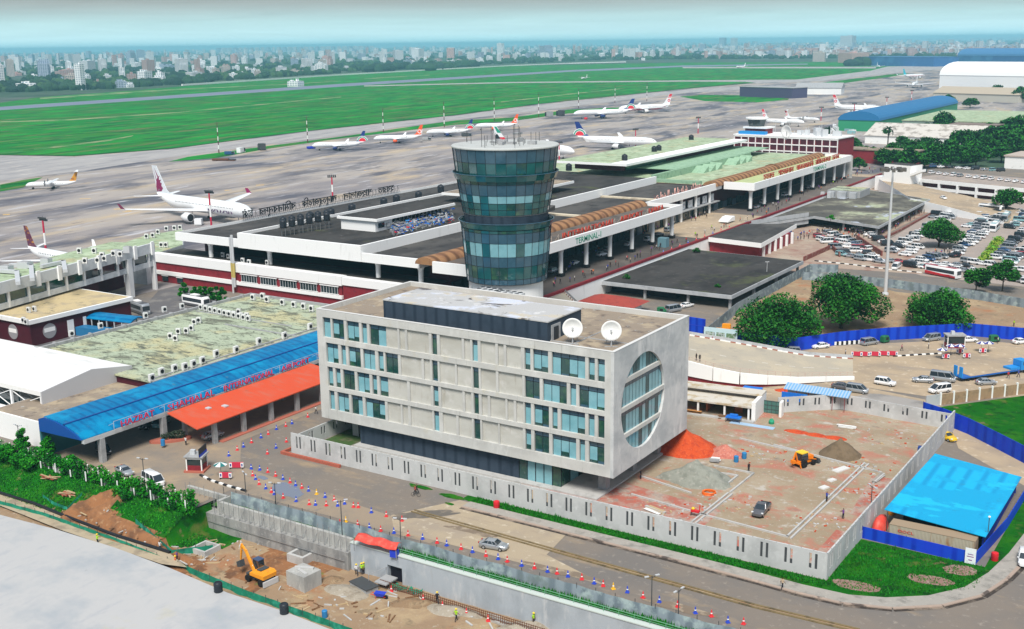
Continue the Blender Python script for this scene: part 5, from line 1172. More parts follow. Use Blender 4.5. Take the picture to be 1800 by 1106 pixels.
for i, p in enumerate(((267,671),(284,660),(307,654),(325,651),(340,646),(356,640),(380,628),(415,621),(455,606),(500,596),(545,580))): ac(p[0], p[1], 7.3, f"air conditioner along the front edge behind the blue canopy, {nth(i)} from the left", 1.57, 1.15)
for i, p in enumerate(((445,528),(470,532),(497,537),(517,541),(534,544),(548,548),(462,526))): ac(p[0], p[1], 7.25, f"air conditioner at the far corner of the stained roof, {nth(i)} from the left", .1, 1.2)
for i, p in enumerate(((51,550),(61,548),(42,568),(47,571))): ac(p[0], p[1], 7.1, f"air conditioner, {nth(i)} on the ochre roof of the porthole building")
for i, p in enumerate(((258,420),(269,418),(278,412),(293,406),(307,405),(317,404),(284,435),(292,435),(166,438),(180,446),(184,460),(172,463),(150,464),(200,443),(212,444),(140,438))): ac(p[0], p[1]+(8 if p[0] < 240 and p[1] < 450 else 0), 9.25 if p[0] > 240 else 14.6, f"air conditioner, {nth(i)} on the green roof of the grey airside wing", .5, 1.25)
for i, p in enumerate(((427,462),(438,465),(402,455),(392,452),(470,466))): ac(p[0], p[1], 9.1, f"air conditioner on the podium under the big white fascia, {nth(i)} from the left")
def duct(label, pts, z, w=1.2, h=.9, m=LMETAL):
    P = [g(*p, z) for p in pts]; t = thing("roof_duct", label, "duct", (P[0][0],P[0][1],z)); mb = MB()
    for a, b in zip(P, P[1:]): mb.cbox((a[0]+b[0])/2-P[0][0],(a[1]+b[1])/2-P[0][1],.2,hypot(b[0]-a[0],b[1]-a[1])+w*.7,w,h,atan2(b[1]-a[1],b[0]-a[0]))
    mb.build("duct", m, t)
duct("pale metal duct running over the parapet of the airside wing, nearest", ((0,480),(30,482),(32,502)), 14.7); duct("pale metal duct on the airside wing, beside the blue covers", ((20,470),(55,472),(57,495)), 14.7); duct("curved pale duct on the airside wing near the plane tail", ((75,472),(112,464),(115,480)), 14.7)
for i, p in enumerate(((12,478,3.0),(45,471,3.4),(82,465,2.6),(205,450,2.4),(225,444,2.2))):
    x, y = g(p[0], p[1], 14.6); tag(MB().cbox(0,0,0,p[2],p[2]*.8,1.8,.3).mat(1).cbox(0,0,1.8,p[2]*.8,p[2]*.6,.15,.3).build("roof_plant_box", [LMETAL, GCONC], None, (x,y,14.6)), f"grey boxy roof plant on the airside wing, {nth(i)} from the left", "roof plant")
# slim upright conifers by the podium
for i, px in enumerate((325,343,352,361,371,381,391)):
    x, y = g(px, 537-(2 if i else 8)); tree("conifer", ("lone clipped conifer beside the maroon podium wall" if i == 0 else f"slim conifer in the clipped row by the podium, {nth(i-1)} from the left"), (x,y,0), 6.4 if i else 7.0, 1.7, 60+i, 2600, .27, .1, VLEAFS, .05, None if i == 0 else "clipped conifers by the podium", 7)
sheet("service_yard", [(-262,176),(-232,176),(-232,232),(-286,249),(-300,249),(-289,241),(-262,208)], .006, mat("service_yard_asphalt", (.12,.115,.12), [((.2,.19,.18), .15, .5, .65)], rough=.9, world=True))
sheet("lawn", [(-256,196),(-247,190),(-233,202),(-240,206)], .03, LAWN)
# ================================================================== RIGHT: LOWER CANOPIES, RAMPS, YARD, TOLL
rnd = random.Random(31)
STEELG = mat("grey_fascia", (.42,.44,.46), [((.33,.35,.37), .4, .5, .66)], rough=.7)
def flatroof(name, label, pts, z, th, roofm, fasm, cols=(), cat="canopy", base=0.0, core=None):
    cx = sum(p[0] for p in pts)/len(pts); cy = sum(p[1] for p in pts)/len(pts); t = thing(name, label, cat, (cx,cy,0))
    q = [(p[0]-cx,p[1]-cy) for p in pts]
    MB().prism(q, z-th, z).build("fascia", fasm, t)
    k = .985; MB().prism([(x*k,y*k) for x, y in q], z+.004, z+.06).build("roof", roofm, t)
    for x, y in cols: MB().box(x-cx-.35,y-cy-.35,base-.02,x-cx+.35,y-cy+.35,z-th).build("column", GCONC, t)
    if core: MB().box(core[0]-cx,core[1]-cy,base-.02,core[2]-cx,core[3]-cy,z-th).build("back_wall", DARK, t)  # near-black core stands in for the shade under the roof
    return t
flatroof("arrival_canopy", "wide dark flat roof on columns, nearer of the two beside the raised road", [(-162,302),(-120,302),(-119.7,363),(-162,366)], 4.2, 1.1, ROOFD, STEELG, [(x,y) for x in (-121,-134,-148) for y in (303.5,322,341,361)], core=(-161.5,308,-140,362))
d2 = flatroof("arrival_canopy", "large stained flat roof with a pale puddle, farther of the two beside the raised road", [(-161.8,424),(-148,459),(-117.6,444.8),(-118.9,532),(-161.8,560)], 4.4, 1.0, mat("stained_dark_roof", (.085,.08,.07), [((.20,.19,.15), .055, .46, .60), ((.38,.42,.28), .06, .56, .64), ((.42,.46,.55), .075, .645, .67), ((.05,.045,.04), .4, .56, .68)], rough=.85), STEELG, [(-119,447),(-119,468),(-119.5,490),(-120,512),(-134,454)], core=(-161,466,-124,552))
MB().add([(-162+140.4,424-486,1.5),(-148.2+140.4,459-486,1.5),(-148.2+140.4,459-486,6.2),(-162+140.4,424-486,6.2)], [(0,1,2,3)]).build("screen_wall", STEELG, None).parent = d2
x, y = g(1487,345,4.5); t = thing("roof_plant_block", "grey concrete plant block with ducts at the back of the farther flat roof", "roof plant", (x,y,4.46))
MB().cbox(0,4,0,15,16,3.0).mat(1).cbox(0,4,3.0,14,15,.1).build("block", [GCONC, ROOFGS], t); MB().cbox(-5,-6,0,3,2.5,2.6).cbox(0,-6,0,4,2.5,2.8).cbox(5,-6,0,3,2.5,2.6).build("duct", STEELG, t); MB().cbox(-8,-9,0,1.6,1.4,2.6).cbox(-5,-9,0,1.6,1.4,2.6).build("condenser", LMETAL, t)
for i, (px, py, z, r) in enumerate(((1101,490,4.25,1.3),(1262,505,4.25,.9),(1225,444,4.25,1.5),(1460,388,4.45,2.2))):
    x, y = g(px, py, z); tt_ = tree("roof_shrub", ["green shrub sprouting on the left edge of the nearer dark roof","small shrub near the right front corner of the nearer dark roof","green shrub at the back corner of the nearer dark roof","low bright bush on the front edge of the farther flat roof"][i], (x,y,z), r*1.2, r, 90+i, 500, .2, .06, LEAFS if i < 3 else VLEAFS, .02, None, 6)
# stairs pavilion between the two canopies
st = flatroof("stair_pavilion", "maroon pavilion with sloping white fascias between the two dark canopies", [(-161.8,383),(-140.5,379.5),(-144.5,428),(-161.8,418)], 5.8, 1.6, RZ, FASC, cat="pavilion")
MB().box(-161.5+152,384-402,-.02,-142.5+152,416-402,4.2).build("wall", MAROON, st)
for i in range(6): MB().box(-142.4+152,386+i*6-402,-.02,-141.6+152,386.8+i*6-402,4.2).build("column", FASC, st)
x, y = g(1280,386,6); MB().xprism([(-5,-.4),(2,-.4),(2,1.3),(-1,1.2),(-5,0)],-2,2).build("stair_hood", FASC, st, (x-st.location.x,y-st.location.y,6.0))
rr = thing("red_roof_lodge", "small white lodge with a dark red hipped roof under the raised road", "lodge", (-149,285,0))
MB().box(-7,-3,-.02,7,4,2.7).build("wall", WHITE, rr)
MB().add([(-9,-5,2.7),(9,-5,2.7),(9,5.5,2.7),(-9,5.5,2.7),(-4,.5,4.4),(4,.5,4.4)], [(0,1,5,4),(1,2,5),(2,3,4,5),(3,0,4),(3,2,1,0)]).build("roof", mat("red_tin_roof", (.33,.055,.04), [((.26,.045,.035), .6, .5, .65)], rough=.6), rr)
MB().box(-5,-3.06,1,-3,-3,2.2).box(-1,-3.06,0,.4,-3,2.2).box(2.5,-3.06,1,5,-3,2.2).build("window", GLASS, rr)
# parking signs strip fence by the nearer canopy
def meshfence(label, pts, h, m=MESHF, name="panel_fence", step=3.0, post=True, z=0.0, mats=None):
    P = [Vector((p[0],p[1],z)) for p in pts]; t = thing(name, label, "fence", tuple(P[0])); mb = MB(); pm = MB()
    for a, b in zip(P, P[1:]):
        a0, b0 = a-P[0], b-P[0]; n_ = Vector((-(b0-a0).y,(b0-a0).x,0)).normalized()*.05
        mb.add([tuple(a0-n_+Vector((0,0,-.03))),tuple(b0-n_+Vector((0,0,-.03))),tuple(b0-n_+Vector((0,0,h))),tuple(a0-n_+Vector((0,0,h))),tuple(a0+n_+Vector((0,0,-.03))),tuple(b0+n_+Vector((0,0,-.03))),tuple(b0+n_+Vector((0,0,h))),tuple(a0+n_+Vector((0,0,h)))], [(0,1,2,3),(7,6,5,4),(3,2,6,7),(0,3,7,4),(1,5,6,2)])
        k = max(1, int((b-a).length/step))
        for i in range(k+1):
            c = a0.lerp(b0, i/k); pm.bar((c.x,c.y,-.02),(c.x,c.y,h+.12),.06)
    mb.build("panels", m, t); 
    if post: pm.build("posts", DGREY, t)
    return t
meshfence("grey sheet fence running along the side of the nearer dark canopy", [(-113,266),(-117.5,300),(-118.4,366),(-110,369)], 2.8)
meshfence("grey mesh fence between the car park road and the bare ground by the mast", pxs((1410,492),(1480,496),(1560,505),(1700,524),(1800,541),(1900,560)), 2.6)
BSHEET = stripes("blue_sheet_fence", (.012,.065,.56), (.008,.035,.40), .16, 'X', rough=.5, bumpy=.3, duty=.3, layers=[((.015,.05,.58), .15, .5, .66)])
meshfence("long royal blue sheet fence behind the road cars and under the big trees", [(-108,266.5),(-89.2,268.6),(-81.5,280.2),(-72.8,289.7),(-56.4,304.4),(-43,306),(-10,304)], 3.3, BSHEET)
meshfence("royal blue sheet fence curving down the edge of the right-hand lawn", [(-50.2,231.4),(-46,229.2),(-40.2,225.2),(-34,219.4),(-28.2,213.8),(-20,205.5),(-8,195)], 3.2, BSHEET)
meshfence("royal blue sheet fence wrapped round the cyan-roofed store", [(-43.9,167),(-27.2,166.1),(-25.6,182),(-25.2,199)], 1.9, BSHEET)
bwall = thing("panel_wall", "brown brick wall with white concrete posts above the right-hand lawn", "wall", (-49.0,241.3,0), atan2(258.4-241.1,-35.4+49.2))
MB().box(0,-.08,-.02,60,.08,2.3).build("panels", mat("mossy_brick", (.33,.22,.13), [((.22,.16,.10), .5, .48, .64), ((.40,.30,.19), 1.4, .55, .7)], rough=.95), bwall)
for i in range(19): MB().box(i*3.3-.18,-.18,-.02,i*3.3+.18,.18,2.7).build("post", WHITE, bwall)
MB().box(-3.6,-.1,-.02,-.3,.1,2.4).build("grey_panel", STEELG, bwall)
# ramp from the street up to the departures road
stn = [((-162.4,257.5),(-162.4,280),5.0),((-140,238),(-146,262),5.0),((-120,232.5),(-127,256),4.8),((-101.4,231.2),(-112,255),4.0),((-95.5,231.0),(-103,256),3.4),((-89.8,232.2),(-95.4,257.3),2.7),((-84.8,235.8),(-89.5,259),1.9),((-79.6,240.8),(-84,261.5),1.0),((-70,250.8),(-75,267.4),.06)]
mb = MB()
for (o1,i1,z1),(o2,i2,z2) in zip(stn, stn[1:]): mb.add([(o1[0],o1[1],z1),(o2[0],o2[1],z2),(i2[0],i2[1],z2),(i1[0],i1[1],z1)], [(0,1,2,3)])
tag(mb.build("ramp_road", mat("ramp_asphalt", (.40,.36,.29), [((.47,.41,.31), .1, .48, .64), ((.32,.29,.25), .3, .58, .7)], rough=.9, world=True)), kind="structure")
rp_ = thing("ramp_wall", "curving white ramp wall with a maroon base and railing behind the yard", "wall", (-90,232,0)); T3 = (90,-232,0)
wm, mm, rm, kb = MB(), MB(), MB(), MB()
for (o1,i1,z1),(o2,i2,z2) in zip(stn, stn[1:]):
    d = Vector((o2[0]-o1[0], o2[1]-o1[1])); n_ = Vector((d.y,-d.x)).normalized()*.5
    def seg(b, za1, zb1, za2, zb2, off): b.add([(o1[0]+n_.x*off,o1[1]+n_.y*off,za1),(o2[0]+n_.x*off,o2[1]+n_.y*off,za2),(o2[0]+n_.x*off,o2[1]+n_.y*off,zb2),(o1[0]+n_.x*off,o1[1]+n_.y*off,zb1),(o1[0],o1[1],zb1),(o2[0],o2[1],zb2)], [(0,1,2,3),(3,2,5,4)])
    seg(wm, z1*.32, z1+.75, z2*.32, z2+.75, 1.0); seg(mm, -.02, z1*.32, -.02, z2*.32, .3)
    k = max(2, int(d.length/1.6))
    for i in range(k):
        x, y, z = o1[0]+d.x*i/k, o1[1]+d.y*i/k, z1+(z2-z1)*i/k; rm.bar((x+n_.x*.4,y+n_.y*.4,z+.75),(x+n_.x*.4,y+n_.y*.4,z+1.7),.06)
    for h in (1.2,1.7): rm.bar((o1[0]+n_.x*.4,o1[1]+n_.y*.4,z1+h),(o2[0]+n_.x*.4,o2[1]+n_.y*.4,z2+h),.055)
    di = Vector((i2[0]-i1[0], i2[1]-i1[1])); k = max(2, int(di.length/1.2))
    for i in range(k):
        kb.mat(i % 2); a, b = (i1[0]+di.x*i/k, i1[1]+di.y*i/k, z1+(z2-z1)*i/k), (i1[0]+di.x*(i+1)/k, i1[1]+di.y*(i+1)/k, z1+(z2-z1)*(i+1)/k)
        kb.bar((a[0],a[1],a[2]+.12),(b[0],b[1],b[2]+.12),.2)
wm.build("wall_face", FASC, rp_, T3); mm.build("wall_base", MAROON, rp_, T3); rm.build("railing", mat("rail_pinkish", (.55,.42,.36), rough=.7), rp_, T3)
kb.build("kerb", [WHITE, mat("kerb_red_brown", (.35,.14,.10), rough=.8)], rp_, T3)
# inner retaining side of the ramp
mb = MB()
for (o1,i1,z1),(o2,i2,z2) in zip(stn, stn[1:]): mb.add([(i1[0],i1[1],-.02),(i2[0],i2[1],-.02),(i2[0],i2[1],z2+.1),(i1[0],i1[1],z1+.1),(i1[0]-.2,i1[1]+.5,z1+.9),(i2[0]-.2,i2[1]+.5,z2+.9),(i2[0]-.2,i2[1]+.5,-.02),(i1[0]-.2,i1[1]+.5,-.02)], [(1,0,3,2),(4,5,6,7),(3,4,5,2)])
mb.build("inner_wall", GCONC, rp_, T3)
mk = MB()
for i in range(16):
    t_ = i/16*(len(stn)-1); k = int(t_); f = t_-k
    if k < 1: continue
    q = lambda f: tuple(((stn[k][0][j]+stn[k][1][j])/2)*(1-f)+((stn[k+1][0][j]+stn[k+1][1][j])/2)*f for j in (0,1))+(stn[k][2]*(1-f)+stn[k+1][2]*f+.03,)
    a, b = q(f), q(min(1, f+.22)); d = Vector((b[0]-a[0],b[1]-a[1])).normalized()*.14; mk.add([(a[0]+d.y,a[1]-d.x,a[2]),(b[0]+d.y,b[1]-d.x,b[2]),(b[0]-d.y,b[1]+d.x,b[2]),(a[0]-d.y,a[1]+d.x,a[2])], [(0,1,2,3)])
tag(mk.build("marking", mat("lane_white", (.7,.68,.62), rough=.9)), kind="structure")
# far ramp and parking deck behind the car park
P1 = [g(1545,318,5), g(1600,352,4.3), g(1660,366,3), g(1765,394,.1)]; P2 = [g(1560,303,5), g(1630,330,4.3), g(1700,344,3), g(1830,378,.1)]; Z = [5.0,4.3,3.0,.1]
mb = MB(); wf = MB()
for k in range(3):
    a, b, c, d = P1[k], P1[k+1], P2[k+1], P2[k]; mb.add([(a[0],a[1],Z[k]),(b[0],b[1],Z[k+1]),(c[0],c[1],Z[k+1]),(d[0],d[1],Z[k])], [(0,1,2,3)])
    wf.add([(a[0],a[1],-.02),(b[0],b[1],-.02),(b[0],b[1],Z[k+1]+.9),(a[0],a[1],Z[k]+.9),(a[0]-.3,a[1]+.6,Z[k]+.9),(b[0]-.3,b[1]+.6,Z[k+1]+.9)], [(0,1,2,3),(3,2,5,4)])
tag(mb.build("ramp_road", SAND), kind="structure")
fw_ = thing("ramp_wall", "straight white wall of the far ramp above the crowded car park", "wall", (P1[1][0],P1[1][1],0)); wf.build("wall_face", FASC, fw_, (-P1[1][0],-P1[1][1],0))
pdk = thing("parking_deck", "white two-storey parking deck with dark openings beyond the car park", "parking deck", (*g(1590,318,6),0))
A, Bq = Vector(g(1588,314,6)), Vector(g(1860,340,6)); rz = atan2((Bq-A).y,(Bq-A).x); pdk.location = (A.x,A.y,0); pdk.rotation_euler = (0,0,rz); ln = (Bq-A).length
MB().box(0,0,5.0,ln,.5,6.7).box(0,0,1.6,ln,.5,3.0).box(0,.5,5.0,ln,46,5.6).build("deck", [FASC], pdk)
MB().box(0,.5,5.6,ln,46,5.65).build("deck_surface", LOT, pdk); MB().box(0,1.4,-.02,ln,40,4.99).build("dark_interior", DMAROON, pdk)
for i in range(9): MB().box(i*ln/8-.5,-.1,-.02,i*ln/8+.5,1.3,5).build("column", FASC, pdk)
wx, wy = g(1553,318,5); tb_ = thing("stair_tower", "white stair tower with a slanting wing beside the far ramp", "stair tower", (wx,wy,0), rz)
MB().box(0,0,-.02,15,10,13.5).build("block", FASC, tb_); MB().yprism([(15,8.5),(21,11),(21,12.2),(15,9.8)],0,4).build("wing", FASC, tb_); MB().box(-5,0,-.02,0,6,7).build("lower_block", FASC, tb_); MB().box(.3,.3,13.5,14.7,9.7,13.6).build("roof", ROOFD, tb_)
# ------------------------------------------------ the yard of the office
mound("chip_heap", "big orange-red heap of brick chips at the round-window end of the office", 1203,790, 7.4,5.2,4.3, mat("brick_chips", (.55,.075,.02), [((.42,.05,.02), 1.2, .48, .64), ((.62,.13,.05), 3, .55, .7)], rough=1, bump=1, bscale=6), .35, seed=3)
mound("chip_heap", "pinkish heap of broken brick beside the orange-red heap", 1275,798, 3.6,3.0,1.9, mat("pink_chips", (.52,.19,.14), [((.42,.13,.10), 1.2, .48, .64), ((.6,.3,.25), 3, .55, .7)], rough=1, bump=1, bscale=5), 0, seed=5)
mound("sand_heap", "large grey-green sand heap in the yard below the round window", 1225,845, 6.6,4.2,4.0, mat("grey_sand", (.26,.27,.235), [((.20,.21,.18), .8, .48, .64), ((.36,.35,.31), 1.4, .55, .7)], rough=1, bump=1, bscale=4), .2, seed=8, rough=.25)
mound("soil_heap", "smooth brown soil heap near the back wall of the yard", 1477,799, 4.1,3.7,3.3, mat("dark_soil_heap", (.17,.125,.08), [((.13,.095,.06), .9, .48, .64)], rough=1, bump=.8, bscale=5), 0, seed=11, rough=.08)
for i, (px, py, rx) in enumerate(((1400,759,2.6),(1434,765,2.4),(1468,770,2.5))): mound("chip_heap", f"small low orange chip heap before the back wall, {nth(i)} from the left", px, py, rx, 1.3, .45, MATS["brick_chips"], .1, seed=20+i)
cl = thing("hose_coil", "coil of bright orange hose lying on the yard", "hose", (*g(1247,868),0))
mb = MB()
for k in range(7): mb.torus(rnd.uniform(-.15,.15),rnd.uniform(-.15,.15),.06+.06*k,1.05+.1*sin(k*2),.06,26,5)
mb.build("coil", mat("hose_orange", (.80,.16,.02), rough=.5), cl)
ks = MB()
def yk(a, b, w=.35, h=.35, m=0): 
    A_, B_ = Vector(g(*a)), Vector(g(*b)); ks.mat(m); ks.cbox((A_.x+B_.x)/2,(A_.y+B_.y)/2,-.02,(B_-A_).length,w,h,atan2((B_-A_).y,(B_-A_).x))
for a, b in (((1125,838),(1215,868)),((1255,820),(1325,833)),((1325,833),(1283,867)),((1245,830),(1297,837)),((1297,837),(1268,860)),((1110,870),(1240,907)),((1232,905),(1385,945)),((1215,920),(1280,868)),((1222,922),(1287,870)),((1383,945),(1520,815)),((1390,948),(1527,817)),((1360,783),(1550,832)),((1300,772),(1400,795))): yk(a, b, .3, .3)
tag(ks.build("yard_kerb", [CONC]), "low pale concrete kerbs laid out across the brick-strewn yard", "kerbs")
for i, (px, py, lx, ly) in enumerate(((1478,826,3.4,1.4),(1448,858,1.6,1.2),(1462,845,1.5,1.0))):
    x, y = g(px, py); tag(MB().cbox(0,0,-.02,lx,ly,.18,1.2).cbox(.05,.05,.16,lx*.9,ly*.9,.08,1.2).build("concrete_pad", mat("pale_pad", (.62,.62,.61), rough=.9), None, (x,y,0)), ["long pale concrete pad by the right-hand yard kerb","square pale pad nearest the worker on the yard","small pale pad between the two larger yard pads"][i], "concrete pad")
db = MB()
for i in range(260):
    px, py = rnd.choice(((1120,900),(1500,870),(1440,920),(1530,830),(1200,900),(1340,800),(1560,770),(1500,820),(1280,880)))
    x, y = g(px+rnd.uniform(-45,45), py+rnd.uniform(-16,16)); a = rnd.uniform(0,6.3)
    if not (-146 < x < -44.6 and 151 < y < 224): continue
    db.mat(rnd.choice((0,0,1,2))).cbox(x,y,0,rnd.uniform(.15,.7),rnd.uniform(.1,.35),rnd.uniform(.05,.22),a)
tag(db.build("debris", [CONC, MATS["pale_timber"], MATS["brick_chips"]]), "small broken bricks and offcuts strewn over the yard", "debris", kind="stuff")
# site office shelter, tarpaulin cabin, gate and the blue-roofed lean-to at the back of the yard
gh = thing("guard_house", "two-tier concrete guard shelter with an open front at the yard gate", "guard house", (-86.5,214,0), .10)
MB().box(-10,-3.6,2.7,7.2,3,3.05).box(-10,1.5,3.9,8,5,4.3).build("roof", [mat("pale_slab_roof", (.56,.53,.47), [((.42,.33,.2), .3, .5, .62)], rough=.9)], gh)
MB().box(7.2,-3.4,-.02,8,5,4.0).box(-10,4.4,-.02,7.2,5,3.9).build("wall", WHITE, gh); 
for x in (-9.5,-4,1.6,6.6): MB().box(x-.18,-3.4,-.02,x+.18,-3.0,2.7).build("column", WHITE, gh)
MB().box(-3,-1,-.02,-2.7,4,2.6).box(2.5,1,-.02,4.2,1.3,2.6).build("brick_panel", mat("orange_brick", (.42,.15,.08), rough=.9), gh); MB().box(-9.8,4.2,-.02,7,4.39,2.6).build("back_wall", DGREY, gh)
MB().box(-10.2,-4.6,-.02,8,-3.6,.3).build("step", CONC, gh)
tc_ = thing("tarpaulin_cabin", "tall cabin wrapped in bright blue tarpaulin beside the yard gate", "cabin", (*g(1318,716),0), .1); MB().box(-1.9,0,1.5,1.9,2.6,3.7).box(.2,-.1,0,1.9,2.6,1.5).box(-2,-.1,3.7,2,2.7,3.8).build("tarpaulin", TARP, tc_); MB().box(-1.7,.1,-.02,.2,2.5,1.5).build("opening", DARK, tc_)
gt_ = thing("yard_gate", "green sheet-metal gate in the back wall of the yard", "gate", (*g(1333,724),0), .1); MB().box(0,0,.1,4.6,.1,2.7).build("gate_leaf", mat("gate_green", (.06,.16,.14), [((.09,.2,.18), .8, .5, .65)], rough=.6), gt_)
mb = MB()
for i in range(6): mb.box(i*.9,-.06,.1,i*.9+.08,-.003,2.7)
for z in (.8,1.7,2.6): mb.box(0,-.06,z,4.6,-.004,z+.08)
mb.build("gate_bars", DGREY, gt_); MB().box(4.7,-1.8,-.02,5.2,.2,3.1).box(-.5,-.2,-.02,-.1,.2,3.1).build("gate_post", WHITE, gt_)
lt_ = thing("lean_to", "long lean-to roof of mixed blue sheets against the yard back wall", "shed", (*g(1374,712),0), atan2(g(1500,730)[1]-g(1374,712)[1], g(1500,730)[0]-g(1374,712)[0]))
MB().add([(0,.8,3.4),(13.5,.8,3.2),(13.5,3.6,3.9),(0,3.6,4.1),(0,.8,3.3),(13.5,.8,3.1),(13.5,3.6,3.8),(0,3.6,4.0)], [(0,1,2,3),(7,6,5,4),(0,4,5,1),(1,5,6,2),(2,6,7,3),(3,7,4,0)]).build("roof", stripes("pale_blue_sheets", (.16,.36,.62), (.35,.47,.60), .5, 'X', rough=.5, bumpy=.2), lt_)
MB().box(0,-.35,1.0,5.4,-.28,3.1).build("tarpaulin", TARP, lt_); MB().box(.2,3.3,-.02,13,3.5,3.6).build("back_wall", mat("cabin_white", (.6,.6,.58), rough=.8), lt_)
for i in range(6): MB().bar((.3+i*2.5,.9,-.02),(.3+i*2.5,.9,3.3),.07).build("post", MAROON, lt_)
def stack(label, px, py, l, w_, h, n, ms, rz=0.0, nm="timber_stack"):
    x, y = g(px, py); t = thing(nm, label, "stack", (x,y,0), rz); mbs = [MB() for _ in ms]
    for i in range(n): mbs[i % len(ms)].cbox(rnd.uniform(-.2,.2),rnd.uniform(-w_,w_)*.4,h*i/n,l*rnd.uniform(.8,1.1),w_*.3,h/n*1.4,rnd.uniform(-.06,.06))
    for b, m_ in zip(mbs, ms): b.build("pieces", m_, t)
PT_ = MATS["pale_timber"]
stack("orange-brown timber stack before the guard shelter", 1218,727, 3.4,1.4,.8, 12, [BROWN, mat("orange_timber",(.5,.24,.08),rough=.8)], .1)
stack("dark timber and brick scraps beside the shelter column", 1272,735, 2,1.4,.6, 9, [BROWN, MAROON], .5); stack("bundle of white pipes by the yard back wall", 1488,752, 3.6,1.0,.5, 8, [WHITE], .15, "pipe_stack")
stack("yellow formwork bars beside the orange-red chip heap", 1253,797, 2.6,1.6,.5, 8, [ORANGE, PT_], .4); stack("white cement bags beside the pink brick heap", 1257,812, 1.6,1.6,.7, 9, [WHITE, GCONC], .2, "bag_stack"); stack("pale stone blocks lined along the right yard wall", 1545,842, 5,.9,.4, 12, [CONC, PAVE], 1.5, "block_stack"); stack("grey boards lying behind the front wall by the white tubes", 1150,898, 4,1.8,.25, 8, [CONC, PT_, WHITE], -.3)
x, y = g(1290,742); tbl = thing("site_table", "table covered with blue tarpaulin in front of the gate", "table", (x,y,0), .1); MB().box(-1.6,-.7,.9,1.4,.8,1.15).box(-.9,-.3,1.15,.7,.5,1.6).build("tarpaulin", TARP, tbl); [MB().bar((q,r_,-.02),(q,r_,.9),.05).build("leg", BLACKM, tbl) for q in (-1.5,1.3) for r_ in (-.6,.7)]
tag(MB().cbox(0,0,-.01,9,1.5,.09,.05).build("tarpaulin_strip", [mat("pale_tarp",(.35,.5,.66),rough=.5)], None, (*g(1322,748),0)), "long pale blue sheet spread on the ground before the gate", "tarpaulin")
tag(MB().lathe(0,0,[(0,.5),(.5,.6),(1.0,.3)],10).build("green_bag", [GREENP], None, (*g(1356,745),0)), "bright green sack by the gate post", "sack")
for i,(px,py) in enumerate(((1294,812),(1308,806))): tag(MB().lathe(0,0,[(0,.42),(.1,.45),(1.1,.45),(1.2,.3)],12).build("plastic_barrel", MATS["barrel_blue"], None, (*g(px,py),0), 0, True), ["blue drum beside the pink brick heap","blue drum between the pink heap and the open yard"][i], "barrel")
# sand heap and brick heap beyond the gate by the ramp
mound("sand_heap", "small grey sand heap at the foot of the white ramp wall", 1438,688, 2.2,1.6,1.4, MATS["grey_sand"], 0, seed=31); mound("chip_heap", "low orange brick-chip heap at the foot of the white ramp wall", 1380,688, 2.6,1.2,.8, MATS["brick_chips"], 0, seed=33)
# cyan-roofed store with a container
cs = thing("store_shed", "store shed with a huge cyan sheet roof on a corner lot", "shed", (-34,185,0)); T4 = (34,-185,0)
CYAN = stripes("cyan_sheet_roof", (.008,.40,.70), (.004,.27,.54), .12, 'X', rough=.4, bumpy=.3, layers=[((.006,.33,.60), .11, .48, .52), ((.012,.44,.68), .13, .57, .60, (1,2,1)), ((.02,.26,.44), .6, .62, .74)], duty=.25)
MB().add([(-42,171.9,3.35),(-26.6,169.6,3.15),(-26.2,197.4,3.3),(-41,200.8,3.6),(-42,171.9,3.25),(-26.6,169.6,3.05),(-26.2,197.4,3.2),(-41,200.8,3.5)], [(0,1,2,3),(7,6,5,4),(0,4,5,1),(1,5,6,2),(2,6,7,3),(3,7,4,0)]).build("roof", CYAN, cs, T4)
MB().box(-27.3,171,.0,-27.1,197,3.0).box(-40.6,198,0,-27,198.2,3.1).build("wall", mat("shed_blue_wall", (.01,.04,.36), rough=.6), cs, T4)
MB().box(-40,176,-.02,-28,197,2.2).build("shed_dark_block", DARK, cs, T4)  # one near-black block filling the space below the roof
for x in (-41.4,-34,-27): MB().bar((x,171.6,-.02),(x,171.6,3.2),.08).build("post", DGREY, cs, T4)
ct = thing("shipping_container", "beige rusty shipping container with red letters under the cyan roof", "container", (-34,169.3,0)); CONT = stripes("beige_container", (.50,.46,.34), (.36,.33,.24), 1.6, 'X', rough=.7, bumpy=.8, layers=[((.34,.20,.10), .35, .60, .72, (1.5,1,.4)), ((.42,.44,.46), .5, .66, .72)])
MB().box(-6.1,-1.2,.1,6.2,1.2,2.7).build("body", CONT, ct); MB().box(-6.2,-1.25,0,-6.1,1.25,2.75).box(6.2,-1.25,0,6.3,1.25,2.75).box(-6.1,-1.24,2.7,6.2,1.24,2.76).box(-.05,-1.23,.1,.05,-1.2,2.7).build("frame", mat("container_frame", (.32,.24,.16), rough=.7), ct)
text("lettering", "OOCL", mat("container_red", (.62,.05,.03), rough=.6), .62, (-4.9,-1.27,1.75), (pi/2,0,0), ct, .01, sx=1.35)
ban = thing("banner_sign", "white upright banner on the corner of the blue sheet fence", "banner", (-28.6,165.9,0)); MB().box(0,-.06,.1,1.5,0,2.5).build("panel", mat("banner_white", (.75,.80,.82), [((.55,.7,.75), 1.5, .55, .65)], rough=.6), ban); MB().box(.35,-.075,1.5,1.15,-.062,1.62).box(.25,-.075,1.15,1.2,-.062,1.28).box(.5,-.075,.6,1.0,-.062,.75).build("print", mat("banner_purple", (.22,.07,.25), rough=.6), ban)
rt = thing("tarpaulin_heap", "heap under a red tarpaulin between the compound wall and the container", "heap", (-42.5,172,0)); mb = MB(); n = 14
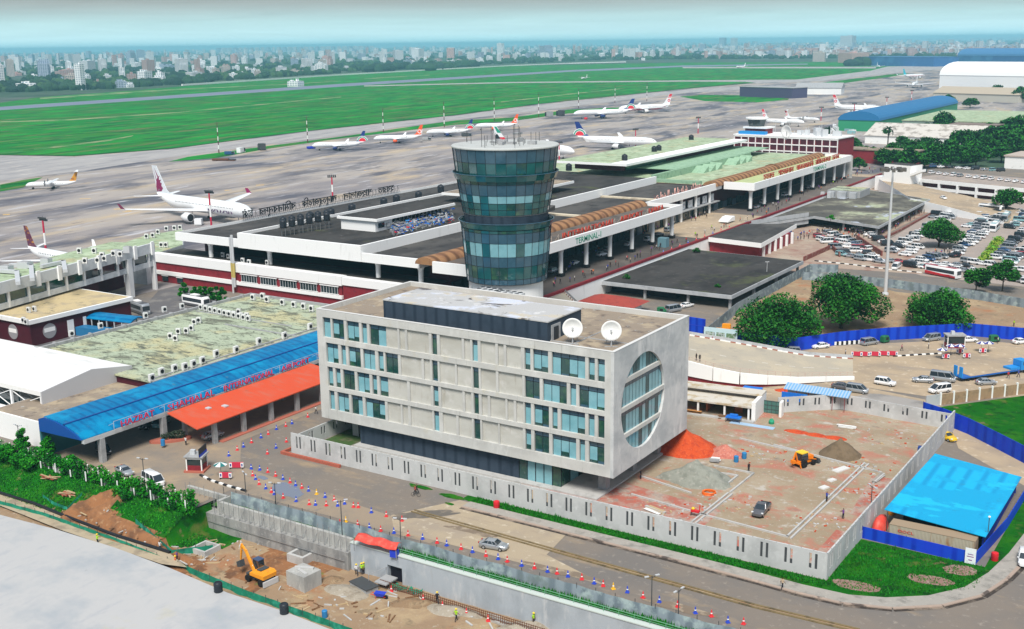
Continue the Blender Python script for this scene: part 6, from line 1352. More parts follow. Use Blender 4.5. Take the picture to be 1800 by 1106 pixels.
mb.loft([[(cos(2*pi*i/n)*rx*(1+.12*nz(i,k,.9)), sin(2*pi*i/n)*ry*(1+.12*nz(i,k,.9,3)), z) for i in range(n)] for k, (rx, ry, z) in enumerate(((1.1,2.6,0),(1.0,2.4,1.0),(.7,1.9,1.7),(.3,.9,2.0)))]); mb.build("tarpaulin", MATS["red_tarpaulin"], rt, smooth=True, ang=70)
for i, (x, y, c, lab) in enumerate(((-42.2,182,MATS["barrel_blue"],"dark blue drum in the gap beside the cyan-roofed store"),(-42.3,186,BLACKM,"black drum in the gap behind the cyan-roofed store"),(-42.4,178.5,ORANGE,"orange drum in the gap next to the red tarpaulin heap"))):
    tag(MB().lathe(0,0,[(0,.55),(.3,.6),(.6,.55),(.9,.6),(1.3,.55),(1.4,.4)],12).build("plastic_barrel", c, None, (x,y,0), 0, True), lab, "barrel")
x, y = g(1640,798); tag(MB().cbox(0,0,0,1.3,1.3,2.4,.1).mat(1).cbox(0,-.68,1.3,1.0,.05,.6,.1).build("toilet_cabin", [mat("cabin_navy", (.02,.05,.22), rough=.5), mat("cabin_sign", (.3,.5,.7), rough=.5)], None, (x-1.2,y-4,0)), "small dark blue cabin at the back corner of the cyan-roofed store", "cabin")
tag(MB().cyl(0,0,3.3,5.6,.06,.06,8).mat(1).ball(0,0,5.7,.2,.2,.16,8,5).build("lamp_pole", [DGREY, WHITE], None, (*g(1737,935,3.3),0)), "small lamp on a thin pole standing on the cyan roof edge", "lamp")
bp_ = thing("billboard", "large printed billboard with building pictures on the blue fence corner", "billboard", (*g(1237,604),0), atan2(-1.2,8)+.25)
MB().box(0,0,.8,8.6,.15,4.4).build("panel", mat("billboard_pale", (.55,.72,.76), [((.45,.66,.75), .4, .5, .65)], rough=.6), bp_)
MB().box(.4,-.02,1.9,2.8,-.004,3.3).box(3.2,-.02,1.9,5.4,-.004,3.3).box(5.8,-.02,1.9,8.2,-.004,3.3).build("picture", mat("billboard_green", (.14,.24,.12), [((.45,.52,.50), .9, .48, .58), ((.10,.12,.14), 2, .56, .64)], rough=.6), bp_)
MB().bar((.6,.2,-.02),(.6,.2,4.2),.1).bar((8,.2,-.02),(8,.2,4.2),.1).build("post", DGREY, bp_)
x, y = g(1225,592); tag(MB().cbox(0,0,0,4.6,.5,5.0,-.1).mat(1).cbox(0,-.26,3,4.5,.04,.2,-.1).build("sheet_screen", [BSHEET, BLUE], None, (x,y,0)), "tall royal blue sheet screen left of the printed billboard", "screen")
# planters and barrels at the bend
for i, (px, py) in enumerate(((1250,598),(1262,590))):
    x, y = g(px+15, py-12); tag(MB().cbox(0,0,0,2.2,1,1.3,.2).cbox(0,0,1.3,1.9,.8,.1,.2).build("plastic_barrier", [ORANGE], None, (x,y,0)), f"orange plastic barrier behind the billboard, {nth(i)} from the road", "barrier")
# high mast floodlight
hm = thing("high_mast", "tall pale floodlight mast with a ring of lamps beside the big trees", "light mast", (-87.8,343.5,0))
MB().lathe(0,0,[(-.02,1.0),(.6,.9),(.7,.55),(20,.42),(38.2,.26)],14).build("mast", LMETAL, hm, smooth=True)
MB().torus(0,0,37.6,2.6,.12,24,6).bar((-2.6,0,37.6),(2.6,0,37.6),.1).bar((0,-2.6,37.6),(0,2.6,37.6),.1).build("ring", DGREY, hm)
for i in range(10): a = 2*pi*i/10; MB().cbox(0,0,-.55,1.35,.9,.95).build("floodlight", mat("lamp_grey", (.13,.12,.11), rough=.5), hm, (3.1*cos(a),3.1*sin(a),37.6), a)
# toll plaza
tbx = thing("toll_booth", "toll booth with maroon panels and white posts under a flat grey roof", "toll booth", (*g(1677,612),0), .55)
MB().box(-2.6,-1.6,-.02,2.6,1.6,.25).box(-2.4,-1.5,3.3,2.4,1.5,3.6).mat(1).box(-1.0,-.4,3.6,-.2,.4,4.4).build("roof", [GCONC, LMETAL], tbx); MB().box(-2.1,-1.2,.25,2.1,1.2,1.4).build("lower_panel", MAROON, tbx); MB().box(-2.05,-1.15,1.4,2.05,1.15,3.3).build("window", GLASS, tbx)
for x in (-2.2,2.0):
    for y in (-1.3,1.1): MB().box(x,y,.25,x+.2,y+.2,3.3).build("post", WHITE, tbx)
def umbrella(px, py, label, c2=GREENP, z=0.0, r=1.25, h=2.3):
    x, y = g(px, py, z); t = thing("parasol", label, "parasol", (x,y,z)); mb = MB()
    for i in range(8):
        a0, a1 = 2*pi*i/8, 2*pi*(i+1)/8; mb.mat(i % 2).add([(0,0,h+.5),(r*cos(a0),r*sin(a0),h),(r*cos(a1),r*sin(a1),h),(0,0,h+.44),(r*cos(a0),r*sin(a0),h-.06),(r*cos(a1),r*sin(a1),h-.06)], [(0,1,2),(5,4,3),(1,4,5,2)])
    mb.build("canopy", [mat("parasol_white", (.75,.78,.78), rough=.7), c2], t); MB().bar((0,0,-.02),(0,0,h+.4),.04,6).cyl(0,0,-.02,.12,.3,.3,10).build("pole", DGREY, t)
NAVYC = mat("parasol_navy", (.05,.05,.25), rough=.7)
for i, (px, py) in enumerate(((1655,631),(1671,624),(1686,624),(1724,619),(1737,619))): umbrella(px, py, f"navy and white parasol at the toll plaza, {nth(i)} from the left", NAVYC)
umbrella(389,838, "green and white parasol between the red barriers by the road kiosk", mat("parasol_green", (.02,.16,.16), rough=.7))
def barrier(px, py, rz, label, z=0.0, L=2.6):
    x, y = g(px, py, z); t = thing("road_barrier", label, "barrier", (x,y,z), rz)
    MB().box(-L/2,-.12,.25,L/2,.12,1.25).build("panel", mat("barrier_red", (.55,.03,.07), rough=.5), t); MB().box(-L/2-.02,-.14,.3,-L/2+.5,.14,1.2).box(L/2-.5,-.14,.3,L/2+.02,.14,1.2).build("badge_panel", WHITE, t)
    [MB().box(q-.13,-.16,.5,q+.13,-.142,1.0).build("emblem", mat("emblem_blue", (.05,.08,.30), rough=.5), t) for q in (-L/2+.25,L/2-.25)]; MB().box(-L/2+.1,-.35,-.02,-L/2+.2,.35,.28).box(L/2-.2,-.35,-.02,L/2-.1,.35,.28).build("foot", DGREY, t)
for i, px in enumerate((1506,1519,1538,1553,1568)): barrier(px, 627+(-1 if i > 2 else 0), .25, f"red road barrier in the line before the toll plaza, {nth(i)} from the left")
for i, (px, py, a) in enumerate(((1662,631,.5),(1687,622,.6),(1699,630,.5),(1727,621,.6))): barrier(px, py, a, f"red barrier around the toll booth, {nth(i)} from the left", L=1.7)
barrier(416,824,.55, "red barrier set back behind the parasol by the road kiosk"); barrier(397,842,.5, "red barrier nearer the puddle by the road kiosk", L=2.2)
def bwkerb(name, label, pts, seg=1.0, w=.4, h=.3):
    P = [Vector(g(*p)) for p in pts]; t = thing(name, label, "kerb", (P[0].x,P[0].y,0)); a_, b_ = MB(), MB(); k = 0
    for A_, B_ in zip(P, P[1:]):
        L = (B_-A_).length; n_ = max(1, int(L/seg)); rz_ = atan2((B_-A_).y,(B_-A_).x)
        for i in range(n_):
            c_ = A_.lerp(B_, (i+.5)/n_)-P[0]; (a_ if k % 2 else b_).cbox(c_.x,c_.y,-.02,L/n_,w,h,rz_); k += 1
    a_.build("white_blocks", WHITE, t); b_.build("black_blocks", BLACKM, t)
bwkerb("painted_kerb", "black and white kerb beside the street kiosk near the puddle", ((352,836),(372,846),(400,855),(432,864)))
bwkerb("painted_kerb", "black and white kerb along the front of the car park", ((1432,459),(1500,466),(1560,474),(1620,480)), 1.4)
bwkerb("painted_kerb", "red and white island kerb leading to the toll booth", ((1570,627),(1620,624),(1655,622)), 1.0)
bwkerb("painted_kerb", "black and white wall foot below the blue fence near parked cars", ((1462,607),(1482,606),(1512,604)), .6, .3, .9)
def lowwall(label, pts, h=1.3):
    P = [Vector(g(*p)) for p in pts]; t = thing('low_wall', label, 'wall', (P[0].x,P[0].y,0)); mb = MB()
    for a, b in zip(P, P[1:]): c = (a+b)/2-P[0]; mb.cbox(c.x,c.y,-.02,(b-a).length+.3,.45,h,atan2((b-a).y,(b-a).x))
    mb.build('wall', mat('plaza_wall', (.20,.06,.05), [((.3,.2,.16), .6, .52, .66)], rough=.8), t)
lowwall('dark red wall running to a corner left of the car park', ((1413,459),(1462,437),(1476,452)), 1.6); lowwall('brown ramp wall between the plaza and the car park rows', ((1506,421),(1528,436),(1550,450)), 1.8); lowwall('low red wall along the side of the farther dark canopy', ((1545,424),(1580,408),(1640,375)), .9)
# street kiosk
kx, ky = g(347,826); ki = thing("street_kiosk", "small maroon and white police kiosk with a dark signboard on its roof", "kiosk", (kx,ky,0), .45)
MB().box(-1.9,-1.7,-.02,1.9,1.7,.35).build("plinth", mat("red_kerb", (.42,.13,.09), rough=.9), ki); MB().box(-1.4,-1.3,.35,1.4,1.3,1.3).build("lower_panel", MAROON, ki); MB().box(-1.35,-1.25,1.3,1.35,1.25,2.5).build("window", GLASS, ki)
for x in (-1.5,1.3):
    for y in (-1.4,1.2): MB().box(x,y,.35,x+.2,y+.2,2.9).build("post", WHITE, ki)
MB().box(-1.5,-1.4,2.5,1.5,1.4,2.9).build("fascia", WHITE, ki); MB().box(-1.8,-1.7,2.9,1.8,1.7,3.05).build("roof", GCONC, ki); MB().box(1.2,-1.75,3.05,1.35,1.7,4.6).build("signboard", BLACKM, ki); MB().box(1.36,-1.75,3.05,1.4,1.7,3.5).build("sign_stripe", BLUE, ki); MB().box(-1.0,-.4,3.05,-.1,.3,3.9).build("air_conditioner", LMETAL, ki)
# thin street lamps
def lamp(px, py, h, label, z=0.0, arm=.8, m=DGREY):
    x, y = g(px, py, z); t = thing("street_lamp", label, "street lamp", (x,y,z), rnd.uniform(0,6))
    MB().cyl(0,0,-.02,h,.09,.06,8).bar((0,0,h-.3),(arm,0,h),.05).bar((0,0,h-.3),(-arm,0,h),.05).build("pole", m, t); MB().cbox(arm,0,h-.05,.6,.25,.12).cbox(-arm,0,h-.05,.6,.25,.12).build("lamp_head", LMETAL, t)
for i, (px, py, h, lab) in enumerate(((432,866,3.6,"black lamp post at the end of the painted kerb"),(485,888,4,"thin lamp post behind the mesh fence left of the shelter"),(602,948,6.5,"leaning lamp post by the mesh fence near the red shelter"),(705,965,5,"thin lamp post just right of the red shelter"),(256,868,6.5,"thin grey lamp post rising through the creeper fence"),(37,800,6,"slim lamp post at the left end of the creeper fence"),(1145,1085,6,"thin lamp post by the mesh fence near the bottom edge"),(1192,1098,5,"lamp post beside the mesh fence closest to the bottom edge"),(1530,905,5,"thin lamp pole at the precast wall by the red tarpaulin"))): lamp(px, py, h, lab)
# dishes and small kit on the dark canopy
lamp(1348,478,3.2,"small twin lamp on the nearer dark canopy roof",4.25,.35,LMETAL)
# ================================================================== VEHICLES
PW = mat("car_white", (.78,.79,.80), rough=.3, coat=.5); PS = mat("car_silver", (.42,.45,.48), rough=.3, metal=.5, coat=.5); PG = mat("car_grey", (.14,.14,.155), rough=.3, metal=.4, coat=.5); PK = mat("car_black", (.015,.016,.02), rough=.25, coat=.6)
PB = mat("car_blue", (.03,.09,.22), rough=.3, coat=.5); PR = mat("car_red", (.35,.02,.03), rough=.3, coat=.5); PT = mat("car_teal", (.22,.42,.45), rough=.3, coat=.5); PY = mat("car_yellow", (.72,.47,.02), rough=.35, coat=.4); PGR = mat("auto_green", (.02,.14,.06), rough=.4)
CGL = mat("car_glass", (.02,.03,.04), rough=.05, spec=.9); HL = mat("headlight", (.75,.78,.8), rough=.15); TLM = mat("tail_light", (.45,.01,.01), rough=.3); RIM = mat("rim", (.45,.46,.48), rough=.35, metal=.6)
KIND = {  # body sections (x, half width, z low, z high); cabin (x0,x1 bottom; x0,x1 top; z bottom, z top; half widths); wheel x, radius, length of half body
 'sedan': ([(-2.25,.62,.42,.88),(-2.1,.82,.25,1.0),(-1.4,.88,.2,1.02),(0,.89,.2,.98),(1.2,.88,.2,.95),(1.95,.82,.22,.84),(2.25,.6,.35,.68)], (-1.75,1.05,-1.05,.3,.97,1.44,.80,.62), (-1.35,1.38,.32)),
 'suv': ([(-2.3,.72,.5,1.05),(-2.2,.88,.32,1.12),(-1.4,.92,.28,1.14),(.9,.92,.28,1.1),(1.9,.88,.3,1.0),(2.25,.7,.4,.8)], (-2.22,1.15,-2.0,.35,1.08,1.78,.86,.70), (-1.4,1.42,.37)),
 'van': ([(-2.35,.8,.4,1.15),(-2.3,.88,.3,1.18),(-1.4,.9,.25,1.18),(1.1,.9,.25,1.12),(1.95,.86,.28,.95),(2.3,.72,.35,.75)], (-2.33,1.75,-2.2,.75,1.10,1.92,.86,.74), (-1.45,1.5,.34)),
 'microbus': ([(-2.6,.82,.4,1.2),(-2.55,.93,.3,1.25),(-1.4,.94,.25,1.25),(1.4,.94,.25,1.2),(2.3,.9,.28,1.05),(2.55,.78,.35,.85)], (-2.58,2.25,-2.45,1.45,1.18,2.15,.90,.78), (-1.6,1.7,.36)),
 'pickup': ([(-2.65,.82,.5,1.02),(-2.6,.9,.4,1.06),(-1.4,.92,.35,1.06),(.9,.92,.35,1.08),(2.1,.9,.36,1.02),(2.6,.72,.45,.82)], (-.75,1.25,-.55,.45,1.04,1.76,.84,.66), (-1.6,1.65,.4)),
}
def car_parts(kind):
    S, (b0,b1,t0,t1,zb,zt,wb,wt), (wr,wf,R) = KIND[kind]
    body = MB(); body.loft([[(x,-w*.86,zl),(x,-w,zl+.18),(x,-w,zh-.16),(x,-w*.86,zh),(x,w*.86,zh),(x,w,zh-.16),(x,w,zl+.18),(x,w*.86,zl)] for x, w, zl, zh in S])
    roof = MB(); e = .05
    roof.loft([[(t0-.03,-wt-.03,zt-e),(t0-.03,wt+.03,zt-e),(t0+.08,wt*.9,zt+.03),(t0+.08,-wt*.9,zt+.03)],[(t1+.06,-wt-.03,zt-e),(t1+.06,wt+.03,zt-e),(t1-.1,wt*.9,zt+.03),(t1-.1,-wt*.9,zt+.03)]])
    for s in (-1,1):
        for f in (0,.36,.68,1): xb, xt = b0+(b1-b0)*f, t0+(t1-t0)*f; roof.bar((xb,s*(wb+.01),zb),(xt,s*(wt+.02),zt-.02),.045,4)
    glass = MB(); glass.loft([[(b0,-wb,zb-.04),(b1,-wb,zb-.08),(b1,wb,zb-.08),(b0,wb,zb-.04)],[(t0,-wt,zt-.02),(t1,-wt,zt-.02),(t1,wt,zt-.02),(t0,wt,zt-.02)]])
    if kind == 'pickup': glass.mat(1).box(-2.55,-.74,1.0,-.85,.74,1.075)
    x1, x0 = S[-2][0], S[0][0]; zf = S[-2][3]-.12; wf_ = S[-2][1]
    return body, roof, glass, (wr, wf, R, .8), (x1+.12, wf_-.12, zf-.06), (x0+.02, S[1][1]-.2, S[1][3]-.16)
def wheel_mb(R):
    b = MB(); b.lathe(0,0,[(-.1,R*.8),(-.1,R),(.1,R),(.1,R*.8)],14); return b
def full_car(kind, paint, name, label, cat, loc, rz, s=1.0):
    body, roof, glass, (wr,wf,R,wy), hl, tl = car_parts(kind); t = thing(name, label, cat, loc, rz); t.scale = (s,s,s)
    bo = body.build("body", paint, t, smooth=True, ang=50); roof.build("roof", paint, t, smooth=True, ang=50); glass.build("windows", [CGL, BLACKM], t)
    for x in (wr, wf):
        for sy in (-1,1):
            w_ = wheel_mb(R).build("wheel", TYRE, t, (x,sy*wy,R)); w_.rotation_euler = (pi/2,0,0); MB().cyl(0,0,-.112,.112,R*.62,R*.62,10).build("rim", RIM, w_)
    for sy in (-1,1):
        MB().cbox(0,0,0,.22,.34,.16).build("headlight", HL, t, (hl[0],sy*hl[1],hl[2])); MB().cbox(0,0,0,.1,.3,.2).build("tail_light", TLM, t, (tl[0],sy*tl[1],tl[2]))
        MB().cbox(0,0,0,.12,.2,.14).build("mirror", paint, t, (KIND[kind][1][1]-.35,sy*(KIND[kind][1][6]+.12),KIND[kind][1][4]))
    MB().cbox(hl[0]+.06,0,hl[2]-.2,.1,.9,.16).build("grille", BLACKM, t); MB().cbox(hl[0]+.16,0,hl[2]-.36,.03,.5,.12).build("number_plate", WHITE, t); return t
LOTMESH = {}
def lot_car(kind, paint, name, label, cat, loc, rz, group=None, s=1.0):
    if kind not in LOTMESH:
        body, roof, glass, (wr,wf,R,wy), hl, tl = car_parts(kind); b = MB()
        for src, mi in ((body,0),(roof,0),(glass,1)): b.mat(mi).add(src.v, src.f)
        b.mat(2)
        for x in (wr,wf):
            for sy in (-1,1): b.add([(x+R*cos(2*pi*i/10), sy*wy+d, R+R*sin(2*pi*i/10)) for d in (-.1,.1) for i in range(10)], [(i,(i+1)%10,10+(i+1)%10,10+i) for i in range(10)]+[tuple(range(10)),tuple(range(19,9,-1))])
        for sy in (-1,1): b.mat(3).cbox(hl[0],sy*hl[1],hl[2],.2,.32,.16); b.mat(4).cbox(tl[0],sy*tl[1],tl[2],.1,.3,.2)
        LOTMESH[kind] = b.mesh("car_"+kind, [PW,CGL,TYRE,HL,TLM], True, 50)
    o = bpy.data.objects.new(name, LOTMESH[kind]); COL.objects.link(o); o.location = loc; o.rotation_euler = (0,0,rz); o.scale = (s,s,s)
    if paint is not PW: repaint(o, 0, paint)
    return tag(o, label, cat, group)
def hd(px, py, qx, qy, z=0.0):
    a, b = g(px,py,z), g(qx,qy,z); return atan2(b[1]-a[1], b[0]-a[0])
def at(px, py, z=0.0): x, y = g(px,py,z); return (x,y,z)
rnd = random.Random(44)
full_car('sedan', PS, "parked_car", "silver sedan driving along the main road past the line of cones", "car", at(868,964), hd(868,964,910,971))
full_car('pickup', PG, "pickup_truck", "dark grey pickup standing alone in the middle of the brick-strewn yard", "pickup", at(1338,902), hd(1350,885,1328,912), 1.02)
full_car('sedan', PY, "taxi", "yellow taxi passing the back corner of the yard", "taxi", at(1663,772), hd(1650,766,1680,778))
full_car('van', PW, "minivan", "white minivan on the sandy lane, nearest the grey panel of the brick wall", "van", at(1651,690), hd(1665,688,1635,692), 1.05)
full_car('microbus', PS, "minibus", "silver minibus beside a silver sedan at the end of the ramp wall", "van", at(1657,670), hd(1640,668,1672,672), 1.05)
full_car('sedan', PS, "parked_car", "silver sedan touching the silver minibus on the sandy lane", "car", at(1622,672), hd(1640,672,1605,670))
full_car('van', PS, "minivan", "silver minivan parked beside the dark car at the ramp wall foot", "van", at(1507,690), hd(1490,687,1524,692))
full_car('sedan', PG, "parked_car", "dark maroon-grey car at the foot of the white ramp wall", "car", at(1480,684), hd(1465,680,1495,684))
full_car('suv', PW, "parked_car", "white hatchback with an open door below the ramp wall", "car", at(1556,677), hd(1540,674,1570,679))
full_car('sedan', PS, "parked_car", "silver estate car on the sandy lane beside the blue trailer", "car", at(1733,676), hd(1718,676,1750,675))
full_car('sedan', PW, "parked_car", "white sedan parked against the blue fence by the painted posts", "car", at(1442,612), hd(1458,611,1428,614))
full_car('van', PS, "minivan", "silver van next to the green auto-rickshaw along the blue fence", "van", at(1528,606), hd(1515,608,1545,603))
full_car('van', PS, "minivan", "silver van behind the toll booth by the blue fence", "van", at(1637,599), hd(1650,597,1624,601))
full_car('sedan', PW, "parked_car", "white sedan half hidden by the toll booth", "car", at(1702,601), hd(1690,601,1715,600))
full_car('sedan', PW, "parked_car", "white sedan at the right edge of the road by the blue fence", "car", at(1794,604), hd(1780,605,1800,603))
full_car('sedan', PS, "parked_car", "silver sedan beside the printed billboard", "car", at(1301,610), hd(1318,612,1288,608))
full_car('sedan', PW, "parked_car", "white car partly behind the ramp kerb, right of the billboard", "car", at(1318,618), hd(1335,620,1300,616)); full_car('suv', PS, "parked_car", "grey car partly behind the ramp kerb under the big tree", "car", at(1390,622), hd(1405,622,1375,621))
full_car('suv', PW, "parked_car", "white car cut by the right picture edge at the road bend", "car", at(1801,990), hd(1800,975,1800,1005))
full_car('van', PK, "minivan", "black minivan under the near end of the blue canopy", "van", at(182,797), hd(176,790,190,804)); full_car('sedan', PS, "parked_car", "silver car behind the creeper fence by the canopy column", "car", at(219,833), hd(210,826,235,839)); full_car('microbus', PW, "minibus", "white vehicle roof showing over the creeper fence", "van", at(270,851), hd(260,843,283,855))
full_car('microbus', PT, "minibus", "pale teal microbus deep under the blue canopy", "van", at(284,748), hd(292,742,276,754)); full_car('sedan', PK, "parked_car", "black car beside the teal microbus under the blue canopy", "car", at(258,752), hd(265,745,250,758)); full_car('sedan', PS, "parked_car", "silver sedan parked under the orange-red canopy", "car", at(374,770), hd(360,774,390,765))
full_car('microbus', PS, "minibus", "silver microbus beyond the office roof, by the red-roofed lodge", "van", at(1184,548), hd(1170,551,1200,545)); full_car('sedan', PW, "parked_car", "white car under the nearer dark canopy behind the silver microbus", "car", at(1207,540), hd(1195,543,1220,538))
# coach, bus, lorry with low trailer
def coach(label, loc, rz, paint, low, L=11.5, name="coach", stripe=None):
    t = thing(name, label, "bus", loc, rz); w, h = 1.25, 3.25
    MB().loft([[(x,-ww,.35),(x,-ww,z2),(x,-ww*.9,z2+.15),(x,ww*.9,z2+.15),(x,ww,z2),(x,ww,.35)] for x, ww, z2 in ((-L/2,w*.96,h-.3),(-L/2+.2,w,h-.15),(L/2-.5,w,h-.15),(L/2,w*.94,h-.6))]).build("body", paint, t, smooth=True, ang=45)
    MB().box(-L/2+.5,-w-.02,1.5,L/2-1,-w-.004,2.6).box(-L/2+.5,w+.004,1.5,L/2-1,w+.02,2.6).box(L/2-.28,-w*.85,1.35,L/2+.03,w*.85,2.6).box(-L/2-.02,-w*.8,1.7,-L/2+.02,w*.8,2.7).build("windows", CGL, t)
    MB().box(-L/2+.05,-w-.025,.35,L/2-.6,-w-.005,1.0).box(-L/2+.05,w+.005,.35,L/2-.6,w+.025,1.0).box(-L/2+.3,-w*.8,h+.005,L/2-1,w*.8,h+.09).build("side_band", low, t)
    if stripe: MB().add([(-L/2+.1,-w-.028,1.0),(1,-w-.028,.7),(L/2-1,-w-.028,1.3),(1,-w-.028,1.1),(-L/2+.1,-w-.028,1.45)],[(0,1,2,3,4)]).build("stripe", stripe, t)
    for x in (-L/2+2.6, L/2-2.6):
        for sy in (-1,1): o = wheel_mb(.5).build("wheel", TYRE, t, (x,sy*(w-.08),.5)); o.rotation_euler = (pi/2,0,0)
    for sy in (-1,1): MB().cbox(0,0,0,.1,.35,.22).build("headlight", HL, t, (L/2,sy*.85,.85))
    MB().box(-1.5,-.8,h+.1,1.2,.8,h+.35).build("roof_unit", WHITE, t); return t
coach("red and white bus on the road in front of the car park", at(1657,486), hd(1630,479,1690,490), PW, PR, 12, stripe=RED)
coach("silver-grey coach parked by the maroon porthole building", at(243,549), hd(225,540,262,553), PS, PG, 11); coach("white coach partly hidden behind the stained green roof", at(345,538), hd(330,535,362,541), PW, PG, 10)
coach("white and teal coach inside the car park", at(1748,405), hd(1758,396,1738,414), PW, PT, 11)
coach("long white coach at the back of the car park by the ramp wall", at(1742,372), hd(1725,370,1760,374), PW, PG, 11); coach("silver-roofed coach parked between the car park rows", at(1768,388), hd(1778,380,1758,398), PS, PT, 11)
lo = thing("low_loader", "blue lorry hauling a long low trailer with raised blue ramps", "lorry", at(1742,661), hd(1690,668,1800,652)); 
MB().box(-9.5,-1.35,.75,7,1.35,1.05).mat(1).box(-7,-1.2,1.05,6.5,1.2,1.12).build("trailer_bed", [mat("trailer_blue", (.02,.12,.42), rough=.5), SAND], lo)
for sy in (-.85,.85): MB().box(-9.7,sy-.45,1.0,-9.4,sy+.45,3.4).build("loading_ramp", mat("ramp_blue", (.02,.25,.65), rough=.5), lo)
MB().box(7.4,-1.25,.8,9.6,1.25,3.0).box(4.5,-1.2,1.05,7.2,1.2,1.6).build("cab", mat("ramp_blue", (.02,.25,.65), rough=.5), lo); MB().box(9.58,-1.1,1.9,9.63,1.1,2.8).box(8,-1.27,1.9,9.3,-1.255,2.7).build("windows", CGL, lo)
for x in (-7.5,-6.3,-5.1,-3.9,6,8.8):
    for sy in (-1,1): o = wheel_mb(.45).build("wheel", TYRE, lo, (x,sy*1.1,.45)); o.rotation_euler = (pi/2,0,0)
def autorick(label, loc, rz):
    t = thing("auto_rickshaw", label, "auto-rickshaw", loc, rz); MB().loft([[(x,-w,.3),(x,-w,z),(x,-w*.8,z+.1),(x,w*.8,z+.1),(x,w,z),(x,w,.3)] for x, w, z in ((-1.3,.6,1.55),(-.9,.68,1.75),(.5,.66,1.75),(.95,.5,1.2),(1.35,.3,.9))]).build("body", PGR, t, smooth=True, ang=50)
    MB().box(-.5,-.7,.8,.4,-.682,1.5).box(-.5,.682,.8,.4,.7,1.5).build("opening", BLACKM, t)
    for x, y in ((-.8,-.55),(-.8,.55),(1.0,0)): o = wheel_mb(.24).build("wheel", TYRE, t, (x,y,.24)); o.rotation_euler = (pi/2,0,0)
autorick("green auto-rickshaw behind the silver van by the blue fence", at(1556,602), hd(1545,604,1570,599)); autorick("green auto-rickshaw right of the toll booth by the blue fence", at(1748,601), hd(1735,601,1765,600)); autorick("green auto-rickshaw under the nearer dark canopy", at(1163,551), .4)
# tracked-site machines
ex = thing("wheeled_excavator", "yellow wheeled excavator with raised boom and blade on the diggings", "excavator", tuple(gs(458,1022)), hd(445,1015,480,1030))
MB().box(-2.2,-.9,.7,2.2,.9,1.2).build("chassis", DGREY, ex); MB().box(2.3,-1.4,.15,2.55,1.4,1.0).bar((1.8,-.5,.7),(2.4,-.5,.5),.1).bar((1.8,.5,.7),(2.4,.5,.5),.1).build("blade", LMETAL, ex)
for x in (-1.5,1.5):
    for sy in (-1,1): o = MB().lathe(0,0,[(-.22,.45),(-.22,.55),(.22,.55),(.22,.45)],14).build("wheel", TYRE, ex, (x,sy*1.1,.55)); o.rotation_euler = (pi/2,0,0)
MB().loft([[(-.9,-1.25,1.25),(2.3,-1.25,1.25),(2.3,1.25,1.25),(-.9,1.25,1.25)],[(-.9,-1.25,1.7),(2.4,-1.25,1.9),(2.4,1.25,1.9),(-.9,1.25,1.7)],[(-.3,-1.1,2.1),(2.1,-1.1,2.35),(2.1,1.1,2.35),(-.3,1.1,2.1)]]).build("house", ORANGE, ex); MB().box(.3,-.8,2.3,1.3,.8,2.42).build("vent", DGREY, ex)
MB().loft([[(-1.9,.1,1.2),(-.3,.1,1.2),(-.3,1.25,1.2),(-1.9,1.25,1.2)],[(-1.7,.15,3.1),(-.4,.15,3.1),(-.4,1.2,3.1),(-1.7,1.2,3.1)]]).build("cab", CGL, ex); MB().box(-1.75,.1,3.1,-.35,1.25,3.22).build("cab_roof", mat("cab_blue", (.05,.08,.16), rough=.5), ex)
MB().bar((-1,-.35,1.7),(-2.6,-.35,4.4),.26,4,.22).bar((-2.6,-.35,4.4),(-3.6,-.35,5.2),.22,4,.16).build("boom", ORANGE, ex); MB().bar((-3.5,-.35,5.3),(-4.0,-.35,2.6),.2,4,.14).build("arm", ORANGE, ex); MB().bar((-1.2,-.35,2.3),(-2.6,-.35,3.9),.08,6).bar((-2.7,-.35,4.7),(-3.8,-.35,4.2),.07,6).build("hydraulic_ram", STEEL, ex)
MB().loft([[(-4.4,-.8,1.4),(-3.6,-.8,1.6),(-3.6,.1,1.6),(-4.4,.1,1.4)],[(-4.6,-.8,2.2),(-3.8,-.8,2.6),(-3.8,.1,2.6),(-4.6,.1,2.2)]]).build("bucket", DGREY, ex)
bk = thing("backhoe_loader", "orange backhoe loader standing by the brown soil heap", "backhoe", at(1412,818), hd(1400,822,1432,812)); OR2 = mat("loader_orange", (.80,.22,.01), rough=.45)
MB().box(-1.6,-.6,.6,1.9,.6,1.2).box(.5,-.5,1.2,2.1,.5,1.75).build("body", OR2, bk); MB().loft([[(-1.3,-.75,1.2),(.5,-.75,1.2),(.5,.75,1.2),(-1.3,.75,1.2)],[(-1.2,-.7,2.55),(.3,-.7,2.55),(.3,.7,2.55),(-1.2,.7,2.55)]]).build("cab", CGL, bk); MB().box(-1.35,-.8,2.55,.4,.8,2.72).build("cab_roof", YELLOW, bk)
for x, r in ((-.9,.75),(1.6,.5)):
    for sy in (-1,1): o = MB().lathe(0,0,[(-.2,r*.8),(-.2,r),(.2,r),(.2,r*.8)],16).build("wheel", TYRE, bk, (x,sy*.95,r)); o.rotation_euler = (pi/2,0,0)
MB().bar((-1.6,0,1.0),(-2.2,0,2.9),.16,4).bar((-2.2,0,2.9),(-2.7,0,1.6),.14,4).bar((-1.8,-.8,.9),(-1.8,-1.1,.1),.1).bar((-1.8,.8,.9),(-1.8,1.1,.1),.1).box(-1.9,-.9,.7,-1.6,.9,1.0).box(-3,-.4,1.0,-2.5,.4,1.6).build("digger_arm", OR2, bk)
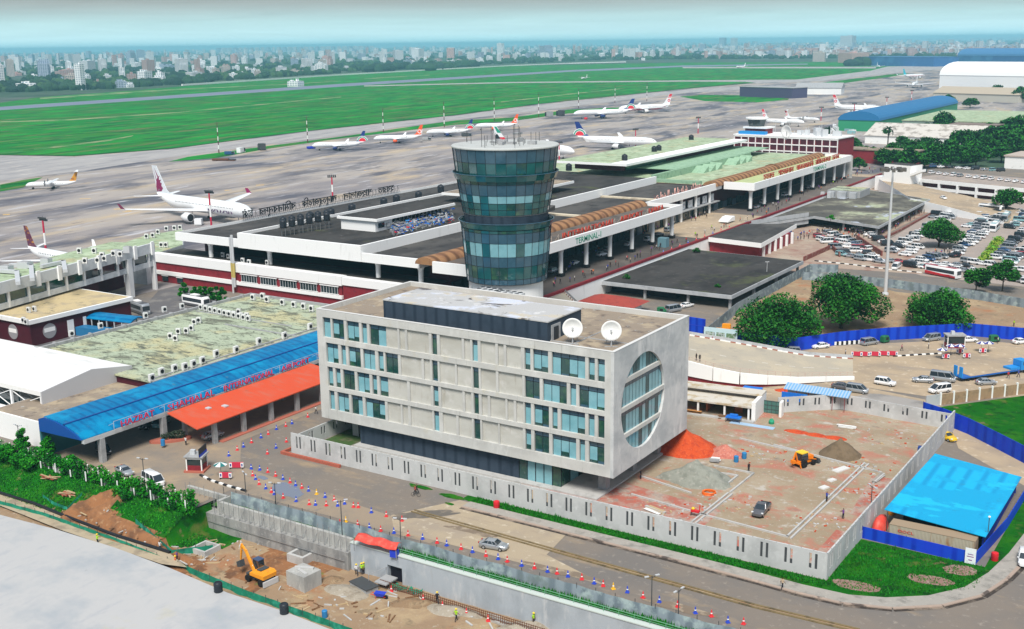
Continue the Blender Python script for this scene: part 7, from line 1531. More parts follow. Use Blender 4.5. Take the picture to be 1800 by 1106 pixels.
MB().bar((.4,-.7,1.5),(2.7,-.7,.8),.11).bar((.4,.7,1.5),(2.7,.7,.8),.11).build("loader_arm", OR2, bk); MB().loft([[(2.6,-1.2,.3),(3.4,-1.2,.25),(3.4,1.2,.25),(2.6,1.2,.3)],[(2.5,-1.2,1.2),(3.0,-1.2,1.0),(3.0,1.2,1.0),(2.5,1.2,1.2)]]).build("bucket", DGREY, bk)
mx = thing("plate_compactor", "small red machine by the front yard kerb", "machine", at(1222,908)); MB().box(-.7,-.3,.8,.7,.3,1.1).bar((.7,0,1.1),(.8,0,2.1),.09).build("frame", RED, mx); MB().bar((-.7,0,.9),(-.75,0,0),.08).build("leg", BLACKM, mx); MB().ball(-.4,0,1.3,.3,.25,.25,8,5).build("engine", YELLOW, mx)
# ------------------------------------------------ car park
PAINTS = [PW]*10+[PS]*4+[PG,PK,PK,PB,PT,PR]; NAMES = {id(PW):"white",id(PS):"silver",id(PG):"grey",id(PK):"black",id(PB):"blue",id(PT):"teal",id(PR):"red"}
CATS = {'sedan':"car",'suv':"car",'van':"van",'microbus':"van",'pickup':"pickup"}
def parkrow(desc, a, b, n, rz, kinds=('sedan','sedan','suv','van','microbus'), z=0.0, paints=PAINTS, group="cars in the car park", jit=.35):
    A_, B_ = Vector(g(*a,z)), Vector(g(*b,z))
    for i in range(n):
        p = A_.lerp(B_, i/max(1,n-1)); k = rnd.choice(kinds); c = rnd.choice(paints); nm = {'sedan':"sedan",'suv':"hatchback",'van':"minivan",'microbus':"microbus",'pickup':"pickup"}[k]
        lot_car(k, c, "parked_car", f"{NAMES[id(c)]} {nm}, {nth(i)} {desc}", CATS[k], (p.x+rnd.uniform(-jit,jit),p.y+rnd.uniform(-jit,jit),z), rz+rnd.uniform(-.05,.05)+(pi if rnd.random()<.2 else 0), group)
RX = radians(-8)
parkrow("car up the row nearest the mast", (1566,444), (1668,380), 19, RX, paints=[PW]*8+[PS,PS,PG,PK,PT])
parkrow("car up the row just left of the round tree", (1592,450), (1612,437), 4, RX)
parkrow("car up the row just right of the round tree", (1678,452), (1733,384), 17, RX)
parkrow("car up the second row right of the round tree", (1704,432), (1770,376), 15, RX, paints=[PW]*8+[PS,PS,PK,PG])
parkrow("car up the row beside the yellow-green hedge", (1752,456), (1806,405), 13, RX, paints=[PW,PW,PS,PS,PG,PK,PK,PB])
parkrow("car along the front edge row of the car park", (1512,458), (1700,470), 12, radians(-12))
parkrow("car along the right front row of the car park", (1700,462), (1800,478), 8, radians(-14)); parkrow("car along the lower right corner of the car park", (1712,478), (1806,496), 6, radians(-14))
parkrow("car in the loose row under the round tree", (1606,462), (1668,452), 6, radians(-20)); parkrow("car along the foot of the far ramp wall", (1645,358), (1748,376), 9, radians(-16)); parkrow("car in the second line from the far ramp wall", (1655,368), (1735,382), 7, radians(-16))
parkrow("car up the short row behind the round tree", (1655,392), (1690,372), 7, RX); parkrow("car up the row left of the round tree", (1604,424), (1640,398), 9, RX); parkrow("car along the middle row by the silver coach", (1700,400), (1752,382), 8, RX); parkrow("car behind the yellow-green hedge", (1770,470), (1806,440), 7, RX); parkrow("car in the lower middle jumble", (1600,470), (1690,478), 8, radians(-12)); parkrow("car among the plaza jumble", (1500,400), (1562,432), 9, radians(30))
parkrow("car up the right-hand edge row", (1776,462), (1810,436), 6, RX); parkrow("car up the farthest right row", (1775,402), (1806,378), 7, RX); parkrow("car along the near right verge", (1740,486), (1810,500), 7, radians(-14)); parkrow("car in the row below the far ramp", (1640,384), (1668,364), 5, RX)
parkrow("car parked before the dark red plaza wall", (1446,424), (1500,432), 6, radians(-30)); parkrow("car in the front plaza line under the mast", (1480,450), (1545,462), 6, radians(-14)); parkrow("car at the mouth of the brown ramp wall", (1508,440), (1535,452), 4, radians(20))
parkrow("car at the far right side of the car park", (1790,372), (1806,388), 4, RX)
parkrow("car of the jumble by the brick plaza", (1455,412), (1530,440), 8, radians(60)); parkrow("car of the front jumble by the painted kerb", (1478,428), (1512,452), 4, radians(20)); parkrow("car between plaza and mast", (1440,418), (1482,448), 4, radians(40))
parkrow("car on the upper deck front row", (1612,303), (1800,322), 15, radians(75), z=5.7, group="cars on the parking deck"); parkrow("car on the upper deck rear row", (1640,294), (1760,302), 9, radians(60), z=5.7, group="cars on the parking deck")
lot_car('sedan', PW, "parked_car", "white sedan descending the far ramp", "car", (*g(1658,350,3.4),3.4), hd(1650,347,1670,353)); lot_car('microbus', PW, "minibus", "white microbus on the road before the car park, left of the red bus", "van", at(1575,473), hd(1585,468,1568,478))
for i, (px, py, k, c) in enumerate(((972,479,'suv',PS),(1010,465,'sedan',PW),(1058,450,'sedan',PW),(1066,442,'suv',PS),(1105,432,'sedan',PW),(1140,424,'suv',PW),(1176,407,'van',PS),(1158,415,'sedan',PG),(1341,358,'suv',PW),(1380,345,'van',PW),(1415,332,'sedan',PK),(1422,331,'sedan',PW),(1330,366,'sedan',PS))):
    lot_car(k, c, "parked_car", f"{NAMES[id(c)]} car at the departures kerb, {nth(i)} along from the glass tower", "car", (*g(px,py,ZR+.02),ZR+.02), pi/2+rnd.uniform(-.25,.25), "cars at the departures kerb")
bx, by = g(1166,434,ZR); tag(MB().cbox(0,0,0,3.2,2.6,3.2).mat(1).cbox(-1.6,0,.3,.06,2,2.6).build("guard_booth", [mat("booth_teal", (.13,.25,.30), rough=.5), GLASS], None, (bx,by,ZR+.01)), "blue-grey guard booth at the raised road parapet", "booth")
bx, by = g(1381,420); kb_ = thing("ticket_booth", "white kiosk with a blue roof band on the brick plaza", "booth", (bx,by,0)); MB().cbox(0,0,0,3.2,3,2.6).build("wall", WHITE, kb_); MB().cbox(0,0,2.6,3.6,3.4,1.2).build("roof_band", BLUE, kb_); MB().cbox(0,-1.5,1,2.6,.08,1.2).build("window", GLASS, kb_)
# ------------------------------------------------ traffic cones
def cone_proto(m, nm):
    t = thing("traffic_cone", "x", "traffic cone"); MB().box(-.26,-.26,0,.26,.26,.07).lathe(0,0,[(.07,.2),(.9,.05)],10).build("cone", m, t); MB().lathe(0,0,[(.42,.14),(.54,.116)],10).build("reflective_band", WHITE, t); return t
CONES = {'r': cone_proto(mat("cone_red", (.68,.04,.05), rough=.5), 'r'), 'b': cone_proto(mat("cone_blue", (.03,.07,.50), rough=.5), 'b'), 'y': cone_proto(mat("cone_yellow", (.78,.45,.03), rough=.5), 'y')}
used = set(); CN = {'r':"red",'b':"blue",'y':"yellow"}
def cones(desc, lst, z=0.0, s=1.1):
    for i, (c, px, py) in enumerate(lst):
        lab = f"{CN[c]} traffic cone, {nth(i)} {desc}"; p = (*g(px,py,z),z) if z is not None else tuple(gs(px,py))
        if c not in used: used.add(c); o = CONES[c]; o.location = p; o["label"] = lab; o["group"] = "traffic cones"; o.scale = (s,s,s)
        else: dup(CONES[c], p, rnd.uniform(0,1.5), lab, "traffic cones", (s,s,s))
Z3 = lambda L: [(c, 300+x/3.951, 700+y/3.951) for c, x, y in L]
cones("along the orange canopy kerb from the kiosk", Z3([('b',404,402),('r',463,362),('b',506,340),('r',562,310),('b',628,276),('r',678,252),('b',735,218),('r',800,196),('b',843,178),('r',953,132)]))
cones("at the mouth of the kerb bend by the brick kerb", Z3([('r',672,388),('b',732,348),('r',804,305)]))
cones("in the upper puddle row from the red barriers", Z3([('b',560,492),('b',619,500),('r',675,516),('r',729,542),('b',780,565),('r',830,588),('b',868,608),('r',912,626),('b',958,646),('y',1014,668),('b',1073,690),('r',1136,712),('b',1208,736),('r',1270,758),('r',1303,760),('b',1394,796),('r',1498,822),('r',1607,854)]))
cones("in the lower puddle row from the red barriers", Z3([('r',570,540),('b',590,565),('r',615,600),('b',661,630),('r',700,655),('b',720,670),('r',782,695),('b',872,718),('r',963,740),('b',1006,744),('r',1081,748),('b',1160,750)]))
cones("in the roadside row from behind the red shelter", Z3([('r',1176,880),('y',1217,860),('r',1299,885),('b',1380,905),('r',1459,924),('b',1551,938),('r',1649,956),('b',1750,980)])+[(c,450+x/3.6,850+y/3.6) for c,x,y in [('r',1146,377),('b',1207,394),('r',1298,416),('b',1370,436),('r',1455,460),('b',1532,480),('r',1590,496),('b',1681,522),('r',1762,538)]]+[(c,900+x/3.6,850+y/3.6) for c,x,y in [('b',225,560),('r',285,572),('b',354,590),('r',442,608),('b',520,634),('r',577,650),('y',641,668),('b',730,690),('r',829,724),('b',932,752),('r',1047,782),('b',1160,822),('r',1262,842),('b',1366,880),('r',1465,890)]])
cones("along the raised departures road towards the glass tower", [('r',1166+i*14.5,444-i*5.6) if i % 3 else ('b',1166+i*14.5,444-i*5.6) for i in range(9)], ZR+.01)
cones("on the bare floor of the sunken site", [('r',744,1056),('r',778,1068),('r',820,1080),('r',858,1092),('r',688,1040)], None, 1.1)
cones("by the lane at the ramp wall foot", [('r',1473,692),('r',1518,724)])
x, y = g(873,893); tag(MB().lathe(0,0,[(0,.5),(.1,.55),(.6,.5),(.7,.55),(1.2,.5),(1.3,.3)],12).build("plastic_barrel", RED, None, (x,y,0), 0, True), "red plastic barrel on the verge below the precast wall", "barrel"); x, y = g(1748,985); tag(MB().lathe(0,0,[(0,.5),(.1,.55),(.6,.5),(.7,.55),(1.2,.5),(1.3,.3)],12).build("plastic_barrel", RED, None, (x,y,0), 0, True), "red plastic barrel on the grass by the road bend", "barrel")
# ================================================================== PEOPLE
def person_mesh(pose):
    J = {'pel':(0,0,.93,.14),'waist':(0,.0,1.08,.125),'chest':(0,.01,1.32,.15),'neck':(0,0,1.48,.06),'jaw':(.02,0,1.56,.075),'head':(.01,0,1.66,.095),'top':(0,0,1.73,.06),'nose':(.105,0,1.62,.018)}
    E = [('pel','waist'),('waist','chest'),('chest','neck'),('neck','jaw'),('jaw','head'),('head','top'),('head','nose')]
    st = {'stand':0.0,'walk':.26,'reach':.05}[pose]
    for s, sg in (('l',1),('r',-1)):
        d = st*sg; J.update({'hip'+s:(0,.09*sg,.88,.10),'knee'+s:(d*.75+.02,.10*sg,.49,.068),'ank'+s:(d*1.15-.05*(st>0),.10*sg,.09,.042),'toe'+s:(d*1.15+.12,.11*sg,.035,.035)})
        E += [('pel','hip'+s),('hip'+s,'knee'+s),('knee'+s,'ank'+s),('ank'+s,'toe'+s)]
        a = -d*.8; el, wr = ((a*.5-.02,.25*sg,1.12),(a+.08,.26*sg,.90)) if pose != 'reach' else ((.18,.24*sg,1.2),(.42,.16*sg,1.16))
        J.update({'sh'+s:(0,.19*sg,1.41,.06),'el'+s:(*el,.046),'wr'+s:(*wr,.033),'pa'+s:(wr[0]+.03,wr[1],wr[2]-.07,.035)}); E += [('chest','sh'+s),('sh'+s,'el'+s),('el'+s,'wr'+s),('wr'+s,'pa'+s)]
        for f in range(5):
            J[f'f{f}{s}'] = (wr[0]+.05+.01*f, wr[1]+(.035-.018*f)*sg, wr[2]-.14-.012*(2-abs(f-2)) if f else wr[2]-.09, .009); E.append(('pa'+s, f'f{f}{s}'))
            if not f: J['f0'+s] = (wr[0]+.08, wr[1]-.03*sg, wr[2]-.09, .011)
    ks = list(J); me = bpy.data.meshes.new("person"); me.from_pydata([J[k][:3] for k in ks], [(ks.index(a), ks.index(b)) for a, b in E], [])
    o = bpy.data.objects.new("person_t", me); COL.objects.link(o); sk = o.modifiers.new("skin", 'SKIN')
    for i, k in enumerate(ks): me.skin_vertices[0].data[i].radius = (J[k][3],)*2
    me.skin_vertices[0].data[0].use_root = True; sb = o.modifiers.new("sub", 'SUBSURF'); sb.levels = 1
    bpy.context.view_layer.update(); r = bpy.data.meshes.new_from_object(o.evaluated_get(bpy.context.evaluated_depsgraph_get())); bpy.data.objects.remove(o)
    r.materials.clear()
    for m_ in (mat("shirt_white", (.6,.6,.6), rough=.8), mat("trousers_dark", (.02,.02,.03), rough=.8), SKIN, mat("hair_black", (.01,.008,.007), rough=.6)): r.materials.append(m_)
    for p in r.polygons:
        x, y, z = p.center; armside = abs(y) > .2 and z < 1.2 or (pose == 'reach' and x > .2 and z > .9)
        p.material_index = 3 if (z > 1.66 or (z > 1.56 and x < -.02)) else 2 if (z > 1.46 or (armside and z > .6)) else 0 if z > .95 else 1
        p.use_smooth = True
    return r
PM = {p: person_mesh(p) for p in ('stand','walk','reach')}
SH = {n: mat("shirt_"+n, c, rough=.8) for n, c in (("yellow-green",(.35,.62,.03)),("red",(.45,.03,.04)),("blue",(.04,.07,.35)),("black",(.015,.015,.02)),("orange",(.70,.17,.04)),("purple",(.16,.06,.28)),("cream",(.5,.38,.26)),("pink",(.5,.1,.2)))}; SH["white"] = bpy.data.materials["shirt_white"]
HELM = MB().ball(.0,0,1.69,.135,.125,.10,10,6).cyl(.03,0,1.655,1.675,.16,.16,12).mesh("hard_hat", mat("helmet_yellow", (.85,.62,.03), rough=.4))
def person(loc, pose, shirt, label, rz=None, helmet=False, group=None, s=1.05):
    o = bpy.data.objects.new("person", PM[pose]); COL.objects.link(o); o.location = (loc[0],loc[1],loc[2]); o.rotation_euler = (0,0,rnd.uniform(0,6.28) if rz is None else rz); o.scale = (s,s,s)
    if shirt != "white": repaint(o, 0, SH[shirt])
    tag(o, label, "person", group)
    if helmet: h = bpy.data.objects.new("hard_hat", HELM); COL.objects.link(h); h.parent = o
for px, py, pose, sh_, lab, hel in ((172,958,'reach',"yellow-green","person in a yellow-green vest leaning over the green net fence",1),(279,940,'reach',"white","person in a white shirt working beside the open trench",0),(312,988,'stand',"purple","person in purple with a white helmet by the haul track",0),(309,997,'stand',"orange","person in an orange vest standing at the green net fence",1),(441,937,'stand',"yellow-green","person in a yellow-green vest below the new concrete wall",1),(627,1012,'walk',"white","person in white with a yellow helmet left of the doorway group",1),(636,1010,'stand',"yellow-green","person in a vest, left one of the pair at the doorway",1),(640,1009,'stand',"yellow-green","person in a vest, right one of the pair at the doorway",1),(769,1062,'walk',"black","person in black with a yellow helmet walking by the rebar cage",1),(802,1092,'walk',"yellow-green","person striding across the sunken site towards the rebar cage",1),(938,1099,'stand',"yellow-green","person in a yellow-green vest at the end of the rebar cage",1)): person(gs(px,py), pose, sh_, lab, None, hel, None, 1.12)
for px, py, pose, sh_, lab, z in ((1375,1036,'walk',"cream","person in a cream shirt walking on the main road edge",0),(730,870,'walk',"red","person in red pushing a bicycle past the precast wall end",0),(733,868,'walk',"black","person in black walking beside the one in red",0),(1126,842,'stand',"black","person in black standing beneath the office overhang",0),(1316,830,'stand',"black","person in black beside the yard sand heap kerb",0),(1453,882,'reach',"blue","person crouching over kit by the right yard kerb",0),(1482,912,'reach',"purple","person in purple bending at the right wall of the yard",0),(556,728,'walk',"white","person in white walking by the end of the orange canopy",0),(327,783,'stand',"white","person in white behind the street kiosk",0),(1486,626,'stand',"white","person in white at the left end of the red barrier line",0),(1585,617,'walk',"pink","person in pink walking near the red barrier line",0),(1632,613,'stand',"white","person in white left of the toll booth",0),(1754,604,'stand',"white","person in white beside the green auto-rickshaw",0),(1772,666,'walk',"red","person in red beside the low loader trailer",0),(1790,664,'walk',"blue","person in blue near the low loader cab",0),(1782,574,'stand',"yellow-green","person in a yellow vest on the bare ground behind the blue fence",0),(1224,634,'stand',"black","left one of two dark figures at the ramp railing",4),(1230,636,'stand',"black","right one of two dark figures at the ramp railing",4),(1252,604,'walk',"red","person in red on the ramp kerb by the billboard",2.5)): person((*g(px,py,z),z), pose, sh_, lab)
bi = thing("bicycle", "bicycle pushed along past the end of the precast wall", "bicycle", at(731,873), .3)
for x in (-.52,.52): o = MB().torus(0,0,0,.33,.025,18,5).build("wheel", TYRE, bi, (x,0,.35)); o.rotation_euler = (pi/2,0,0)
MB().path([(-.52,0,.35),(-.15,0,.85),(.35,0,.85),(.52,0,.35)],.022).path([(-.15,0,.85),(0,0,.35),(.35,0,.85)],.022).bar((.35,-.25,1.0),(.35,.25,1.0),.02).box(-.28,-.07,.88,-.05,.07,.93).build("frame", DGREY, bi)
SHN = list(SH)
def crowd(desc, pts, spread, n, z, group):
    for i in range(n):
        f = i/max(1,n-1)*(len(pts)-1); k = min(len(pts)-2, int(f)); u = f-k; px = pts[k][0]*(1-u)+pts[k+1][0]*u+rnd.uniform(-spread,spread); py = pts[k][1]*(1-u)+pts[k+1][1]*u+rnd.uniform(-spread*.35,spread*.35)
        s_ = rnd.choice(SHN[1:6]+["white","white","black","black"]) if rnd.random() < .9 else rnd.choice(SHN); person((*g(px,py,z),z), rnd.choice(('stand','walk')), s_, f"person in {s_}, {nth(i)} {desc}", None, False, group)
crowd("along the raised road parapet, counted from the tower", [(968,505),(1090,465),(1180,432),(1330,380),(1400,350)], 11, 60, ZR+.02, "people on the departures road")
crowd("under the nearer terminal canopy, counted from the tower", [(985,480),(1060,438),(1140,408),(1180,392)], 13, 44, ZR+.02, "people on the departures road")
crowd("between the two terminal canopies", [(1215,388),(1250,368),(1300,352)], 15, 42, ZR+.02, "people on the departures road")
crowd("towards the far end of the raised road", [(1400,345),(1470,318),(1530,300)], 12, 40, ZR+.02, "people on the departures road")
crowd("in front of the farther dark canopy", [(1398,420),(1440,412),(1500,412),(1540,415)], 16, 70, 0, "people on the brick plaza")
crowd("along the side of the farther dark canopy", [(1548,412),(1600,385),(1640,362)], 8, 34, 0, "people on the brick plaza"); crowd("under the round tree in the car park", [(1625,448),(1680,446)], 9, 12, 0, "people in the car park")
# ================================================================== AIRCRAFT
PLW = mat("aircraft_white", (.80,.82,.84), [((.72,.75,.77), .12, .5, .65)], rough=.35, coat=.3); PLB = mat("belly_grey", (.45,.47,.5), rough=.4)
def plane(label, tail, nose, L, span, R, zc, fin, eng, low=None, engm=None, finh=None, ttail=False, body=PLW, four=False, logo=None, tip=None, stripe=None, prop=False, tailz=None):
    """tail / nose: photo positions of the fuselage axis; L length, R fuselage radius, zc axis height"""
    a, b = Vector(g(*tail, zc)), Vector(g(*nose, zc)); d = (b-a).normalized(); rz = atan2(d.y, d.x); t = thing("airliner", label, "airplane", (a.x,a.y,0), rz)
    n = 16; S = [(0,.06,.9),(.02,.22,.75),(.08,.5,.45),(.18,.86,.12),(.28,1,0),(.86,1,0),(.93,.85,-.06),(.97,.58,-.18),(.992,.25,-.3),(1,.05,-.34)]
    fu = MB(); fu.loft([[(L*x, R*r*cos(2*pi*i/n), zc+R*zo+R*r*sin(2*pi*i/n)) for i in range(n)] for x, r, zo in S]); fu.build("fuselage", body, t, smooth=True, ang=60)
    wd = MB(); zb = zc+R*.22
    for s in (-1,1):
        for i in range(int(L*.62/1.1)): x = L*.27+i*1.1; wd.box(x,s*R*.965-.03,zb,x+.35,s*R*.965+.03,zb+.4)
    wd.box(L*.955,-R*.55,zc+R*.05,L*.965,R*.55,zc+R*.35).build("cabin_windows", CGL, t)
    if low: k = MB(); k.loft([[(L*x, R*r*1.012*cos(pi+.35+(pi-.7)*i/8), zc+R*zo+R*r*1.012*sin(pi+.35+(pi-.7)*i/8)) for i in range(9)] for x, r, zo in S[2:8]], False).build("belly_paint", low, t)
    if stripe: MB().box(L*.2,-R*1.01,zc-R*.15,L*.9,R*1.01,zc+R*.02).build("cheat_line", stripe, t)
    xw = L*.5; hs = span/2; zw = zc-R*.55
    if prop: zw = zc+R*.98
    def wing(nm, x0, c0, x1, c1, y0, y1, z0, z1, th, m, tipm=None):
        for s in (-1,1):
            w_ = MB(); w_.loft([[(x0,s*y0,z0),(x0-c0*.4,s*y0,z0+th),(x0-c0,s*y0,z0),(x0-c0*.4,s*y0,z0-th*.6)],[(x1,s*y1,z1),(x1-c1*.4,s*y1,z1+th*.3),(x1-c1,s*y1,z1),(x1-c1*.4,s*y1,z1-th*.2)]]); o = w_.build(nm, m, t)
            if tipm: MB().loft([[(x1,s*y1,z1),(x1-c1,s*y1,z1),(x1-c1,s*(y1-.15),z1)],[(x1-c1*.9,s*(y1+.5),z1+2.2),(x1-c1*1.5,s*(y1+.5),z1+2.2),(x1-c1*1.5,s*(y1+.35),z1+2.2)]]).build("wingtip", tipm, o)
    sw = 0 if prop else 1
    wing("wing", xw+L*.09*sw+L*.03, L*.15*(1 if sw else .6), xw-L*.12*sw, L*.045+.4, R*.5, hs, zw, zw+(hs*.09 if sw else .1), R*.28, PLW, tip or (PLW if sw else None))
    zh = zc+R*.6 if not ttail else zc+R+(finh or L*.15)*.96
    th_ = hs*.36; wing("tailplane", L*.10 if not ttail else L*.04, L*.085, L*.015, L*.035, R*.25 if not ttail else .1, th_, zh, zh+.6, R*.12, PLW)
    H = finh or L*.15; zf = zc+R*.78; fx = [(L*.17,zf-R*.05),(L*.115,zf+H*.18),(L*.015,zf+H),(-L*.035,zf+H),(L*.015,zf-R*.1)]
    f_ = MB(); f_.add([(x,-.16,z) for x, z in fx]+[(x,.16,z) for x, z in fx], [(0,1,2,3,4),(9,8,7,6,5)]+[(i,i+5,(i+1)%5+5,(i+1)%5) for i in range(5)]); fo = f_.build("tail_fin", fin, t)
    if logo: logo(fo, L, H, zf)
    if not prop:
        for s in (-1,1):
            for q in ((.34,),(.30,.58))[four]:
                y = s*hs*q; x = xw+L*.10-L*.16*q; r = R*.62; e_ = MB(); e_.loft([[(x+dx, y+r*k*cos(2*pi*i/14), zw-r*.9+r*k*sin(2*pi*i/14)) for i in range(14)] for dx, k in ((-L*.035,.5),(0,.92),(L*.03,1),(L*.05,.9))]); eo = e_.build("engine", engm or PLW, t, smooth=True, ang=60)
                MB().loft([[(x+L*.0505, y+r*.8*cos(2*pi*i/14), zw-r*.9+r*.8*sin(2*pi*i/14)) for i in range(14)]]+[[(x+L*.052, y+r*.5*cos(2*pi*i/14), zw-r*.9+r*.5*sin(2*pi*i/14)) for i in range(14)]]).build("intake", BLACKM, eo)
                MB().box(x-L*.03,y-.15,zw-r*.3,x+L*.035,y+.15,zw+.25).build("pylon", PLW, t)
    else:
        for s in (-1,1): y = s*hs*.3; MB().loft([[(xw+dx, y+k*cos(2*pi*i/10), zw-.5+k*sin(2*pi*i/10)) for i in range(10)] for dx, k in ((-2.6,.3),(-1,.65),(1.4,.65),(2.4,.35))]).build("engine", engm or PLW, t, smooth=True); MB().cyl(0,0,0,.08,1.9,1.9,12).build("propeller", GCONC, t, (xw+2.45,y,zw-.5)).rotation_euler = (0,pi/2,0)
    gr = MB()
    for x, y in ((L*.86,0),(L*.47,R*1.3),(L*.47,-R*1.3)): gr.bar((x,y,.4),(x,y,zc-R*.7),.16)
    gr.build("gear_leg", STEEL, t)
    for x, y in ((L*.86,0),(L*.47,R*1.3),(L*.47,-R*1.3)): o = MB().lathe(0,0,[(-.5,.5),(-.5,.6),(.5,.6),(.5,.5)],12).build("wheel", TYRE, t, (x,y,.58)); o.rotation_euler = (pi/2,0,0)
    t["_"] = 0; del t["_"]; return t
def finpoly(o, pts, m, nm="emblem"):
    for s in (-1,1): MB().add([(x,s*(.17+k*.012),z) for k in (0,) for x, z in pts], [tuple(range(len(pts)))]).build(nm, m, o)
def disc(o, x, z, r, m, off, nm="emblem", a0=0, a1=2*pi):
    n = 22; pts = [(x+r*cos(a0+(a1-a0)*i/n), z+r*sin(a0+(a1-a0)*i/n)) for i in range(n+(a1-a0 < 6))]+([(x,z)] if a1-a0 < 6 else [])
    for s in (-1,1): MB().add([(q[0],s*off,q[1]) for q in pts], [tuple(range(len(pts)))]).build(nm, m, o)
DBL = mat("fin_navy", (.012,.035,.20), rough=.4); FR = mat("fin_red", (.65,.03,.05), rough=.4); FG = mat("fin_green", (.02,.30,.20), rough=.4); FO = mat("fin_orange", (.80,.10,.02), rough=.4); FM = mat("fin_maroon", (.22,.012,.08), rough=.4); FAU = mat("fin_gold", (.62,.30,.03), [((.35,.12,.05), .5, .5, .62)], rough=.4); FPU = mat("fin_aubergine", (.10,.02,.06), [((.45,.20,.03), .35, .52, .58, (1,1,2), 0, 1.5)], rough=.4)
def lg_arc(o, L, H, zf):
    cx, cz = L*.03, zf+H*.02
    for r, m_, off in ((.52,PLW,.172),(.47,FG,.176),(.38,PLW,.18),(.34,FR,.184)): disc(o, cx, cz, H*r, m_, off, a0=0.25, a1=pi*.93)
def lg_crane(o, L, H, zf):
    finpoly(o, [(L*.045,zf+H*.72),(L*.015,zf+H),(-L*.035,zf+H),(-L*.02,zf+H*.72)], FR, "fin_tip"); finpoly(o, [(L*.058,zf+H*.62),(L*.053,zf+H*.67),(-L*.016,zf+H*.67),(-L*.013,zf+H*.62)], FR, "fin_stripe"); disc(o, L*.028, zf+H*.38, H*.15, FR, .178); disc(o, L*.028, zf+H*.38, H*.07, PLW, .182)
def lg_o(o, L, H, zf): disc(o, L*.04, zf+H*.36, H*.19, PLW, .178); disc(o, L*.04, zf+H*.36, H*.13, FO, .182); finpoly(o, [(L*.005,zf+H*.55),(L*.0,zf+H*.55),(-L*.008,zf+H*.25),(-L*.018,zf+H*.55),(-L*.024,zf+H*.55),(-L*.012,zf+H*.15),(-L*.005,zf+H*.15)], PLW)
def lg_oryx(o, L, H, zf):
    P = [(.055,.10),(.075,.22),(.058,.30),(.064,.40),(.045,.42),(.06,.52),(.036,.50),(.036,.60),(.052,.66),(.030,.62),(-.010,.93),(.020,.58),(.008,.50),(-.022,.90),(.004,.44),(-.002,.25),(.006,.08)]
    finpoly(o, [(L*(x+.003), zf+H*z) for x, z in P], FM); finpoly(o, [(L*.018,zf+H*.10),(L*.032,zf+H*.34),(L*.040,zf+H*.12)], PLW)
def lg_flag(o, L, H, zf):
    q = lambda f: (L*(.115*(1-f)+.015*f)+L*.0, zf+H*(.15*(1-f)+f))
    for a, b, m_ in ((0,.36,FR),(.38,.62,PLW),(.62,1,FG)): finpoly(o, [(L*(.165-.155*a),zf+H*a),(L*(.165-.155*b),zf+H*b),(L*(.085-.105*b),zf+H*b),(L*(.085-.105*a),zf+H*a)], m_)
    finpoly(o, [(L*.05,zf+H*.05),(L*.06,zf+H*.3),(L*.02,zf+H*.55),(L*-.005,zf+H*.5),(L*.01,zf+H*.1)], BLACKM)
q1 = plane("white wide-body airliner with a maroon antelope on its fin and dark QATAR lettering", (277,350), (452,374), 72, 66, 3.3, 6.6, mat("fin_silver", (.62,.66,.70), rough=.4), 2, finh=13, logo=lg_oryx, tip=FM)
o = text("lettering", "QATAR", mat("letter_plum", (.07,.02,.09), rough=.5), 4.4, (0,0,0), (pi/2,0,0), q1, .05, sx=1.25); o.location = (44,-3.45,5.2); o.rotation_euler = (pi/2-.25,0,0)
plane("white airliner with a purple and gold patterned fin at the left end of the apron", (50,441), (150,460), 39, 36, 2.0, 4.4, FPU, 2, low=None, finh=7.5)
plane("small white propeller airliner with a golden fin, alone on the left apron", (135,322), (72,324), 27, 27, 1.4, 2.7, FAU, 2, finh=5.0, ttail=True, prop=True)
plane("white airliner with a navy arc-marked fin, nearest in the remote line", (640,253), (548,255), 38, 34, 1.9, 4.2, DBL, 2, engm=mat("engine_navy", (.012,.03,.15), rough=.4), logo=lg_arc, finh=8)
plane("white airliner with an orange fin and rear, second in the remote line", (741,241), (653,243), 37.5, 34, 1.95, 4.2, FO, 2, engm=FO, logo=lg_o, finh=8); plane("white airliner with an orange fin, fourth in the remote line", (909,220), (836,221), 37.5, 34, 1.95, 4.2, FO, 2, engm=FO, logo=lg_o, finh=8)
plane("white airliner with a navy arc-marked fin, third in the remote line", (829,230), (753,232), 38, 34, 1.9, 4.2, DBL, 2, engm=MATS["engine_navy"], logo=lg_arc, finh=8)
plane("white wide-body with a green, white and red striped fin behind the glass tower", (872,257), (1070,268), 66, 60, 3.0, 6.0, PLW, 2, finh=11, logo=lg_flag)
plane("large white airliner with a navy arc-marked fin near the terminal's far wing", (1015,245), (1185,250), 62, 58, 2.8, 6.0, DBL, 2, logo=lg_arc, finh=10.5)
plane("large white airliner with a navy arc fin and a boarding stair at its nose", (1112,196), (998,199), 62, 58, 2.8, 6.0, DBL, 2, engm=MATS["engine_navy"], logo=lg_arc, finh=10.5)
plane("white airliner with a red-tipped fin behind the navy-finned wide-body", (1178,187), (1072,191), 63, 60, 2.9, 6.0, PLW, 2, low=mat("belly_pink", (.42,.10,.16), rough=.4), logo=lg_crane, finh=11)
plane("white airliner with a red-tipped fin behind the maroon gridded block", (1341,212), (1430,215), 40, 36, 2.0, 4.4, PLW, 2, logo=lg_crane, finh=8.5); plane("white propeller airliner with a T-shaped red-marked tail beside the red-tipped jet", (1381,208), (1450,210), 33, 29, 1.4, 3.2, PLW, 2, logo=lg_crane, finh=6, ttail=True, prop=True)
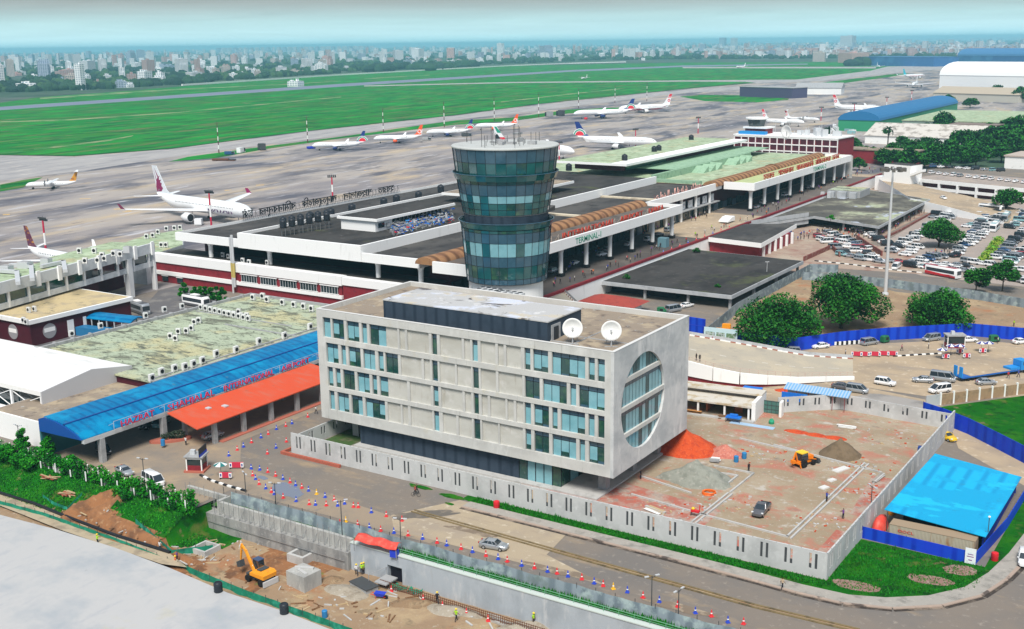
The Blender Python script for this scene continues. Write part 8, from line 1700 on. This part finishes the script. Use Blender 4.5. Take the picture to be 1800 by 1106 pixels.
plane("white airliner with a red-tipped fin parked before the blue-roofed shed", (1466,188.5), (1543,191), 57, 58, 2.8, 6.0, PLW, 2, logo=lg_crane, finh=10.5); plane("white airliner facing the terminal with both wings spread on the far apron", (1612,146), (1575,158), 57, 60, 2.8, 6.0, PLW, 2, finh=10)
plane("white airliner with a turquoise fin in front of the great white hangar", (1588,134), (1656,131), 62, 58, 2.8, 6.0, mat("fin_turquoise", (.03,.45,.55), rough=.4), 2, finh=11, stripe=FR); plane("small white airliner before the blue hangars", (1542,116), (1562,119), 38, 34, 1.9, 4.2, PLW, 2, finh=8); plane("tiny white airliner on the far taxiway left of the blue hangars", (1310,117), (1282,118), 38, 34, 1.9, 4.2, PLW, 2, finh=8, low=FR); plane("tiny white propeller plane parked far out on the infield", (1032,137), (1005,139), 27, 27, 1.4, 2.7, PLW, 2, finh=6, prop=True)
# ------------------------------------------------ apron kit
rnd = random.Random(71)
def striped(px, py, ptop, label, head=True, c=(MAROON, WHITE), sect=5):
    x, y = g(px, py); h = hgt(x, y, ptop); t = thing("floodlight_mast", label, "light mast", (x,y,0), rnd.uniform(0,1))
    mb = MB()
    for i in range(sect): mb.mat(i % 2).cyl(0,0,h*i/sect-.01*(i == 0),h*(i+1)/sect,.42-.03*i,.39-.03*i,8)
    mb.build("pole", list(c), t); hb = MB(); hb.bar((-1.9,0,h),(1.9,0,h),.09).bar((-1.9,0,h+.9),(1.9,0,h+.9),.09).bar((0,0,h),(0,0,h+1.8),.06)
    if head:
        for i in range(5): hb.cbox(-1.8+i*.9,.3,h-.1,.6,.5,.7); hb.cbox(-1.8+i*.9,-.3,h+.7,.6,.5,.6)
    hb.build("lamp_head", DGREY, t)
BW = (mat("mast_brown", (.10,.03,.03), rough=.6), WHITE)
for i, (px, py, pt_) in enumerate(((385,270,217),(541,251,206),(674,233,192),(781,224,180),(869,213,172),(947,206,165),(1017,191,156),(1081,181,151),(1137,178,147))): striped(px, py, pt_, f"red-brown and white striped mast along the grass strip, {nth(i)} from the left", False, BW, 7)
for px, py, pt_, lab in ((372,402,340,"red and white floodlight mast in front of the antelope-finned airliner"),(82,452,388,"red and white floodlight mast beside the purple-gold fin"),(585,350,312,"red and white floodlight mast behind the Bengali roof letters"),(983,285,252,"red and white floodlight mast just right of the glass tower top"),(1117,262,229,"red and white floodlight mast before the navy-finned airliner"),(1227,235,208,"red and white floodlight mast left of the gridded maroon block"),(1500,222,183,"red and white floodlight mast left of the blue-roofed shed"),(1443,212,190,"red and white floodlight mast beside the tall palm"),(1558,193,172,"floodlight mast near the end of the blue-roofed shed"),(1602,178,160,"floodlight mast on the far apron before the white hangar")): striped(px, py, pt_, lab, True, (mat("mast_red", (.5,.02,.06), rough=.6), WHITE), 3)
def gse(px, py, l, w_, h, m, label, rz=0.0, cab=True):
    x, y = g(px, py); t = thing("ground_vehicle", label, "vehicle", (x,y,0), rz); MB().box(-l/2,-w_/2,.5,l*.2,w_/2,h).box(-l/2,-w_/2,.35,l/2,w_/2,.8).build("body", m, t)
    MB().box(l*.24,-w_*.45,.8,l/2,w_*.45,h*.85).build("cab", CGL, t)
    for q in (-.3,.33):
        for s in (-1,1): o = wheel_mb(.4).build("wheel", TYRE, t, (l*q,s*w_*.42,.4)); o.rotation_euler = (pi/2,0,0)
for i, (px, py, l, w_, h, m_, lab) in enumerate(((424,269,9,3,4,PLW,"white catering lorry on the apron edge left of the remote line"),(404,272,7,3,2.5,PB,"blue apron tug beside the white catering lorry"),(394,283,16,3,1.6,RUST,"long rusty dolly train on the apron edge"),(460,264,8,4,5,DGREY,"dark passenger stair truck on the apron edge"),(547,262,6,3,2,BLUE,"small blue tug under the nearest navy-finned airliner"),(965,206,9,4,6,GCONC,"boxy grey loader on the apron by the grass strip"),(985,204,9,4,6,DGREY,"boarding stair truck at the big navy-finned airliner's nose"),(1030,210,10,3,2,FR,"low red tug under the big navy-finned airliner"),(820,240,8,3,3,DGREY,"dark loader behind the third remote airliner"),(750,247,7,3,2.6,GCONC,"grey tug between the orange and navy airliners"),(910,236,8,3,1.5,GCONC,"grey baggage dolly right of the orange airliner"),(350,396,5,3,3,PLW,"small white truck under the antelope-finned airliner's engine"))): gse(px, py, l, w_, h, m_, lab, rnd.uniform(0,3))
for i in range(34):
    px, py = (rnd.uniform(1480,1620), rnd.uniform(185,196)) if i % 2 else (rnd.uniform(1462,1500), rnd.uniform(214,236)); x, y = g(px, py)
    tag(MB().cbox(0,0,0,rnd.uniform(4,9),rnd.uniform(3,5),rnd.uniform(1.8,3.4),rnd.uniform(0,3)).mat(1).cbox(0,0,0,2,5.5,1.2,rnd.uniform(0,3)).build("cargo_pallet", [rnd.choice((PLW,PLW,PLW,GCONC,PT)), GCONC], None, (x,y,0)), f"wrapped cargo stack on the apron beside the blue-roofed shed, {nth(i//2)} {'in the row past it' if i % 2 else 'of the white cluster'}", "cargo", "cargo stacks on the apron")
# ================================================================== AIRSIDE AND FAR BUILDINGS
def bar_building(name, label, px, py, l, w_, h, wall, roofm, rz, win=None, cat="building", roof='flat', z=0.0, storeys=0, st=4.0):
    x, y = g(px, py); t = thing(name, label, cat, (x,y,0), rz); MB().box(0,0,-.3,l,w_,h).build("wall", wall, t)
    if roof == 'flat': MB().box(-.6,-.6,h,l+.6,w_+.6,h+.7).build("roof", roofm, t)
    elif roof == 'gable': MB().xprism([(-.8,h),(w_/2,h+w_*.18),(w_+.8,h),(w_+.8,h-.2),(-.8,h-.2)],-.8,l+.8).build("roof", roofm, t)
    else: MB().xprism([(w_/2-(w_/2+.5)*cos(pi*k/12), h+w_*.22*sin(pi*k/12)) for k in range(13)],-.5,l+.5).build("roof", roofm, t)
    for s in range(storeys):
        z0 = 1+s*(h-1)/storeys; n = int(l/st)
        for i in range(n): MB().box(i*l/n+st*.15,-.06,z0,(i+1)*l/n-st*.15,-.003,z0+(h-1)/storeys*.72).build("window", win, t)
        MB().box(-.3,-.5,z0+(h-1)/storeys*.8,l+.3,-.003,z0+(h-1)/storeys*.97).build("ledge", WHITE, t)
    if storeys:
        n = int(l/st)
        for i in range(n+1): MB().box(i*l/n-.25,-.5,0,i*l/n+.25,-.004,h).build("pilaster", WHITE, t)
    return t
gb = bar_building("gridded_block", "maroon four-storey block with a white grid and rooftop aerials", 1290,285, 68,24,17, MAROON, FASC, radians(-6), DMAROON, storeys=4, st=4.6)
MB().box(4,6,17.7,18,16,21).mat(1).box(3,5,21,19,17,22).build("roof_hut", [MAROON, WHITE], gb); MB().lathe(9,12,[(22,5),(26.5,6.2)],8).mat(1).cyl(9,12,26.5,27.5,7.2,7.2,16).build("old_control_cab", [GLASS, WHITE], gb); MB().box(2,1,17.7,20,5,19.5).build("roof_canopy", mat("canopy_end_blue2", (.02,.25,.60), rough=.5), gb)
mb = MB()
for i in range(22): x, y, h = rnd.uniform(20,66), rnd.uniform(2,20), rnd.uniform(2,7); mb.bar((x,y,17.6),(x,y,17.7+h),.12)
for i in range(12): mb.cbox(rnd.uniform(22,64), rnd.uniform(3,18), 17.7, rnd.uniform(1.5,5), rnd.uniform(1.5,4), rnd.uniform(1.5,4.5), rnd.uniform(0,1))
mb.build("roof_aerials", LMETAL, gb); dx_, dy_ = g(1382,232,22); dish(dx_, dy_, 17.7, 3.6, "big white dish on the roof of the maroon gridded block", -.3)
bar_building("cargo_shed", "long green shed with a rounded blue roof beside the apron", 1545,232, 290,34,9, mat("shed_green", (.03,.26,.13), rough=.6), mat("shed_blue_roof", (.02,.15,.34), rough=.5), pi/2, roof='barrel')
bar_building("cargo_hall", "huge low cargo hall with a pale green roof behind the trees", 1585,232, 120,150,9, mat("hall_wall", (.25,.32,.28), rough=.8), ROOFG, 0)
bar_building("white_hangar", "great white hangar with a rounded roof beyond the cargo halls", 1650,163, 190,80,24, mat("hangar_white", (.80,.82,.83), rough=.6), mat("hangar_roof", (.84,.85,.85), rough=.6), radians(-22), roof='barrel', cat="hangar")
bar_building("workshop", "low tan-roofed workshop in front of the white hangar", 1640,176, 110,40,9, mat("tan_wall", (.5,.48,.42), rough=.8), mat("tan_roof", (.42,.36,.28), rough=.8), radians(-20), roof='gable')
bar_building("red_lodge", "small maroon and white two-storey house among the right-hand trees", 1668,245, 34,16,11, MAROON, mat("lodge_roof", (.22,.17,.15), rough=.8), radians(-8), DMAROON, storeys=2, st=5.5)
bar_building("maroon_store", "low maroon store with lamp hoods along its roof edge", 1478,285, 46,14,8, MAROON, ROOFB, radians(-5)); bar_building("white_sheds", "cluster of white saw-roofed sheds behind the palms", 1520,252, 80,44,6, WHITE, mat("shed_tan", (.55,.52,.48), [((.32,.29,.26), .2, .5, .6)], rough=.8), radians(-5), roof='gable')
bar_building("fire_station", "dark purple-grey terminal hut on the grass island", 1300,170, 90,30,13, mat("hut_purple", (.07,.06,.13), rough=.8), GCONC, radians(-20)); bar_building("white_shed", "white shed with a grey pitched roof by the grass island", 1398,166, 62,36,9, WHITE, GCONC, radians(10), roof='gable')
for i, (px, w_) in enumerate(((1515,230),(1682,330))): bar_building("blue_hangar", ["long blue hangar left of the white hangar roof","long blue hangar with a wavy roof at the right edge"][i], px,115.5-2*i, w_*1.5 if i else 260,90,24, mat("hangar_blue", (.03,.12,.33), [((.05,.18,.40), .03, .5, .6)], rough=.6), mat("hangar_blue_roof", (.05,.17,.36), rough=.6), radians(-30), cat="hangar", roof='barrel' if i else 'flat')
bar_building("tin_hall", "grey flat-roofed hall at the right edge beyond the parking deck", 1765,296, 60,30,7, WHITE, mat("tan_roof2", (.45,.38,.33), rough=.8), radians(-8))
# ================================================================== TREES
DL = [mat("tree_leaf", (.012,.115,.012), [((.04,.15,.012), 1.2, .5, .65)], rough=.7, spec=.15), mat("tree_leaf_light", (.025,.18,.010), rough=.7, spec=.15), mat("tree_leaf_dark", (.004,.034,.010), rough=.8, spec=.1)]
tree("big_tree", "wide dark tree overhanging the blue fence beside the billboard", at(1362,604), 11.5, 12.2, 101, 16150, .31, .4, DL, .02, None, 20); tree("big_tree", "tallest bright green tree left of the high floodlight mast", at(1478,577), 17, 11.0, 102, 16150, .31, .45, DL, .02, None, 22); tree("big_tree", "round dark tree right of the floodlight mast behind the blue fence", at(1648,574), 9.5, 10.2, 103, 13260, .31, .4, DL, .02, None, 18)
tree("round_tree", "round dark tree standing in the middle of the car park", at(1650,434), 11, 8.2, 104, 9350, .31, .35, DL, .1, None, 16); tree("round_tree", "round green tree at the foot of the far ramp", at(1768,372), 10, 7.2, 105, 3500, .45, .35, DL, .2, None, 13)
for i, (px, py, h, r) in enumerate(((1715,517,8.5,5),(1762,512,10,5.5),(1758,560,0,0))):
    if h: tree("roadside_tree", ["thin spreading tree by the mesh fence left of its neighbour","leafy tree by the mesh fence at the right edge"][i], at(px,py), h, r, 110+i, 2600, .34, .2, DL, .25, None, 10)
gx, gy = g(1742,444); hg = thing("hedge_strip", "strip of yellow-green hedge between two car park rows", "hedge", (gx,gy,0)); A_, B_ = Vector(g(1728,462)), Vector(g(1756,422)); mb = MB()
leafcloud(mb, [(A_.x+(B_.x-A_.x)*i/13-gx, A_.y+(B_.y-A_.y)*i/13-gy, .7, 2.2, 2.0, .8) for i in range(14)], 1600, .34, 9, hollow=.1); mb.build("foliage", [mat("hedge_yellow", (.22,.32,.03), rough=.8), mat("hedge_lime", (.10,.34,.02), rough=.8), VLEAFS[0]], hg)
# background trees: a few shared crowns, each tree its own thing
TP = []
for k in range(4):
    TP.append(tree("leafy_tree", "x", (0,0,-500), 12, 8, 130+k, 1500, .75, .4, DL, .15, "trees beyond the terminal", 11))
PLM = thing("palm_tree", "tall palm beside the maroon gridded block", "tree", at(1455,262)); MB().lathe(0,0,[(-.1,.5),(14,.32)],8).build("trunk", BARK, PLM); mb = MB()
for i in range(22):
    a = 2*pi*i/22*3.1; e = rnd.uniform(-.3,.9); prev = Vector((0,0,14))
    for k in range(5): nx_ = prev+Vector((cos(a)*1.3*cos(e),sin(a)*1.3*cos(e),1.3*sin(e))); sd_ = Vector((-sin(a),cos(a),-.3))*(.55-.08*k); mb.add([prev-sd_,prev+sd_,nx_+sd_*.8,nx_-sd_*.8],[(0,1,2,3)]); prev = nx_; e -= .38
mb.build("crown", DL[2], PLM); dup(PLM, at(1560,262), .8, "tall palm in front of the white saw-roofed sheds")
bt = [(1430,283,.7),(1450,280,.8),(1470,272,.8),(1500,268,.8),(1520,275,.7),(1395,279,.6),(1415,275,.5),(1510,300,.7),(1490,262,.8),(1535,285,.9),(1552,290,.9),(1575,296,1),(1600,298,1.1),(1625,296,1.1),(1648,295,1.1),(1670,294,1.2),(1690,286,1.1),(1712,282,1.2),(1735,275,1.2),(1757,268,1.3),(1778,270,1.3),(1797,262,1.4),(1605,275,1),(1630,270,1),(1585,262,.9),(1560,252,.9),(1540,248,.8),(1600,245,1),(1625,243,1),(1645,240,1),(1658,238,1.4),(1665,243,1),(1740,245,1.2),(1770,240,1.3),(1795,235,1.3),(1668,188,1.3),(1655,185,1),(1705,190,1.1),(1725,175,1.2),(1752,172,1.5),(1790,180,1.5),(1700,172,1.2),(1715,292,1),(1780,250,1.4),(1720,262,1.3),(1760,285,1.1),(1700,262,1.2),(1745,258,1.3),(1640,283,1.1),(1612,286,1),(1585,282,1),(1680,270,1.2),(1798,245,1.5),(1725,240,1.2),(1800,285,1.2),(1565,280,.9)]
for i, (px, py, s) in enumerate(bt):
    lab = f"dark leafy tree beyond the terminal and car park, {nth(sum(1 for q in bt if q[0] < px))} from the left"
    if i < 4: o = TP[i]; o.location = at(px,py); o["label"] = lab; o.scale = (s,s,s)
    else: dup(TP[i % 4], at(px,py), rnd.uniform(0,6), lab, None, (s,s,s*rnd.uniform(.8,1.1)))
# ================================================================== THE FAR CITY
rnd = random.Random(99)
FC = [facade("f%d" % i, *a) for i, a in enumerate((((.68,.69,.70),(.20,.24,.3),4.2,3.3),((.58,.50,.44),(.10,.12,.16),3.6,3.2),((.66,.42,.38),(.16,.13,.15),4,3.3),((.38,.45,.56),(.12,.16,.24),5,3.4),((.82,.83,.84),(.3,.36,.42),6,3.4),((.33,.16,.15),(.4,.4,.4),5,3.3)))]
FN = ["pale grey","beige","pinkish","blue-grey","white","brick-red"]
spots = []
def edge(px): P = ((0,163),(150,158),(320,148),(450,138),(600,128),(750,118),(900,112),(1050,106),(1200,104),(1350,104),(1500,102),(1800,100)); k = max(i for i in range(len(P)-1) if P[i][0] <= px); a, b = P[k], P[k+1]; return a[1]+(b[1]-a[1])*(px-a[0])/(b[0]-a[0])
for i in range(262):
    px = rnd.uniform(2,1500 if i % 5 else 1795); e = edge(px); top = 84-px*.006; py = e-(e-top)*rnd.random()**1.25
    spots.append((px, py, rnd.choice((8,10,12,14,18,20,24,28)) if rnd.random() < .88 else rnd.uniform(34,50), rnd.uniform(12,28), None))
spots += [(232,108,62,30,3),(248,107,64,34,3),(155,126,36,34,0),(181,128,42,30,0),(90,134,28,16,4),(136,130,26,18,4),(120,133,18,24,2),(355,124,34,18,4),(320,128,42,26,0),(540,122,34,26,0),(575,114,34,30,2),(700,108,50,40,0),(735,106,54,40,4),(880,98,75,34,4),(960,102,60,44,3),(1270,84,100,60,3),(1290,84,95,50,0),(1490,86,95,90,0),(1440,108,30,40,1),(1500,110,30,60,2),(213,154,12,16,3),(520,152,10,24,4)]
spots += [(385+i*9.6, 93-i*.11, 64, 44, 0 if i % 3 else 3) for i in range(29)]
spots.sort()
for i, (px, py, h, w_, k) in enumerate(spots):
    x, y = g(px, py); k = rnd.choice((0,0,1,2,3,4,4,4,5)) if k is None else k; l = w_*rnd.uniform(.7,1.3); mb = MB(); mb.cbox(0,0,-7,w_,l,h+7)
    for _ in range(2): mb.cbox(rnd.uniform(-.3,.3)*w_,rnd.uniform(-.3,.3)*l,h,rnd.uniform(.15,.35)*w_,rnd.uniform(.15,.35)*l,rnd.uniform(2,4.5))
    if rnd.random() < .4: mb.cbox(w_*.3,0,-7,w_*.9,l*.7,h*rnd.uniform(.5,.85)+7)
    o = mb.build("city_building", FC[k], None, (x,y,0), rnd.uniform(-.6,.2))
    tag(o, f"{FN[k]} {'tower' if h > 45 else 'low house' if h < 15 else 'apartment block'}, {nth(i)} building from the left along the hazy skyline", "building", "buildings of the far city")
# the farthest city and its woods, too many to count
mb = MB()
for i in range(4200):
    px = rnd.uniform(-30,1830); hz = 88-px*.0135; py = hz+rnd.uniform(1.5,5) if i < 1500 else hz+rnd.uniform(3,34 if px > 400 else 40)*rnd.random(); x, y = g(px, py); w_ = rnd.uniform(12,36); mb.mat(rnd.choice((0,0,1,2,3,4,4,4))).cbox(x,y,-7,w_,w_*rnd.uniform(.6,1.4),7+rnd.choice((9,12,16,20,26,34,48))*rnd.uniform(.8,1.2),rnd.uniform(0,1.5))
for i in range(1500):
    px = rnd.uniform(1250,1830); py = rnd.uniform(79,102 if px < 1500 else 99); x, y = g(px, py); w_ = rnd.uniform(10,28); mb.mat(rnd.randrange(6)).cbox(x,y,-7,w_,w_*rnd.uniform(.6,1.4),7+rnd.choice((8,12,16,20,28)),rnd.uniform(0,1.5))
tag(mb.build("city_mass", FC), "dense hazy mass of far-off buildings along the horizon", "city", kind="stuff")
mb = MB()
for i in range(2300):
    px = rnd.uniform(-30,1830); e = edge(min(1799,max(0,px))); py = e-(e-(80-px*.008))*rnd.random()**1.6; x, y = g(px, py); r = rnd.uniform(7,17); o = len(mb.v)
    mb.mat(rnd.choice((0,0,2,2,1))); n = 9
    for k in range(rnd.choice((2,3,4))): mb.ball(x+rnd.uniform(-r,r),y+rnd.uniform(-r,r),rnd.uniform(1,6),r*rnd.uniform(.5,.9),r*rnd.uniform(.5,.9),r*rnd.uniform(.5,.85),8,5)
for p in ((745,124,9),(760,123,9),(775,122,7),(820,118,8),(720,122,8),(1500,116,5),(660,126,6)):
    x, y = g(p[0], p[1]); 
    for k in range(9): mb.mat(rnd.choice((0,2))).ball(x+rnd.uniform(-40,40),y+rnd.uniform(-30,30),rnd.uniform(2,10),rnd.uniform(12,24),rnd.uniform(12,24),rnd.uniform(9,18),9,6)
tag(mb.build("far_woods", [mat("far_tree", (.022,.06,.03), rough=1), mat("far_tree_light", (.04,.09,.035), rough=1), mat("far_tree_dark", (.012,.035,.025), rough=1)]), "dark tree belts between the houses of the far city", "woods", kind="stuff")
